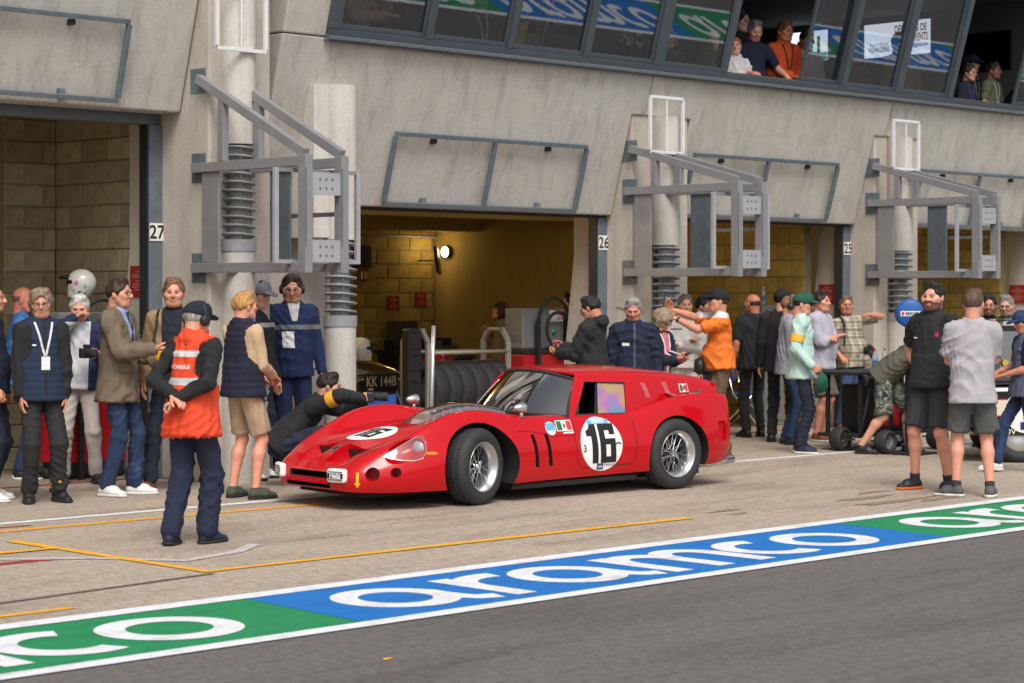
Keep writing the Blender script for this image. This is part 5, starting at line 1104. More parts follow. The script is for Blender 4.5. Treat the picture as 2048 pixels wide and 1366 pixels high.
    for ex in extras:
        if ex[0] == 'armband': _, s, t0, w2, r_, m_ = ex; a_, e_ = S['sh'+s], S['el'+s]; d = (e_-a_)/np.linalg.norm(e_-a_); c = a_+(e_-a_)*t0; MB().lathe([(r_, -w2/2), (r_+.004, 0), (r_, w2/2)], 20, c, d).build('armband', m_, root, True)
        elif ex[0] == 'ankleband': _, s, m_ = ex; a_, e_ = S['an'+s], S['kn'+s]; d = (e_-a_)/np.linalg.norm(e_-a_); MB().lathe([(.066, .02), (.069, .07), (.068, .12)], 20, a_, d).build('ankle_band', m_, root, True)
        elif ex[0] == 'belt': _, m_, dz, r_ = ex; MB().lathe([(r_, -.018), (r_+.003, 0), (r_, .018)], 26, (0, 0, 0), (0, 0, 1)); mb = MB(); vv = [(r_*math.cos(t), .76*r_*math.sin(t)) for t in np.linspace(0, 2*math.pi, 27)]; mb.add([tuple(S['pel']+S['rt']*a_+S['fw']*b_+S['up']*(dz+z_)) for z_ in (-.018, .018) for a_, b_ in vv], [(i, i+1, i+28, i+27) for i in range(26)]); mb.build('belt', m_, root, True)
        elif ex[0] == 'socks':
            for s in 'RL': a_, e_ = S['an'+s], S['kn'+s]; d = (e_-a_)/np.linalg.norm(e_-a_); MB().lathe([(.041, -.01), (.043, .03), (.042, ex[2])], 16, a_, d).build('sock', ex[1], root, True)
        elif ex[0] == 'watch': s = ex[1]; d = (S['wr'+s]-S['el'+s]); d /= np.linalg.norm(d); MB().lathe([(.033, -.012), (.035, 0), (.033, .012)], 16, S['wr'+s]-d*.02, d).build('watch', M_BLACK, root, True)
        elif ex[0] == 'strap': # over-shoulder strap seen on the front or back
            _, s, m_ = ex; sd = 1 if s == 'R' else -1; c = S['sh'+s]-S['rt']*sd*.05; mb = MB(); L = [c+S['fw']*.135*math.cos(t)*1.0+S['up']*(.085*math.sin(t)-.02) for t in np.linspace(-.2, math.pi+.2, 12)]; L = [S['pel']+S['up']*.2+S['fw']*.15+S['rt']*sd*.16]+L
            for a_, b_ in zip(L[:-1], L[1:]): mb.beam(a_, b_, .042, .01, S['rt'])
            mb.build('strap', m_, root)
    OUT['mw'] = lambda p: np.array(root_matrix(root)@Vector(np.asarray(p, float)))
    return OUT
def root_matrix(o): return Matrix.LocRotScale(o.location, o.rotation_euler, o.scale)
def held(name, label, cat, builder, out, p, R=None, group=None):
    """a separate thing placed in the wearer's space; builder(parent) makes the parts"""
    m = root_matrix(out['root']); e = thing(name, label, cat, group=group); L = Matrix.Translation(Vector(np.asarray(p, float)))
    if R is not None: L = L @ Matrix(np.asarray(R).tolist()).to_4x4()
    e.matrix_world = m @ L; w_ = m @ L; e.location, e.rotation_euler, e.scale = w_.to_translation(), w_.to_euler(), w_.to_scale(); builder(e); return e
# ---------------------------------------------------------------- people in the pit lane
B_ = srgb
BLACKC = fabric((.014,.014,.016)); NAVY = B_(22,32,58); DENIM = B_(38,58,92)
LEA = lambda c, n: mat(n, B_(*c), .5, var=.2)
SH_BLK = mat('black_shoe', (.015,.015,.016), .5, var=.2); SO_BLK = mat('black_sole', (.02,.02,.02), .8); SH_WHT = mat('white_shoe', (.72,.71,.68), .5, var=.06); SO_WHT = mat('white_sole', (.66,.65,.60), .7, var=.1); SH_BRN = LEA((118,66,40), 'brown_leather'); SH_GRY = mat('grey_shoe', B_(86,84,82), .8, var=.15); SH_NAV = mat('navy_shoe', B_(26,34,58), .7, var=.15); SO_GUM = mat('gum_sole', B_(150,112,70), .8); SO_ORG = mat('orange_sole', B_(214,110,40), .7); SH_OLV = mat('olive_shoe', B_(72,78,66), .8, var=.15)
SH_WHT['dark'] = 0
M_YBAND = mat('yellow_armband', B_(232,170,50), .7, var=.05)
M_LANY = mat('white_lanyard', (.62,.62,.64), .7, var=.2, vscale=40); M_BADGE = mat('badge_card', (.78,.78,.78), .4, var=.1, vscale=30)
GP = 'people standing in the pit lane'
# ---------------------------------------------------------------- things in and around the garages
M_REDC = mat('red_cabinet_paint', srgb(176,28,34), .4, var=.08); M_GREYC = mat('grey_cabinet', srgb(128,130,130), .5, .2, var=.08); M_ALU = mat('aluminium', (.62,.62,.62), .35, .7, var=.08); M_DKOL = mat('dark_olive_car_paint', (.055,.05,.028), .15, coat=1.)
def loft(name, secs, m, parent, cap=True, smooth=35):
    n = len(secs[0]); V = np.concatenate([np.asarray(s, float) for s in secs]); F = [(i*n+j, i*n+(j+1) % n, (i+1)*n+(j+1) % n, (i+1)*n+j) for i in range(len(secs)-1) for j in range(n)]
    if cap: F += [tuple(range(n)), tuple(len(V)-n+j for j in range(n))[::-1]]
    o = new_obj(name, V, F, m, parent); fix_normals(o.data); smooth_by_angle(o.data, smooth); return o
def tyre(parent, c, axis, R=.32, W=.2, name='tyre'):
    return MB().lathe([(R*.62, -W/2), (R*.86, -W/2-.012), (R*.96, -W/2+.01), (R, -W/2+.035), (R, W/2-.035), (R*.96, W/2-.01), (R*.86, W/2+.012), (R*.62, W/2)], 40, c, axis, True).build(name, M_TYRE, parent, True)
# notices
def notice(org, xd, label, w_=.26, h_=.26):
    xd = np.array(xd, float); n = np.cross(xd, (0, 0, 1)); t = thing('notice', label, 'sign', tuple(org)); a, b = xd*w_/2, np.array([0, 0, h_/2]); P = [-a-b, a-b, a+b, -a+b]
    mb = MB().prism([p for p in P], -n*.006); mb.build('board', M_REDP, t)
    for i, (z, ww) in enumerate([(.085, .3), (.055, .72), (.032, .66), (-.005, .25), (-.035, .60), (-.062, .70), (-.088, .45)]): mb = MB().prism([xd*(-ww*w_/2)+np.array([0, 0, z])+n*.002, xd*(ww*w_/2)+np.array([0, 0, z])+n*.002, xd*(ww*w_/2)+np.array([0, 0, z+.011])+n*.002, xd*(-ww*w_/2)+np.array([0, 0, z+.011])+n*.002], n*.002); mb.build('text_line', mat('notice_text', srgb(196,120,104), .6), t)
notice((11.985, 17.22, 1.90), (0,-1,0), 'red notice board on the concrete beside garage 27', .26, .30)
notice((23.065, 17.22, 1.76), (0,-1,0), 'red notice board inside the jamb of garage 25', .26, .27)
notice((27.83, 17.25, 1.76), (0,-1,0), 'red notice board at the far right edge', .28, .27)
notice((21.85, 24.58, 1.62), (1,0,0), 'lower left red notice on the back wall of the lit garage', .24, .22); notice((22.42, 24.58, 1.68), (1,0,0), 'upper right red notice on the back wall of the lit garage', .24, .22)
fs = thing('fire_sign', 'red extinguisher sign with white flames on the block wall', 'sign', (21.24, 24.585, 2.05)); part_box('panel', (-.075,-.006,-.10), (.075,.0,.10), M_REDP, fs)
for k in range(3): mb = MB().tube([(.01+.02*k, -.008, -.05), (.02+.02*k, -.008, 0), (.01+.02*k, -.008, .05)], .005, 6); mb.build('flame_mark', M_WHITE, fs)
part_box('extinguisher_mark', (-.055,-.009,-.06), (-.02,-.0065,.05), M_WHITE, fs)
tv = thing('monitor', 'dark monitor hanging on the back wall beside the vent rings', 'monitor', (21.05, 24.45, 2.32)); part_box('screen', (-.25,-.03,-.16), (.22,.02,.18), M_BLACK, tv, .01); part_box('bezel_light', (-.25,-.034,-.165), (.22,-.031,-.15), mat('blue_bezel', srgb(30,50,110), .4), tv); part_box('bracket', (-.04,.021,-.04), (.04,.14,.04), M_STEELD, tv)
tv = thing('monitor', 'thin black monitor seen edge-on beside the glowing lamp', 'monitor', (22.36, 24.10, 2.28)); MB().beam((0,-.0,-.20), (.0,.06,.20), .05, .40, (1,.9,0)).build('screen', M_BLACK, tv, bevel=.008); MB().tube([(.0,0.02,0), (.0,.48,.0)], .012).build('arm', M_BLACK, tv)
# dark sports car in the garage
t = thing('sports_car', 'dark green-gold sports car with black KK 144B plate inside the lit garage', 'car', (16.42, 19.30, 0), 0)
def sect(y, w_, z0, z1, k=.35):
    pts = []
    for a in np.linspace(0, 2*math.pi, 25)[:-1]: c, s = math.cos(a), math.sin(a); pts.append((w_*math.copysign(abs(c)**.6, c), y, (z0+z1)/2+(z1-z0)/2*math.copysign(abs(s)**(.75), s)))
    return pts
loft('bodywork', [sect(y, w_, z0, z1) for y, w_, z0, z1 in ((-.55,.30,.60,.76),(-.50,.52,.50,.84),(-.35,.66,.38,.90),(0,.75,.28,.98),(.5,.78,.25,1.05),(1.2,.80,.24,1.12),(2.6,.80,.24,1.1),(3.6,.7,.3,.95))], M_DKOL, t)
for x in (-.52, .52): MB().lathe([(.001,.05),(.05,.04),(.085,0),(.09,-.06)], 22, (x,-.42,.72), (0,-1,0)).build('headlamp', M_CHROME, t, True)
for s in (-1, 1): MB().tube([(.66*s,-.25,.76),(.60*s,-.46,.76),(.42*s,-.56,.76),(.16*s,-.58,.76)], .028, 10).build('bumper', M_CHROME, t, True)
MB().tube([(.66,-.3,.72),(.72,-.32,.73)], .012, 8).build('indicator_stalk', M_CHROME, t)
part_box('number_plate', (-.27,-.615,.66), (.27,-.60,.84), M_INK, t, .006); text_obj('plate_text', 'KK 144B', (0,-.6165,.695), (1,0,0), (0,0,1), .115, mat('plate_cream', srgb(206,186,140), .5), t, bold=.01, width=.46)
for x in (-.72, .72):
    for y in (.2, 2.6): tyre(t, (x, y, .31), (1,0,0), .31, .16)
helm_w = mat('white_helmet', (.72,.70,.64), .2, coat=.6)
def helmet(name, label, loc, rz, stickers=True):
    e = thing(name, label, 'helmet', loc, rz); F = Field((-.16,-.17,-.02), (.16,.2,.32), .0075); F.ell((0,-.005,.15), (.122,.145,.135), k=.02); F.cap((0,.02,.05), (0,.05,.03), .095, .08, k=.05); F.clip((0,0,-1), -.004)
    F.ell((0,.16,.155), (.10,.07,.052), k=.012, sub=True); V, Q = F.mesh(); new_obj('shell', V, Q, helm_w, e, True)
    F = Field((-.14,0,.08), (.14,.25,.30), .0075); F.ell((0,.015,.155), (.118,.128,.075), k=.01); F.ell((0,-.055,.15), (.2,.13,.2), k=.005, sub=True); V, Q = F.mesh(); new_obj('visor_opening', V, Q, M_BLACK, e, True)
    F = Field((-.14,0,.15), (.14,.3,.32), .0075); F.ell((0,.145,.205), (.09,.075,.020), RX(-.1), k=.01); V, Q = F.mesh(); new_obj('peak', V, Q, M_BLACK, e, True)
    if stickers:
        for k, (y, z, r_, m_) in enumerate([(.02,.15,.022,mat('pink_sticker',srgb(200,120,160),.4)),(.0,.075,.024,M_NAVYP),(-.05,.06,.018,M_INK),(-.06,.12,.015,M_LBLUE),(.045,.085,.014,M_LBLUE)]):
            x = .122*math.sqrt(max(.05, 1-(y/.145)**2-((z-.15)/.135)**2))+.004; [MB().lathe([(.001,.003),(r_,.0)], 16, (x*s, y, z), (s,0,0)).build('sticker', m_, e) for s in (-1, 1)]
    return e
helmet('crash_helmet', 'white open-face helmet with round stickers on top of a cabinet', (11.60,17.62,1.735), math.radians(45))
helmet('crash_helmet', 'cream helmet resting on the bonnet of the dark sports car', (16.46,19.10,.975), math.radians(-128), False)
# blue folding chair near the column
t = thing('folding_chair', 'blue canvas folding chair behind the nose of the red car', 'chair', (14.62, 16.62, 0)); M_BLUEC = fabric_blue = mat('blue_canvas', srgb(38,84,160), .85, var=.2, vscale=12, bump=.3)
loft('back_rest', [[(-.30, .12+.04*math.sin(x*3), .46), (-.30, .14, .46), (-.30, .14, .72), (-.30, .12, .72)] for x in (0,)]+[[(-.30+.6*i/8, .12+.05*math.sin(math.pi*i/8), .46), (-.30+.6*i/8, .14+.05*math.sin(math.pi*i/8), .46), (-.30+.6*i/8, .14+.05*math.sin(math.pi*i/8), .72-.03*math.sin(math.pi*i/8)), (-.30+.6*i/8, .12+.05*math.sin(math.pi*i/8), .72-.03*math.sin(math.pi*i/8))] for i in range(1, 9)], M_BLUEC, t)
part_box('seat', (-.28,-.32,.32), (.28,.10,.35), M_BLUEC, t, .01)
for x in (-.31, .31):
    for a, b in (((x,.13,.74),(x,-.30,0)), ((x,-.30,.36),(x,.20,0))): MB().tube([a, b], .012, 8).build('leg', M_BLACK, t)
# tyre trolley
t = thing('tyre_rack', 'aluminium rack holding a row of racing tyres behind the red car', 'rack', (16.3, 17.75, 0), 0)
for x in (0, 1.28):
    for y in (0, .42): part_box('upright', (x-.03, y-.02, .3), (x+.03, y+.02, 1.22), M_ALU, t, .004)
    MB().beam((x,0,1.22), (x,.10,1.36), .06, .035).build('corner_brace', M_ALU, t); MB().beam((x,.42,1.22), (x,.32,1.36), .06, .035).build('corner_brace', M_ALU, t); MB().beam((x,.08,1.36), (x,.34,1.36), .06, .035).build('top_bar', M_ALU, t)
for y in (0, .42): MB().tube([(0,y,1.10),(1.28,y,1.10)], .022, 12).build('rail', mat('pale_tube', srgb(170,160,140), .5, .2), t, True); MB().tube([(0,y,.33),(1.28,y,.33)], .02, 10).build('lower_rail', M_ALU, t, True)
for x in (0, 1.28):
    for y in (0, .42): MB().lathe([(.001,-.02),(.05,-.02),(.055,0),(.05,.02),(.001,.02)], 16, (x,y,.055), (0,1,0)).build('castor', M_RUBBER, t, True); part_box('castor_fork', (x-.02,y-.028,.05), (x+.02,y-.021,.32), M_STEELD, t)
for k, w_ in enumerate(('leftmost', 'second from the left', 'third from the left', 'third from the right', 'second from the right', 'rightmost')): e = thing('slick_wheel', f'black slick tyre {w_} in the aluminium rack', 'tyre', (16.42+.21*k, 17.96, .675), group='tyres in the rack'); tyre(e, (0,0,0), (1,.15,0), .325, .19); MB().lathe([(.20,-.08),(.18,-.02),(.04,-.02),(.001,-.02)], 24, axis=(-1,-.15,0)).build('rim', M_STEELD, e, True)
# dark curtain, pole and work bench in the garage
t = thing('silver_pole', 'upright silver tube leaning beside the tyre rack', 'pole', (15.9, 17.30, 0)); MB().tube([(.0,0,0),(.06,.02,.70),(.10,.03,1.42)], [.028,.026,.022], 12).build('tube', M_ALU, t, True); part_box('foot_plate', (-.06,-.06,.0), (.06,.06,.012), M_BLACK, t)
t = thing('dark_banner', 'tall narrow dark banner behind the silver pole', 'cabinet', (16.05, 17.9, 0)); part_box('carcass', (.0,-.10,.06), (.20,.02,1.38), M_BLACK, t, .02)  # cabinet shape stands in for the dark curtain-like banner
for z in (.3, .6, .9, 1.15): part_box('front_panel', (.015,-.112,z), (.185,-.101,z+.22), mat('black_front', (.02,.02,.022), .4), t, .005); part_box('handle', (.05,-.13,z+.18), (.15,-.113,z+.19), M_BLACK, t)
for x in (.04, .16): part_box('plinth', (x-.03,-.09,0), (x+.03,.01,.06), M_RUBBER, t)
t = thing('work_bench', 'cluttered dark work bench against the block wall', 'bench', (22.0, 24.1, 0)); part_box('top', (-.75,-.25,.86), (.55,.25,.92), M_BLACK, t, .01); part_box('back_panel', (-.45,.26,.95), (.15,.30,1.35), mat('poster_dark', (.06,.06,.055), .6, var=.6, vscale=8), t)
for x in (-.68, .48): part_box('leg', (x-.04,-.2,0), (x+.04,.2,.86), M_BLACK, t)
for i, (x, h_, m_) in enumerate([(-.6,.14,M_BLACK),(-.35,.10,M_STEELD),(-.1,.18,M_BLACK),(.2,.12,M_STEELD),(.4,.16,M_BLACK)]): part_box('case', (-.09,-.15,.0), (.09,.1,h_), m_, thing('storage_box', 'dark box among the clutter on the work bench', 'box', (22.0+x, 24.1, .922), group='boxes on the work bench'), .01)
def hose(name, label, pts, r=.016):
    P = curve_pts(pts, 40); o = MB().tube(list(P), r, 10).build(name, M_RUBBER, None, True); tag(o, label, 'hose'); return o
hose('hose', 'looped black hose above the cream helmet', [(16.9,20.0,.95),(16.9,20.0,1.25),(17.05,20.0,1.38),(17.2,20.05,1.25),(17.12,20.05,.9),(17.1,20.0,.0)])
# red bike behind the rack
t = thing('motorcycle', 'red motorcycle with black handlebars behind the tyre rack', 'motorcycle', (18.3, 19.6, 0), .3)
F = Field((-.8,-.25,.3), (.8,.25,1.1), .016); F.cap((-.25,0,.92), (.12,0,.86), .15, .11, k=.05); F.cap((.1,0,.84), (.6,0,.86), .09, .08, k=.05); F.cap((-.6,0,.8), (-.3,0,.9), .13, .12, k=.06); V, Q = F.mesh(); new_obj('bodywork', V, Q, mat('red_bike_paint', srgb(190,30,26), .25, coat=.8), t, True)
MB().tube([(-.35,-.36,1.12),(-.40,-.2,1.10),(-.38,0,1.04),(-.40,.2,1.10),(-.35,.36,1.12)], .016, 8).build('handlebar', M_BLACK, t, True); MB().tube([(-.36,0,1.06),(-.72,0,.30)], .03, 8).build('fork', M_STEELD, t)
for x in (-.72, .66): tyre(t, (x,0,.31), (0,1,0), .31, .11, 'wheel'); MB().lathe([(.19,-.03),(.02,-.03),(.02,.03),(.19,.03)], 24, (x,0,.31), (0,1,0)).build('rim', M_STEEL, t)
part_box('engine', (-.3,-.13,.3), (.3,.13,.72), M_STEELD, t, .04); part_box('saddle', (.05,-.12,.93), (.6,.12,.99), M_BLACK, t, .03)
# red refuelling machine (one by each garage)
def machine(loc, rz, label):
    t = thing('service_machine', label, 'machine', loc, rz, 'red and grey service machines'); W_ = .76
    part_box('red_base', (-W_/2,-.3,.16), (W_/2,.06,1.06), M_REDC, t, .015); part_box('black_top', (-W_/2-.01,-.31,1.062), (W_/2+.01,.07,1.12), M_BLACK, t, .006); part_box('plinth', (-W_/2+.03,-.28,.05), (W_/2-.03,.04,.16), M_BLACK, t)
    part_box('control_cabinet', (-W_/2+.02,-.26,1.122), (W_/2-.04,.04,1.60), M_GREYC, t, .012); part_box('cabinet_door', (.05,-.272,1.15), (W_/2-.06,-.262,1.57), M_GREYC, t, .008)
    part_box('label_plate', (.08,-.276,1.44), (W_/2-.07,-.2725,1.575), M_WHITE, t)
    for i in range(3):
        for j in range(2): MB().lathe([(.014,.0),(.022,.0),(.022,.002),(.014,.002)], 14, (.23+.045*i,-.2765,1.48+.055*j), (0,-1,0), True).build('warning_ring', M_REDPR, t)
    MB().lathe([(.001,.03),(.028,.028),(.03,0)], 16, (.14,-.272,1.32), (0,-1,0)).build('green_knob', mat('green_knob', srgb(40,140,110), .4), t, True)
    part_box('hose_post', (-.20,-.36,.0), (-.15,-.31,1.45), M_BLACK, t)
    MB().tube(list(curve_pts([(-.17,-.34,1.45),(-.1,-.36,1.66),(.10,-.38,1.72),(.30,-.37,1.55),(.36,-.36,1.28),(.26,-.36,1.12),(.06,-.37,1.14),(-.06,-.37,1.35),(.02,-.37,1.52),(.2,-.38,1.54),(.33,-.37,1.40),(.38,-.36,1.1)], 70)), .022, 10).build('hose', M_RUBBER, t, True)
    for x in (-.34, .34):
        for y in (-.22, .0): MB().lathe([(.001,-.025),(.05,-.025),(.055,0),(.05,.025),(.001,.025)], 14, (x,y,.055), (1,0,0)).build('castor', M_RUBBER, t, True)
    return t
machine((18.12, 17.95, 0), 0, 'red and grey machine with looping black hose beside the hoodie wearer'); machine((11.55, 17.62, 0), 0, 'red and grey machine under the white helmet beside garage 27')
for k, (z_, w_) in enumerate(((.74,'topmost tyre, with a paper tag, of the flat stack beside the red machine'), (.505,'middle tyre of the flat stack beside the red machine'), (.27,'bottom tyre of the flat stack beside the red machine'))):
    e = thing('spare_wheel', w_, 'tyre', (18.62, 17.45, z_), group='tyres stacked flat'); tyre(e, (0,0,0), (0,0,1), .27, .22); MB().lathe([(.165,.06),(.12,.03),(.03,.03),(.001,.03)], 24).build('rim', M_STEELD, e, True)
    if k == 0: part_box('paper_tag', (-.20,-.285,-.06), (-.14,-.265,.06), M_WHITE, e)
e = thing('pallet', 'low wooden pallet under the flat stack of tyres', 'pallet', (18.62, 17.45, 0)); mw = mat('pallet_wood', (.25,.17,.1), .9, var=.2)
for x in (-.24, -.08, .08, .24): part_box('plank', (x-.06,-.28,.12), (x+.06,.28,.145), mw, e)
for y in (-.24, 0, .24): part_box('runner', (-.3,y-.04,0), (.3,y+.04,.119), mw, e)
# folding chair, table and bottles in garage 25
t = thing('metal_chair', 'chrome folding chair with blue seat in the doorway of garage 25', 'chair', (22.0, 17.75, 0), .4)
for x in (-.2, .2): MB().tube([(x,.2,.82),(x,.12,.46),(x,-.26,.0)], .012, 8).build('leg', M_CHROME, t, True); MB().tube([(x,-.16,.45),(x,.28,0)], .012, 8).build('leg', M_CHROME, t, True)
part_box('seat', (-.2,-.18,.44), (.2,.16,.47), mat('blue_plastic', srgb(40,66,120), .5), t, .01); part_box('back_rest', (-.2,.185,.62), (.2,.2,.80), mat('blue_plastic', srgb(40,66,120), .5), t, .005)
t = thing('garage_table', 'dark table with bottles at the back of garage 25', 'table', (22.2, 18.9, 0)); part_box('top', (-.5,-.3,.70), (.45,.3,.74), M_BLACK, t, .008)
for x in (-.45, .40):
    for y in (-.25, .25): part_box('leg', (x-.02,y-.02,0), (x+.02,y+.02,.70), M_STEELD, t)
M_PET = mat('clear_bottle', (.75,.82,.86), .1, trans=.6); M_LAB = mat('blue_label', srgb(70,120,180), .5)
def bottle(loc, label, red=True):
    e = thing('water_bottle', label, 'bottle', loc, group='water bottles'); MB().lathe([(.001,0),(.031,.002),(.033,.03),(.031,.09),(.033,.14),(.028,.18),(.013,.215),(.013,.225)], 18).build('bottle_body', M_PET, e, True); MB().lathe([(.0338,.06),(.0338,.12)], 18).build('label', M_LAB, e, True); MB().lathe([(.014,.222),(.014,.245),(.001,.246)], 12).build('bottle_cap', M_REDPR if red else M_WHITE, e)
bottle((22.05,18.72,.74), 'clear water bottle on the dark table in garage 25', False); bottle((22.3,18.75,.74), 'second water bottle on the dark table in garage 25')
t = thing('shelf_cabinet', 'grey cabinet with a bottle on top at the edge of garage 25', 'cabinet', (21.9, 16.98+.7, 0)); t.location = (22.55, 17.9, 0); part_box('carcass', (-.25,-.2,.0), (.2,.2,1.62), M_GREYC, t, .01); part_box('door', (-.22,-.212,.08), (.17,-.202,1.55), M_GREYC, t, .006); bottle((22.5,17.85,1.62), 'water bottle standing on the grey cabinet', False)
# trolley with kart wheels, hose reel
t = thing('kart_trolley', 'black trolley on small kart wheels with red boxes, beside the bending man', 'trolley', (19.55, 14.1, 0), 0)
part_box('deck', (-.05,.02,.16), (1.35,.60,.20), M_BLACK, t, .006); part_box('box_body', (.35,.10,.202), (1.25,.56,.74), mat('black_case', (.02,.02,.022), .45), t, .02)
for x in (.48, .72, .98): part_box('red_drawer', (x,.088,.26), (x+.15,.098,.62), M_REDC, t, .006)
part_box('tray', (-.10,.0,.86), (.95,.58,.90), M_BLACK, t, .01)
for x in (0.05, .85): part_box('tray_post', (x-.02,.05,.2), (x+.02,.09,.86), M_BLACK, t); part_box('tray_post', (x-.02,.50,.2), (x+.02,.54,.86), M_BLACK, t)
MB().tube([(-.06,.0,.18),(.02,-.02,.45),(.10,-.04,.80)], .018, 8).build('tow_bar', M_BLACK, t, True); MB().tube([(.02,-.24,.80),(.02,-.27,.9),(.06,-.27,.93),(.10,-.25,.88)], .012, 8).build('handle', M_CHROME, t, True)
MB().lathe([(.001,-.26),(.055,-.26),(.06,-.24),(.06,.24),(.055,.26),(.001,.26)], 22, (.30,.0,.795), (1,0,0)).build('rolled_cover', M_BLACK, t, True)
for x, y in ((-.02,-.32), (.03,.33), (1.05,-.28), (1.15,.36)):
    w_ = empty('wheel', (x,y,.135), 0, t); tyre(w_, (0,0,0), (0,1,0), .135, .13); MB().lathe([(.085,-.05),(.075,-.055),(.06,-.03),(.02,-.035),(.001,-.035)], 24, axis=(0,1,0)).build('rim', M_SILVER, w_, True); MB().tube([(0,-.02,0),(0,.2 if y < 0 else -.2,0)], .012, 8).build('axle', M_STEELD, w_)
g = CAMP+ray(1820,627)*23.4
t = thing('hose_reel', 'round blue hose reel on a stand above the bending man', 'reel', (g[0], g[1], 0), 0); z = g[2]; dirc = np.array([-.75,-.66,0]); dirc /= np.linalg.norm(dirc)
MB().lathe([(.001,.07),(.13,.07),(.155,.055),(.16,.0),(.155,-.03)], 32, (0,0,z), dirc).build('blue_cover', mat('blue_reel_cover', srgb(24,86,158), .4, var=.05), t, True); MB().lathe([(.15,-.03),(.15,-.2),(.12,-.24),(.001,-.24)], 28, (0,0,z), dirc).build('drum', M_STEELD, t, True)
sx = np.array([-dirc[1], dirc[0], 0]); c0 = np.array([0,0,z])+dirc*.0715; sx = sx if sx@RT > 0 else -sx
mb = MB().prism([c0-sx*.11-np.array([0,0,.028]), c0+sx*.11-np.array([0,0,.028]), c0+sx*.11+np.array([0,0,.028]), c0-sx*.11+np.array([0,0,.028])], dirc*.002); mb.build('label_strip', M_WHITE, t); text_obj('label_text', 'BERNER', c0+sx*.02-np.array([0,0,.016])+dirc*.003, sx, (0,0,1), .033, M_INK, t, bold=.02, width=.15)
mb = MB().prism([c0-sx*.10-np.array([0,0,.018])+dirc*.003, c0-sx*.07-np.array([0,0,.018])+dirc*.003, c0-sx*.07+np.array([0,0,.018])+dirc*.003, c0-sx*.10+np.array([0,0,.018])+dirc*.003], dirc*.001); mb.build('label_mark', M_REDPR, t)
q = -dirc*.12; part_box('stand', (q[0]-.03,q[1]-.03,.02), (q[0]+.03,q[1]+.03,z-.12), M_BLACK, t); part_box('stand_foot', (q[0]-.22,q[1]-.22,0), (q[0]+.22,q[1]+.22,.025), M_BLACK, t)
bottle((19.95,14.22,.90), 'blue-labelled water bottle on the trolley tray'); bottle((20.25,14.30,.90), 'water bottle on the trolley tray nearest the bending man')
# black racing saloon at the right edge
g = ground(1945, 926)
t = thing('saloon_car', 'black racing saloon with cream stripe and white number roundel at the right edge', 'car', (g[0], g[1], 0), math.atan2(RT[1], RT[0])); M_BLKP = mat('black_car_paint', (.008,.008,.009), .12, coat=1.)
MB().prism([(x,0,z) for x, z in [(.0,.28),(.01,.58),(.06,.72),(.16,.80),(4.0,.86),(4.05,.28)]], (0,1.25,0)).build('bodywork', M_BLKP, t, bevel=.05)
MB().prism([(.17,.08,.80),(.22,.12,1.40),(.32,.14,1.50),(2.9,.14,1.54),(3.7,.08,.85)], (0,1.05,0)).build('cabin', M_BLKP, t, bevel=.06)
MB().prism([(.30,.085,.90),(.34,.118,1.38),(1.5,.118,1.40),(1.5,.085,.90)], (0,.02,0)).build('side_window', M_WSCR, t); part_box('stripe', (.12,-.004,.50), (.40,-.001,.66), mat('cream_paint', srgb(226,214,190), .3), t)
for z in (.494, .666): part_box('stripe_edge', (.12,-.005,z-.006), (.40,-.001,z+.006), M_REDPR, t)
r = empty('number_roundel', (.56,-.006,.54), 0, t); MB().lathe([(.001,.003),(.225,.003)], 40, axis=(0,-1,0)).build('disc', M_WHITE, r); text_obj('digit', '3', (-.14,-.004,.01), (1,0,0), (0,0,1), .065, M_INK, r, bold=.02); part_box('sponsor_box', (-.06,-.006,-.19), (.06,-.0035,-.11), M_NAVYP, r)
MB().lathe([(.001,.004),(.035,.004)], 16, (.36,.06,1.05), (0,-1,0)).build('gold_emblem', mat('gold_print', srgb(190,160,60), .4), t)
text_obj('sill_lettering', 'DV', (.40,-.003,.30), (1,0,0), (0,0,1), .06, M_WHITE, t, bold=.01)
for y in (.16, 1.08): MB().lathe([(.001,.06),(.07,.05),(.095,.01),(.10,-.03)], 24, (.01,y,.56), (-1,0,0)).build('headlamp', M_CHROME, t, True)
part_box('front_bumper', (-.08,.02,.30), (-.02,1.23,.38), M_CHROME, t, .02)
for x in (.50, 3.2):
    for y in (.10, 1.12): w_ = empty('wheel', (x,y,.29), 0, t); tyre(w_, (0,0,0), (0,1,0), .29, .18); MB().lathe([(.18,-.06),(.16,-.07),(.05,-.04),(.001,-.04)], 28, axis=(0,1,0)).build('rim', M_SILVER, w_, True)
# upstairs: screens, orchid
def screen(y0, y1, z0, z1, label, em):
    t = thing('wall_screen', label, 'screen', (28.86, (y0+y1)/2, (z0+z1)/2)); h_, v_ = (y0-y1)/2, (z1-z0)/2
    part_box('casing', (.0,-h_-.02,-v_-.02), (.04,h_+.02,v_+.02), M_BLACK, t); part_box('display', (-.006,-h_,-v_), (-.001,h_,v_), em, t); return t
scw = mat('lit_white_display', (.8,.8,.82), .4, emis=(.86,.9,1), estr=1.1)
t = screen(20.78, 19.49, 5.64, 6.19, 'bright white screen with black and orange lettering behind the panes', scw); O_ = (-.0075, 0, 0)
tx = dict(xd=(0,-1,0), yd=(0,0,1)); m_or = mat('orange_print', srgb(240,96,40), .5)
text_obj('screen_text', 'DÉJÀ PLUS DE', (-.0075,-.27,.10), (0,-1,0), (0,0,1), .115, M_INK, t, bold=.025, width=.62); text_obj('screen_text', '600 ADHÉRENTS', (-.0075,-.27,-.06), (0,-1,0), (0,0,1), .125, m_or, t, bold=.025, width=.66); text_obj('screen_text', 'clubhunaudieres@gmail.com', (-.0075,-.27,-.15), (0,-1,0), (0,0,1), .06, M_INK, t, bold=.025, width=.66)
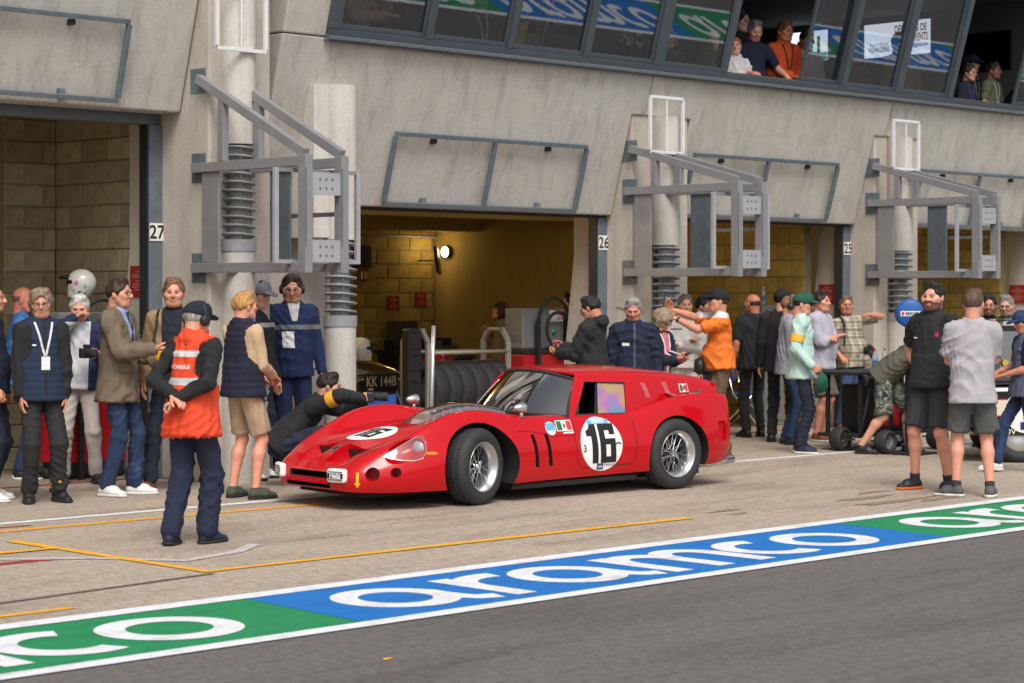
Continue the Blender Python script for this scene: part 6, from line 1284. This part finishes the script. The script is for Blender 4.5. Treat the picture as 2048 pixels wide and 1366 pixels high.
text_obj('screen_text', 'PLUS ENTREPRISES', (-.0075,.34,-.09), (0,-1,0), (0,0,1), .045, M_INK, t, bold=.025, width=.36); text_obj('screen_text', 'HUNAUDIERES', (-.0075,.34,-.19), (0,-1,0), (0,0,1), .085, M_INK, t, bold=.025, width=.42)
t = screen(22.40, 21.53, 5.68, 6.19, 'bright screen with blue figure seen through the open window', scw); part_box('figure_mark', (-.009,.12,-.16), (-.0065,.20,.10), M_LBLUE, t); part_box('figure_mark', (-.009,-.28,-.2), (-.0065,-.22,.16), M_INK, t); part_box('picture_band', (-.009,-.43,-.25), (-.0065,.43,-.12), mat('teal_print', srgb(60,170,170), .5, emis=srgb(60,170,170), estr=.5), t)
t = screen(19.02, 18.04, 5.28, 5.86, 'black switched-off television on the pale wall at the right', mat('dark_display', (.01,.01,.012), .15))
p = plane_y(1262, 112, 16.72); t = thing('orchid', 'pink orchid in a terracotta pot behind the window', 'plant', (p[0], p[1], 4.345))
MB().lathe([(.001,0),(.05,0),(.065,.10),(.07,.11),(.06,.11),(.001,.10)], 18).build('pot', mat('terracotta', srgb(176,110,84), .7), t, True)
for k, (dx, h_) in enumerate(((-.02,.50),(.03,.46))): MB().tube(list(curve_pts([(0,0,.1),(dx,0,.3),(dx*2,0,h_-.06),(dx*6,0,h_)], 14)), .004, 6).build('stem', mat('stem_green', srgb(70,100,50), .6), t, True)
rnd = random.Random(4)
for k in range(12):
    x, z = rnd.uniform(-.16,.18), rnd.uniform(.34,.52); f = MB(); ya = rnd.uniform(-.03,.02)
    for q in range(5): a = q*1.257+rnd.random(); f.add([(x,ya,z),(x+.022*math.cos(a-.5),ya-.008,z+.022*math.sin(a-.5)),(x+.036*math.cos(a),ya-.012,z+.036*math.sin(a)),(x+.022*math.cos(a+.5),ya-.008,z+.022*math.sin(a+.5))], [(0,1,2,3)])
    new_obj('flower', f.v, f.f, mat('pink_petal', srgb(222,170,190), .5), t)
for k in range(5): a = k*1.25; MB().add([(0,0,.11),(.05*math.cos(a),.05*math.sin(a),.16),(.15*math.cos(a),.06*math.sin(a),.13),(.06*math.cos(a)+.02,.05*math.sin(a)+.02,.14)], [(0,1,2,3)]).build('leaf', mat('leaf_green', srgb(50,90,44), .5), t)
# small yellow wrapper on the asphalt
g = ground(776, 1319); tag(MB().add([(g[0]-.03,g[1]-.01,.003),(g[0]+.03,g[1]-.012,.006),(g[0]+.034,g[1]+.012,.004),(g[0]-.026,g[1]+.014,.008)], [(0,1,2,3)]).build('wrapper', M_YELP), 'tiny yellow scrap lying on the dark asphalt', 'litter')
# wall cable on the pillar
tag(MB().tube(list(curve_pts([(18.322,16.72,1.62),(18.322,16.60,1.60),(18.34,16.455,1.58),(18.52,16.455,1.56)], 20)), .0035, 6).build('cable', M_BLACK), 'thin black cable running across the pillar beside garage 26', 'cable')
RFL = (.62,.63,.64)
def phone(e): MB().box((-.036, -.005, -.075), (.036, .004, .075)).build('case', M_BLACK, e, bevel=.004); MB().box((-.032, .0042, -.069), (.032, .0052, .069)).build('screen', mat('phone_screen', (.02,.025,.04), .1), e)
def camera_prop(e):
    MB().box((-.07, -.035, -.05), (.07, .035, .045)).build('camera_body', M_BLACK, e, bevel=.012); MB().box((-.03, -.03, .046), (.03, .03, .078)).build('viewfinder', M_BLACK, e, bevel=.01)
    MB().lathe([(.001, .16), (.036, .16), (.04, .155), (.04, .10), (.036, .08), (.036, .035)], 22, (0, 0, 0), (0, 1, 0)).build('lens', M_RUBBER, e, True); MB().lathe([(.001, .155), (.034, .158)], 22, (0, 0, 0), (0, 1, 0)).build('front_glass', mat('lens_glass', (.02,.02,.05), .05), e)
JEANS = fabric(DENIM, 'denim'); JEANS2 = fabric(B_(52,78,116), 'denim'); JEANSD = fabric(B_(30,38,56), 'denim'); BLK2 = fabric((.02,.02,.022)); NAVF = fabric(NAVY)
vest_m = fabric(B_(234,74,34), over=[('band', 1.17, 1.222, RFL), ('band', 1.375, 1.42, RFL)], rough=.7)
# --- left group
person(-20, 1002, 566, 75, 'man cut off by the left edge in a navy polo shirt with a yellow armband', skin=(206,152,126), hair=('crop', (60,48,40)), top=('polo_shirt', NAVF, dict(sleeve='short', belly=.02)), bottom=('trousers', JEANSD), shoes=('sneaker', SH_WHT, SO_WHT), P=dict(hpR='grip', handR=(.25,.10,.93)), extras=[('armband', 'R', .62, .075, .068, M_YBAND)])
person(44, 958, 572, 82, 'bald man with glasses and a blue shirt standing behind the vest wearer', skin=(220,140,118), hair=('bald', (120,100,88)), glasses='clear', top=('shirt', fabric(B_(70,124,190), over=[('x', -.5, .03, 1, 1.0, 1.6, B_(34,46,84))]), dict(inf=.012)), bottom=('trousers', JEANS), shoes=('sneaker', SH_BLK, SO_WHT), P=dict(hyaw=-5, hpitch=4))
o = person(82, 1004, 577, 14, 'grey-haired man in a navy puffer vest with hands in his pockets', skin=(204,150,122), hair=('mid', (134,116,98)), stub=.35, glasses='clear', top=('sweater', BLACKC, dict(inf=.012, collar=.012)), vest=('puffer_vest', fabric(B_(26,44,68), over=[('front', .012, .0, .9, 1.55, (.012,.012,.014))]), dict(quilt=.008, inf=.03, hem=.10, collar=.02)), bottom=('trousers', BLK2, dict(w=.008)), shoes=('boot', SH_BLK, SO_BLK),
   P=dict(handR='pocket', handL='pocket', hyaw=-14, hpitch=4, hroll=3, footL=(-.14,.02,.085), footR=(.10,0,.085)), extras=[('lanyard', M_LANY, .27, .07, .11, M_BADGE), ('patch', 'chest_mark', -.10, .365, .055, .012, False, M_WHITE), ('ankleband', 'L', M_YBAND)])
o = person(160, 966, 588, -6, 'white-haired man rubbing his nose and holding a camera, pale trousers', skin=(214,158,134), hair=('short', (196,194,190)), top=('jacket', fabric(B_(30,42,76), over=[('front', .085, .03, .8, 1.52, B_(206,206,212))]), dict(inf=.014, hem=.06, belly=.03)), bottom=('trousers', fabric(B_(188,178,172)), dict(w=.008)), shoes=('sneaker', SH_BLK, SO_BLK),
   P=dict(handR=(.04,.20,1.55), hpR='pinch', poleR=(.8,.1,-.6), handL=(-.20,.27,1.20), hpL='grip', hdirL=(.3,.9,.1), palmL=(.6,0,.6), hpitch=14, footL=(-.15,0,.085), footR=(.15,.02,.085)), extras=[('strap', 'R', M_BLACK)])
held('camera', 'black camera held at the waist by the white-haired man', 'camera', camera_prop, o, (-.10,.36,1.235), RZ(.6))
o = person(235, 991, 556, 66, 'man in a brown field jacket and blue jeans talking with one palm raised', skin=(216,158,132), stub=.15, hair=('short', (58,42,34)), glasses='clear', top=('jacket', fabric(B_(116,102,84), over=[('front', .03, .12, 1.15, 1.6, B_(150,168,206)), ('x', -.02, .02, 1, 1.15, 1.5, B_(60,50,70))]), dict(hem=.17, inf=.020, collar=.018)), bottom=('trousers', JEANS), shoes=('sneaker', SH_WHT, SO_WHT),
   P=dict(handR=(.13,.36,1.20), hpR='relaxed', palmR=(-.2,0,1), handL=(-.12,.30,1.10), hpL='grip', footR=(.10,-.06,.085), footL=(-.10,.10,.085), hyaw=-4), extras=[('patch', 'pocket_flap', .10, .06, .11, .022, False, fabric(B_(96,84,68))), ('patch', 'pocket_flap', -.10, .06, .11, .022, False, fabric(B_(96,84,68)))])
held('drink_can', 'yellow can held by the man in the brown jacket', 'can', lambda e: MB().lathe([(.001, .06), (.030, .058), (.033, .05), (.033, -.05), (.03, -.06), (.001, -.06)], 20).build('can_body', M_YBAND, e, True), o, (-.03,.37,1.16), RX(-.5))
person(348, 982, 556, -12, 'man in a tan jacket with a black backpack strap, facing the lane', skin=(214,156,130), stub=.25, hair=('short', (116,84,60)), top=('jacket', fabric(B_(158,130,96), over=[('front', .05, .06, .8, 1.55, B_(30,34,46))]), dict(hem=.10, inf=.018, collar=.015)), bottom=('trousers', JEANSD), shoes=('boot', SH_BRN, SO_BLK), P=dict(hyaw=8, handR=(.24,.06,.92), footR=(.18,.10,.085), footL=(-.05,0,.085)), extras=[('strap', 'R', M_BLACK), ('strap', 'L', M_BLACK)])
person(385, 1088, 597, 146, 'marshal in an orange safety vest with hands clasped behind the back', skin=(214,160,136), hair=('crop', (150,146,140)), cap=(22,26,40), headset=True, top=('sweater', BLACKC, dict(sleeve='long', hem=.04)), vest=('safety_vest', vest_m, dict(hem=.15, inf=.036, collar=.035, amp=.006)), bottom=('trousers', fabric(B_(28,38,62)), dict(w=.016)), shoes=('low', SH_NAV, SO_BLK),
   P=dict(handR='back', handL='back', hpR='fist', hyaw=-10, hpitch=8, footL=(-.10,-.14,.085), footR=(.08,.06,.085), lean=3, fpitchL=-8), extras=[('text', 'TECHNIQUE', -.03, .335, .030, .17, True, M_WHITE, .015)])
person(486, 997, 583, 132, 'blond man in a navy puffer vest and khaki shorts seen from behind', skin=(222,160,136), hair=('short', (176,132,78)), top=('shirt', fabric(B_(208,178,144)), dict(hem=.02)), vest=('puffer_vest', fabric(B_(24,28,50)), dict(quilt=.008, inf=.03, hem=.07, collar=.02)), bottom=('shorts', fabric(B_(182,156,128)), dict(len=.88)), shoes=('sneaker', SH_OLV, SO_BLK), P=dict(handR=(.10,.26,1.05), hpR='grip', handL=(-.10,.26,1.05), hyaw=-12, footL=(-.13,.0,.085), footR=(.13,.03,.085)), glasses='clear')
person(512, 958, 556, 58, 'man in a grey cap and black jacket behind the blond man', hair=('short', (40,34,30)), cap=(132,136,142), headset=False, top=('jacket', fabric((.016,.018,.022), over=[('band', 1.36, 1.40, (.4,.42,.43))]), dict(inf=.018)), bottom=('trousers', fabric(B_(30,40,54))), shoes=('sneaker', SH_WHT, SO_BLK), P=dict(hpitch=10))
person(584, 948, 547, 12, 'official in a navy work suit with ear defenders and a white badge', skin=(206,146,124), head='b', hair=('short', (52,38,32)), headset=True, glasses='clear', top=('work_jacket', fabric(B_(28,44,86), over=[('band', 1.285, 1.325, B_(120,126,130)), ('front', .022, .22, 1.36, 1.6, B_(214,210,208))]), dict(inf=.012, hem=.08, belly=.015, collar=.01)), bottom=('trousers', fabric(B_(24,38,76)), dict(w=.012)), shoes=('boot', SH_BLK, SO_BLK), P=dict(hyaw=-12, hpitch=14), extras=[('patch', 'badge', -.06, .25, .10, .145, False, M_BADGE)])
# crouching photographer by the nose of the car
o = person(588, 972, 748, 86, 'crouching photographer in black with a yellow armband aiming at the red car', height=1.80, skin=(212,156,130), hair=('short', (44,36,32)), top=('jacket', fabric((.02,.02,.023), over=[('band', .0, .01, (0,0,0))]), dict(inf=.016, hem=.05, amp=.003)), bottom=('trousers', fabric(B_(36,48,68), 'denim'), dict(w=.006)), shoes=('sneaker', SH_GRY, SO_WHT),
   P=dict(pelz=.38, pely=-.14, lean=44, hfollow=-.1, hpitch=16, footR=(.14,.12,.085), footL=(-.12,-.02,.12), fpitchL=-28, fpitchR=0, handR=(.11,.62,.80), handL=(-.05,.62,.76), hpR='grip', hpL='grip', poleR=(1,.1,.5), poleL=(-1,0,-.6), hdirR=(-.4,.8,.2), hdirL=(.3,.9,.3), palmL=(0,0,1), palmR=(-.9,.2,0), kpoleR=(.3,1,.4), kpoleL=(-.3,1,.1)), extras=[('armband', 'R', .70, .085, .072, M_YBAND)])
held('photo_camera', 'black camera with long lens held by the crouching photographer', 'camera', camera_prop, o, (.03,.70,.815))
# --- middle group
person(1003, 862, 604, -70, 'woman with curly brown hair and a grey cardigan inside the lit garage', skin=(206,148,116), head='f', hair=('bob', (70,38,26)), top=('cardigan', fabric(B_(128,124,116), over=[('front', .05, 0, .9, 1.5, B_(150,110,70))]), {}), bottom=('trousers', BLK2), shoes=('low', SH_BLK, SO_BLK), P=dict(hpitch=-18, handR=(.02,.22,1.36), hpR='grip', sw=.15), q=1.3)
person(1146, 878, 584, -80, 'man half hidden behind the hoodie wearer in the garage', hair=('short', (40,32,28)), top=('jacket', BLK2), bottom=('trousers', BLK2), shoes=('low', SH_BLK, SO_BLK), P=dict(hpitch=10), q=1.3)
o = person(1186, 938, 590, -112, 'man in a black hooded sweatshirt looking at his phone', skin=(196,136,112), hair=('short', (30,28,28)), top=('hoodie', fabric((.017,.018,.023)), dict(inf=.022, hood=True, hem=.10, belly=.02, fat=.012)), bottom=('trousers', BLK2), shoes=('sneaker', SH_BLK, SO_BLK), P=dict(handR=(.10,.36,1.24), handL=(-.08,.34,1.18), hpR='grip', hpL='grip', hpitch=20, palmR=(-1,0,.3), palmL=(.4,0,1)), glasses='clear')
held('phone', 'dark phone held by the man in the black hoodie', 'phone', phone, o, (.04,.43,1.26), RX(-.7))
person(1266, 930, 593, 6, 'grey-haired man in a navy jacket looking down at the car', skin=(204,142,116), hair=('short', (142,138,134)), top=('jacket', fabric(B_(28,38,62), over=[('x', -.008, .008, 1, .9, 1.5, B_(90,96,110)), ('x', .06, .20, 1, .9, 1.0, B_(150,30,40))]), dict(inf=.020, hem=.09, collar=.015)), bottom=('trousers', JEANSD), shoes=('low', SH_BLK, SO_BLK), P=dict(hpitch=20, hyaw=-10, lean=4), extras=[('patch', 'name_patch', -.09, .34, .075, .03, False, M_WHITE)])
o = person(1312, 926, 616, 52, 'woman with short grey hair and pink scarf typing on a phone', skin=(214,154,130), head='f', hair=('bob', (146,128,106)), glasses='clear', top=('jacket', fabric(B_(26,32,50), over=[('front', .05, 0, .85, 1.5, B_(214,120,128))]), dict(inf=.016)), bottom=('trousers', JEANSD), shoes=('low', SH_BLK, SO_BLK), P=dict(hpitch=32, handR=(.07,.32,1.20), handL=(-.06,.34,1.22), hpR='grip', hpL='pinch', palmR=(0,0,1), sw=.155, lean=6), extras=[('lanyard', M_WHITE, .20, .05, .09, M_BADGE)])
held('phone', 'phone in the hands of the woman with the pink scarf', 'phone', phone, o, (.02,.43,1.24), RX(-1.1))
person(1370, 895, 589, -4, 'driver in a white racing overall with arms folded', skin=(208,150,124), hair=('short', (104,94,86)), top=('overall_top', fabric(B_(214,210,206), over=[('x', .03, .16, 1, 1.37, 1.385, (.02,.02,.03)), ('band', 1.0, 1.035, B_(198,194,192))]), dict(inf=.024, hem=.02)), bottom=('trousers', fabric(B_(212,208,204)), dict(w=.014)), shoes=('boot', SH_WHT, SO_WHT), P=dict(handR='cross', handL='cross', hyaw=14), extras=[('patch', 'name_patch', -.13, .02, .05, .035, False, M_NAVYP), ('patch', 'name_patch', -.12, .30, .05, .035, False, M_NAVYP)])
person(1407, 893, 590, 62, 'dark-haired man in a dark jacket just behind the orange polo shirt', hair=('short', (34,28,26)), stub=.5, top=('jacket', BLK2, dict(inf=.012)), bottom=('trousers', JEANSD), shoes=('sneaker', SH_NAV, SO_WHT))
o = person(1440, 913, 574, -78, 'man in an orange polo shirt and black cap holding his phone up to film', skin=(206,146,118), head='b', hair=('crop', (60,50,44)), cap=(20,20,24), glasses='sun', top=('polo_shirt', fabric(B_(240,124,42), over=[('band', 1.475, 1.56, B_(226,222,226))]), dict(sleeve='short', hem=.01, belly=.045, fat=.012)), bottom=('trousers', fabric(B_(104,82,64)), dict(w=.006)), shoes=('low', SH_BRN, SO_WHT),
   P=dict(handR=(.06,.52,1.56), handL=(-.02,.47,1.46), hpR='grip', hpL='grip', poleR=(.6,.0,-1), poleL=(-.5,.1,-1), hdirR=(-.1,.5,.9), palmR=(-1,.2,0), hpitch=-6), extras=[('belt', M_BLACK, .02, .178), ('watch', 'L')])
held('phone', 'phone raised by the man in the orange polo shirt', 'phone', phone, o, (.03,.60,1.66), RX(.1))
held('belt_bag', 'black pouch at the waist of the orange polo shirt', 'bag', lambda e: MB().lathe([(.001, -.05), (.07, -.045), (.10, 0), (.07, .045), (.001, .05)], 20, axis=(0, 1, 0)).build('pouch', M_BLACK, e, True), o, (.02, .22, .96))
person(1507, 874, 587, 205, 'bald man in a black T-shirt standing in the garage doorway', skin=(190,126,100), hair=('bald', (70,52,44)), top=('t_shirt', BLACKC, dict(sleeve='short', hem=.1)), bottom=('trousers', BLK2), shoes=('low', SH_BLK, SO_BLK), q=1.2, P=dict(hyaw=25))
person(1562, 884, 575, 168, 'man in a black cap and black jacket with his back turned', hair=('crop', (30,26,24)), cap=(16,16,18), top=('jacket', BLACKC, dict(inf=.02, hem=.12)), bottom=('trousers', BLK2), shoes=('boot', SH_BLK, SO_BLK), q=1.2)
person(1578, 889, 590, 96, 'man with fair hair and a grey-lilac jacket and headphones round the neck', hair=('crop', (140,100,72)), top=('jacket', fabric(B_(160,158,172)), dict(inf=.018, hem=.11)), bottom=('trousers', JEANS), shoes=('sneaker', SH_BLK, SO_BLK), P=dict(handR='pocket', handL='pocket'), headset=True)
o = person(1602, 906, 581, 84, 'man in a mint shirt and green cap holding a second green cap', skin=(214,158,132), hair=('crop', (44,34,28)), cap=(28,86,66), glasses='sun', top=('shirt', fabric(B_(190,222,212)), dict(inf=.016, hem=.12)), bottom=('trousers', JEANSD), shoes=('sneaker', SH_NAV, SO_WHT), P=dict(handR=(.22,.14,.98), hpR='grip', hpitch=6), extras=[('armband', 'R', .62, .085, .075, M_YBAND)])
cv, cq = cap_tpl()
def cap_thing(e): new_obj('cap_shell', cv, cq, fabric(B_(28,92,70)), e, True)
held('cap', 'green cap hanging from the hand of the man in mint', 'cap', cap_thing, o, (.23,.18,.80), RX(-1.8)@RZ(.6))
person(1640, 882, 582, 64, 'man with folded arms in a pale grey sweatshirt and olive shorts', skin=(212,150,126), head='b', hair=('short', (40,32,28)), top=('sweatshirt', fabric(B_(186,184,196)), dict(inf=.018, hem=.09, belly=.05, fat=.02, sleeve='three')), bottom=('shorts', fabric(B_(104,100,88)), dict(w=.012, len=.92)), shoes=('sneaker', SH_BRN, SO_WHT), P=dict(handR='cross', handL='cross'))
o = person(1706, 862, 590, 24, 'man in a plaid shirt with a camera leaning on the pillar', skin=(204,140,114), head='b', hair=('short', (104,84,66)), stub=.3, glasses='clear', top=('plaid_shirt', fabric(B_(180,170,150), 'plaid'), dict(sleeve='short', inf=.012, hem=.10, belly=.035, fat=.014)), bottom=('trousers', JEANS2, dict(w=.006)), shoes=('low', SH_BRN, SO_GUM), P=dict(slean=8, handL=(-.12,.26,1.52), hpL='fist', poleL=(-1,.2,.1), handR=(.24,.12,1.0), footL=(.05,.12,.085), footR=(.17,-.02,.085), hyaw=-12), extras=[('strap', 'R', M_BLACK)])
held('camera', 'black camera hanging on the chest of the man in plaid', 'camera', camera_prop, o, (-.09,.30,1.06), RX(-.5))
# --- right group
person(1772, 907, 600, 82, 'man bending over the trolley in camouflage shorts and an olive T-shirt', height=1.76, hair=('short', (50,40,34)), top=('t_shirt', fabric(B_(92,90,80)), dict(sleeve='short', inf=.012, hem=.09)), bottom=('shorts', fabric((.1,.1,.1), 'camo'), dict(w=.014, len=.98)), shoes=('sneaker', SH_BLK, SO_BLK), P=dict(lean=50, pelz=.88, pely=-.02, handR=(.14,.66,.86), handL=(-.14,.66,.86), footR=(.14,-.26,.085), footL=(-.12,.22,.085), hpitch=10))
person(1868, 980, 565, -32, 'bearded young man in a black vest and dark shorts smiling to the left', skin=(218,160,136), stub=.8, hair=('short', (30,24,22)), head='b', top=('polo_shirt', BLACKC, dict(sleeve='short', inf=.01)), vest=('vest', fabric((.017,.019,.023)), dict(quilt=.003, inf=.026, hem=.07, collar=.025, fat=.008)), bottom=('shorts', fabric(B_(54,54,56)), dict(len=.92, w=.012)), shoes=('sneaker', SH_BLK, SO_ORG), P=dict(handR=(.17,-.02,.99), poleR=(1,-.6,0), hpR='fist', hyaw=6, footR=(.17,.03,.085), footL=(-.13,-.02,.085)), extras=[('patch', 'red_emblem', .10, .39, .025, .035, False, mat('emblem_red', (.5,.02,.03), .5)), ('patch', 'lettering', -.11, .36, .05, .012, False, M_WHITE), ('socks', fabric((.03,.03,.035)), .06)])
person(1946, 994, 578, 186, 'man in a short-sleeved grey shirt and grey shorts with his back turned', skin=(218,158,136), hair=('crop', (92,70,56)), stub=.2, top=('shirt', fabric(B_(182,176,180)), dict(sleeve='short', hem=.14, inf=.014)), bottom=('shorts', fabric(B_(92,90,90)), dict(len=.86, w=.008)), shoes=('sneaker', SH_GRY, SO_WHT), P=dict(handR='cross', handL='cross', hyaw=-22, footR=(.14,-.02,.085), footL=(-.14,.02,.085), fyawL=60), extras=[('socks', fabric((.03,.03,.035)), .05)])
person(1980, 893, 590, -8, 'dark-haired man with glasses and a beard behind the grey shirt', skin=(204,146,120), stub=.7, hair=('short', (34,30,30)), glasses='clear', top=('jacket', BLK2), bottom=('trousers', BLK2), shoes=('low', SH_BLK, SO_BLK))
person(2014, 895, 589, -14, 'grey-haired man with glasses in a green shirt by the black car', skin=(214,156,132), stub=.6, hair=('crop', (128,126,124)), glasses='clear', top=('polo_shirt', fabric(B_(30,84,52)), dict(sleeve='short', belly=.02)), bottom=('trousers', BLK2), shoes=('low', SH_BLK, SO_BLK), P=dict(hpitch=10))
person(2052, 944, 612, -68, 'walker at the right edge in a navy top, jeans and white trainers', skin=(196,134,108), hair=('short', (40,32,28)), cap=(34,56,96), top=('shirt', fabric(B_(30,42,70)), dict(sleeve='short', inf=.012)), vest=('vest', fabric(B_(84,90,110)), dict(inf=.024)), bottom=('trousers', fabric(B_(34,54,88), 'denim')), shoes=('sneaker', SH_WHT, SO_WHT), P=dict(handR=(.20,.24,1.08), handL=(-.05,.26,1.06), footR=(.08,.30,.10), footL=(-.08,-.30,.14), fpitchL=-35, pelz=.92, hpitch=12))
# --- people upstairs at the windows (lounge floor at 3.34 m)
def up(px, hy, depth_y, face, label, **k):
    p = plane_y(px, hy, depth_y); zt = p[2]; hgt = k.pop('height', None) or 1.74; P = k.pop('P', {}); drop = k.pop('drop', 0)
    return person(px, 0, 0, face, label, pos=(p[0], p[1], 3.34), height=zt-3.34+drop, P=P, q=1.35, **k)
DARKJ = fabric((.02,.02,.025))
sill = dict(handR=(.2,.30,1.10), handL=(-.2,.30,1.10), hpR='relaxed', hpL='relaxed', hpitch=6, lean=10)
up(1478, 20, 17.35, 60, 'dark-haired man with glasses at the back of the open window', skin=(222,176,156), hair=('short', (24,22,22)), glasses='clear', top=('shirt', DARKJ), bottom=('trousers', BLK2), P=dict(hpitch=4))
up(1470, 74, 16.92, 32, 'girl with ginger ponytail and white T-shirt leaning on the window ledge', head='f', skin=(232,180,160), hair=('tail', (168,98,58)), top=('t_shirt', fabric(B_(226,224,226)), dict(sleeve='short')), bottom=('trousers', BLK2), P=dict(handR=(.13,.30,1.16), handL=(-.13,.30,1.16), hyaw=-30, sw=.14, hpR='grip'))
up(1500, 40, 17.02, 24, 'grey-haired man in a navy polo shirt leaning out of the open window', skin=(216,160,136), stub=.4, hair=('short', (104,102,102)), top=('polo_shirt', fabric(B_(26,34,62)), dict(sleeve='short', belly=.02)), bottom=('trousers', BLK2), P=dict(handR=(.16,.34,1.12), handL=(-.36,.28,1.08), hpL='fist', hpitch=20, lean=10))
up(1560, 42, 16.98, 42, 'man in an orange jacket with a dark sweater tied round his shoulders', skin=(206,138,110), hair=('short', (104,62,40)), top=('jacket', fabric(B_(226,88,40)), dict(inf=.022, hem=.1)), bottom=('trousers', BLK2), P=dict(handR=(.10,.30,1.10), handL=(-.18,.26,1.06), lean=6, hpitch=6), extras=[('lanyard', fabric(B_(40,44,40)), .22, .08, .12, M_BADGE)])
up(1606, 60, 17.15, 30, 'man with sunglasses and white shirt at the right of the open window', skin=(206,146,120), hair=('crop', (50,40,36)), glasses='sun', top=('shirt', fabric(B_(206,200,202)), dict(inf=.012)), bottom=('trousers', BLK2), P=dict(hpitch=12, lean=6))
up(1430, 62, 17.15, -10, 'long-haired woman in green behind the tinted pane', head='f', hair=('long', (160,110,70)), top=('blouse', fabric(B_(40,110,84)), {}), bottom=('trousers', BLK2), P=dict(hpitch=10))
up(1336, 60, 17.3, 10, 'red-haired person behind the tinted pane beside the concrete joint', head='f', hair=('bob', (150,80,40)), top=('blouse', fabric(B_(92,70,56)), {}), bottom=('trousers', BLK2))
up(1918, 128, 16.95, 62, 'man in a dark polo shirt with folded hands on the right window ledge', skin=(218,160,136), hair=('short', (52,40,34)), glasses='clear', top=('polo_shirt', fabric(B_(30,36,48)), dict(sleeve='short')), bottom=('trousers', BLK2), P=dict(handR=(.06,.34,1.14), handL=(-.06,.34,1.14), hpR='fist', hpL='fist', lean=14), extras=[('lanyard', mat('purple_lanyard', B_(96,60,150), .6), .16, .06, .08, M_BADGE)])
up(1940, 108, 17.3, 64, 'young man in a navy cap at the right open window', skin=(224,172,150), hair=('crop', (90,64,46)), cap=(24,34,60), top=('shirt', DARKJ), bottom=('trousers', BLK2), extras=[('lanyard', M_WHITE, .10, .06, .08, M_BADGE)])
up(1974, 124, 17.0, 66, 'man in an olive T-shirt with glasses at the right open window', skin=(200,134,106), stub=.4, hair=('short', (54,44,38)), glasses='clear', top=('t_shirt', fabric(B_(112,116,90)), dict(sleeve='short', belly=.03, fat=.01)), bottom=('trousers', BLK2), P=dict(handR=(.2,.30,1.08), handL=(-.14,.34,1.08), lean=8), extras=[('lanyard', M_WHITE, .14, .06, .09, M_BADGE)])
up(2052, 118, 17.1, -80, 'person cut off by the right edge with a hand on the upper ledge', skin=(186,122,96), hair=('short', (30,24,22)), top=('shirt', DARKJ), bottom=('trousers', BLK2), P=dict(handR=(.16,.42,1.10)))
up(1800, 66, 17.35, 30, 'person in brown behind the pane left of the right open window', hair=('bob', (120,90,64)), head='f', top=('jumper', fabric(B_(128,106,84)), {}), bottom=('trousers', BLK2))
up(1705, 92, 17.3, 20, 'fair-haired person behind the pane below the bright screen', hair=('bob', (150,126,96)), head='f', top=('jumper', fabric(B_(104,92,72)), {}), bottom=('trousers', BLK2))
up(708, -76, 16.95, 60, 'person in a pink-beige pullover at the leftmost window', hair=('short', (60,50,44)), top=('pullover', fabric(B_(206,166,146)), dict(inf=.016)), bottom=('trousers', BLK2), P=dict(handR=(.10,.38,1.22), handL=(-.10,.32,1.42)))
up(786, -42, 17.1, -60, 'dark-haired person in black at the second window pane', head='f', hair=('long', (24,20,20)), top=('jumper', DARKJ, {}), bottom=('trousers', BLK2))
up(955, -22, 17.0, 40, 'man in black with a white lanyard behind the third pane', skin=(190,120,96), hair=('short', (40,30,28)), top=('jacket', DARKJ), bottom=('trousers', BLK2), P=dict(hpitch=14), extras=[('lanyard', M_LANY, .18, .06, .09, M_BADGE)])
up(1000, 2, 17.15, 120, 'person in a yellow patterned shirt behind the third pane', hair=('short', (60,44,34)), top=('shirt', fabric(B_(196,168,80), 'plain'), dict(sleeve='short')), bottom=('trousers', BLK2), P=dict(lean=20))
up(1040, 18, 17.0, 170, 'person in a grey shirt seated with back to the window', hair=('crop', (60,50,44)), top=('shirt', fabric(B_(122,112,112)), {}), bottom=('trousers', BLK2), P=dict(lean=10))
up(1094, -18, 17.2, -30, 'man in a dark jacket with lanyard behind the fourth pane', skin=(170,110,88), hair=('short', (24,20,20)), top=('jacket', DARKJ), bottom=('trousers', BLK2), extras=[('lanyard', M_LANY, .2, .06, .09, M_BADGE)])
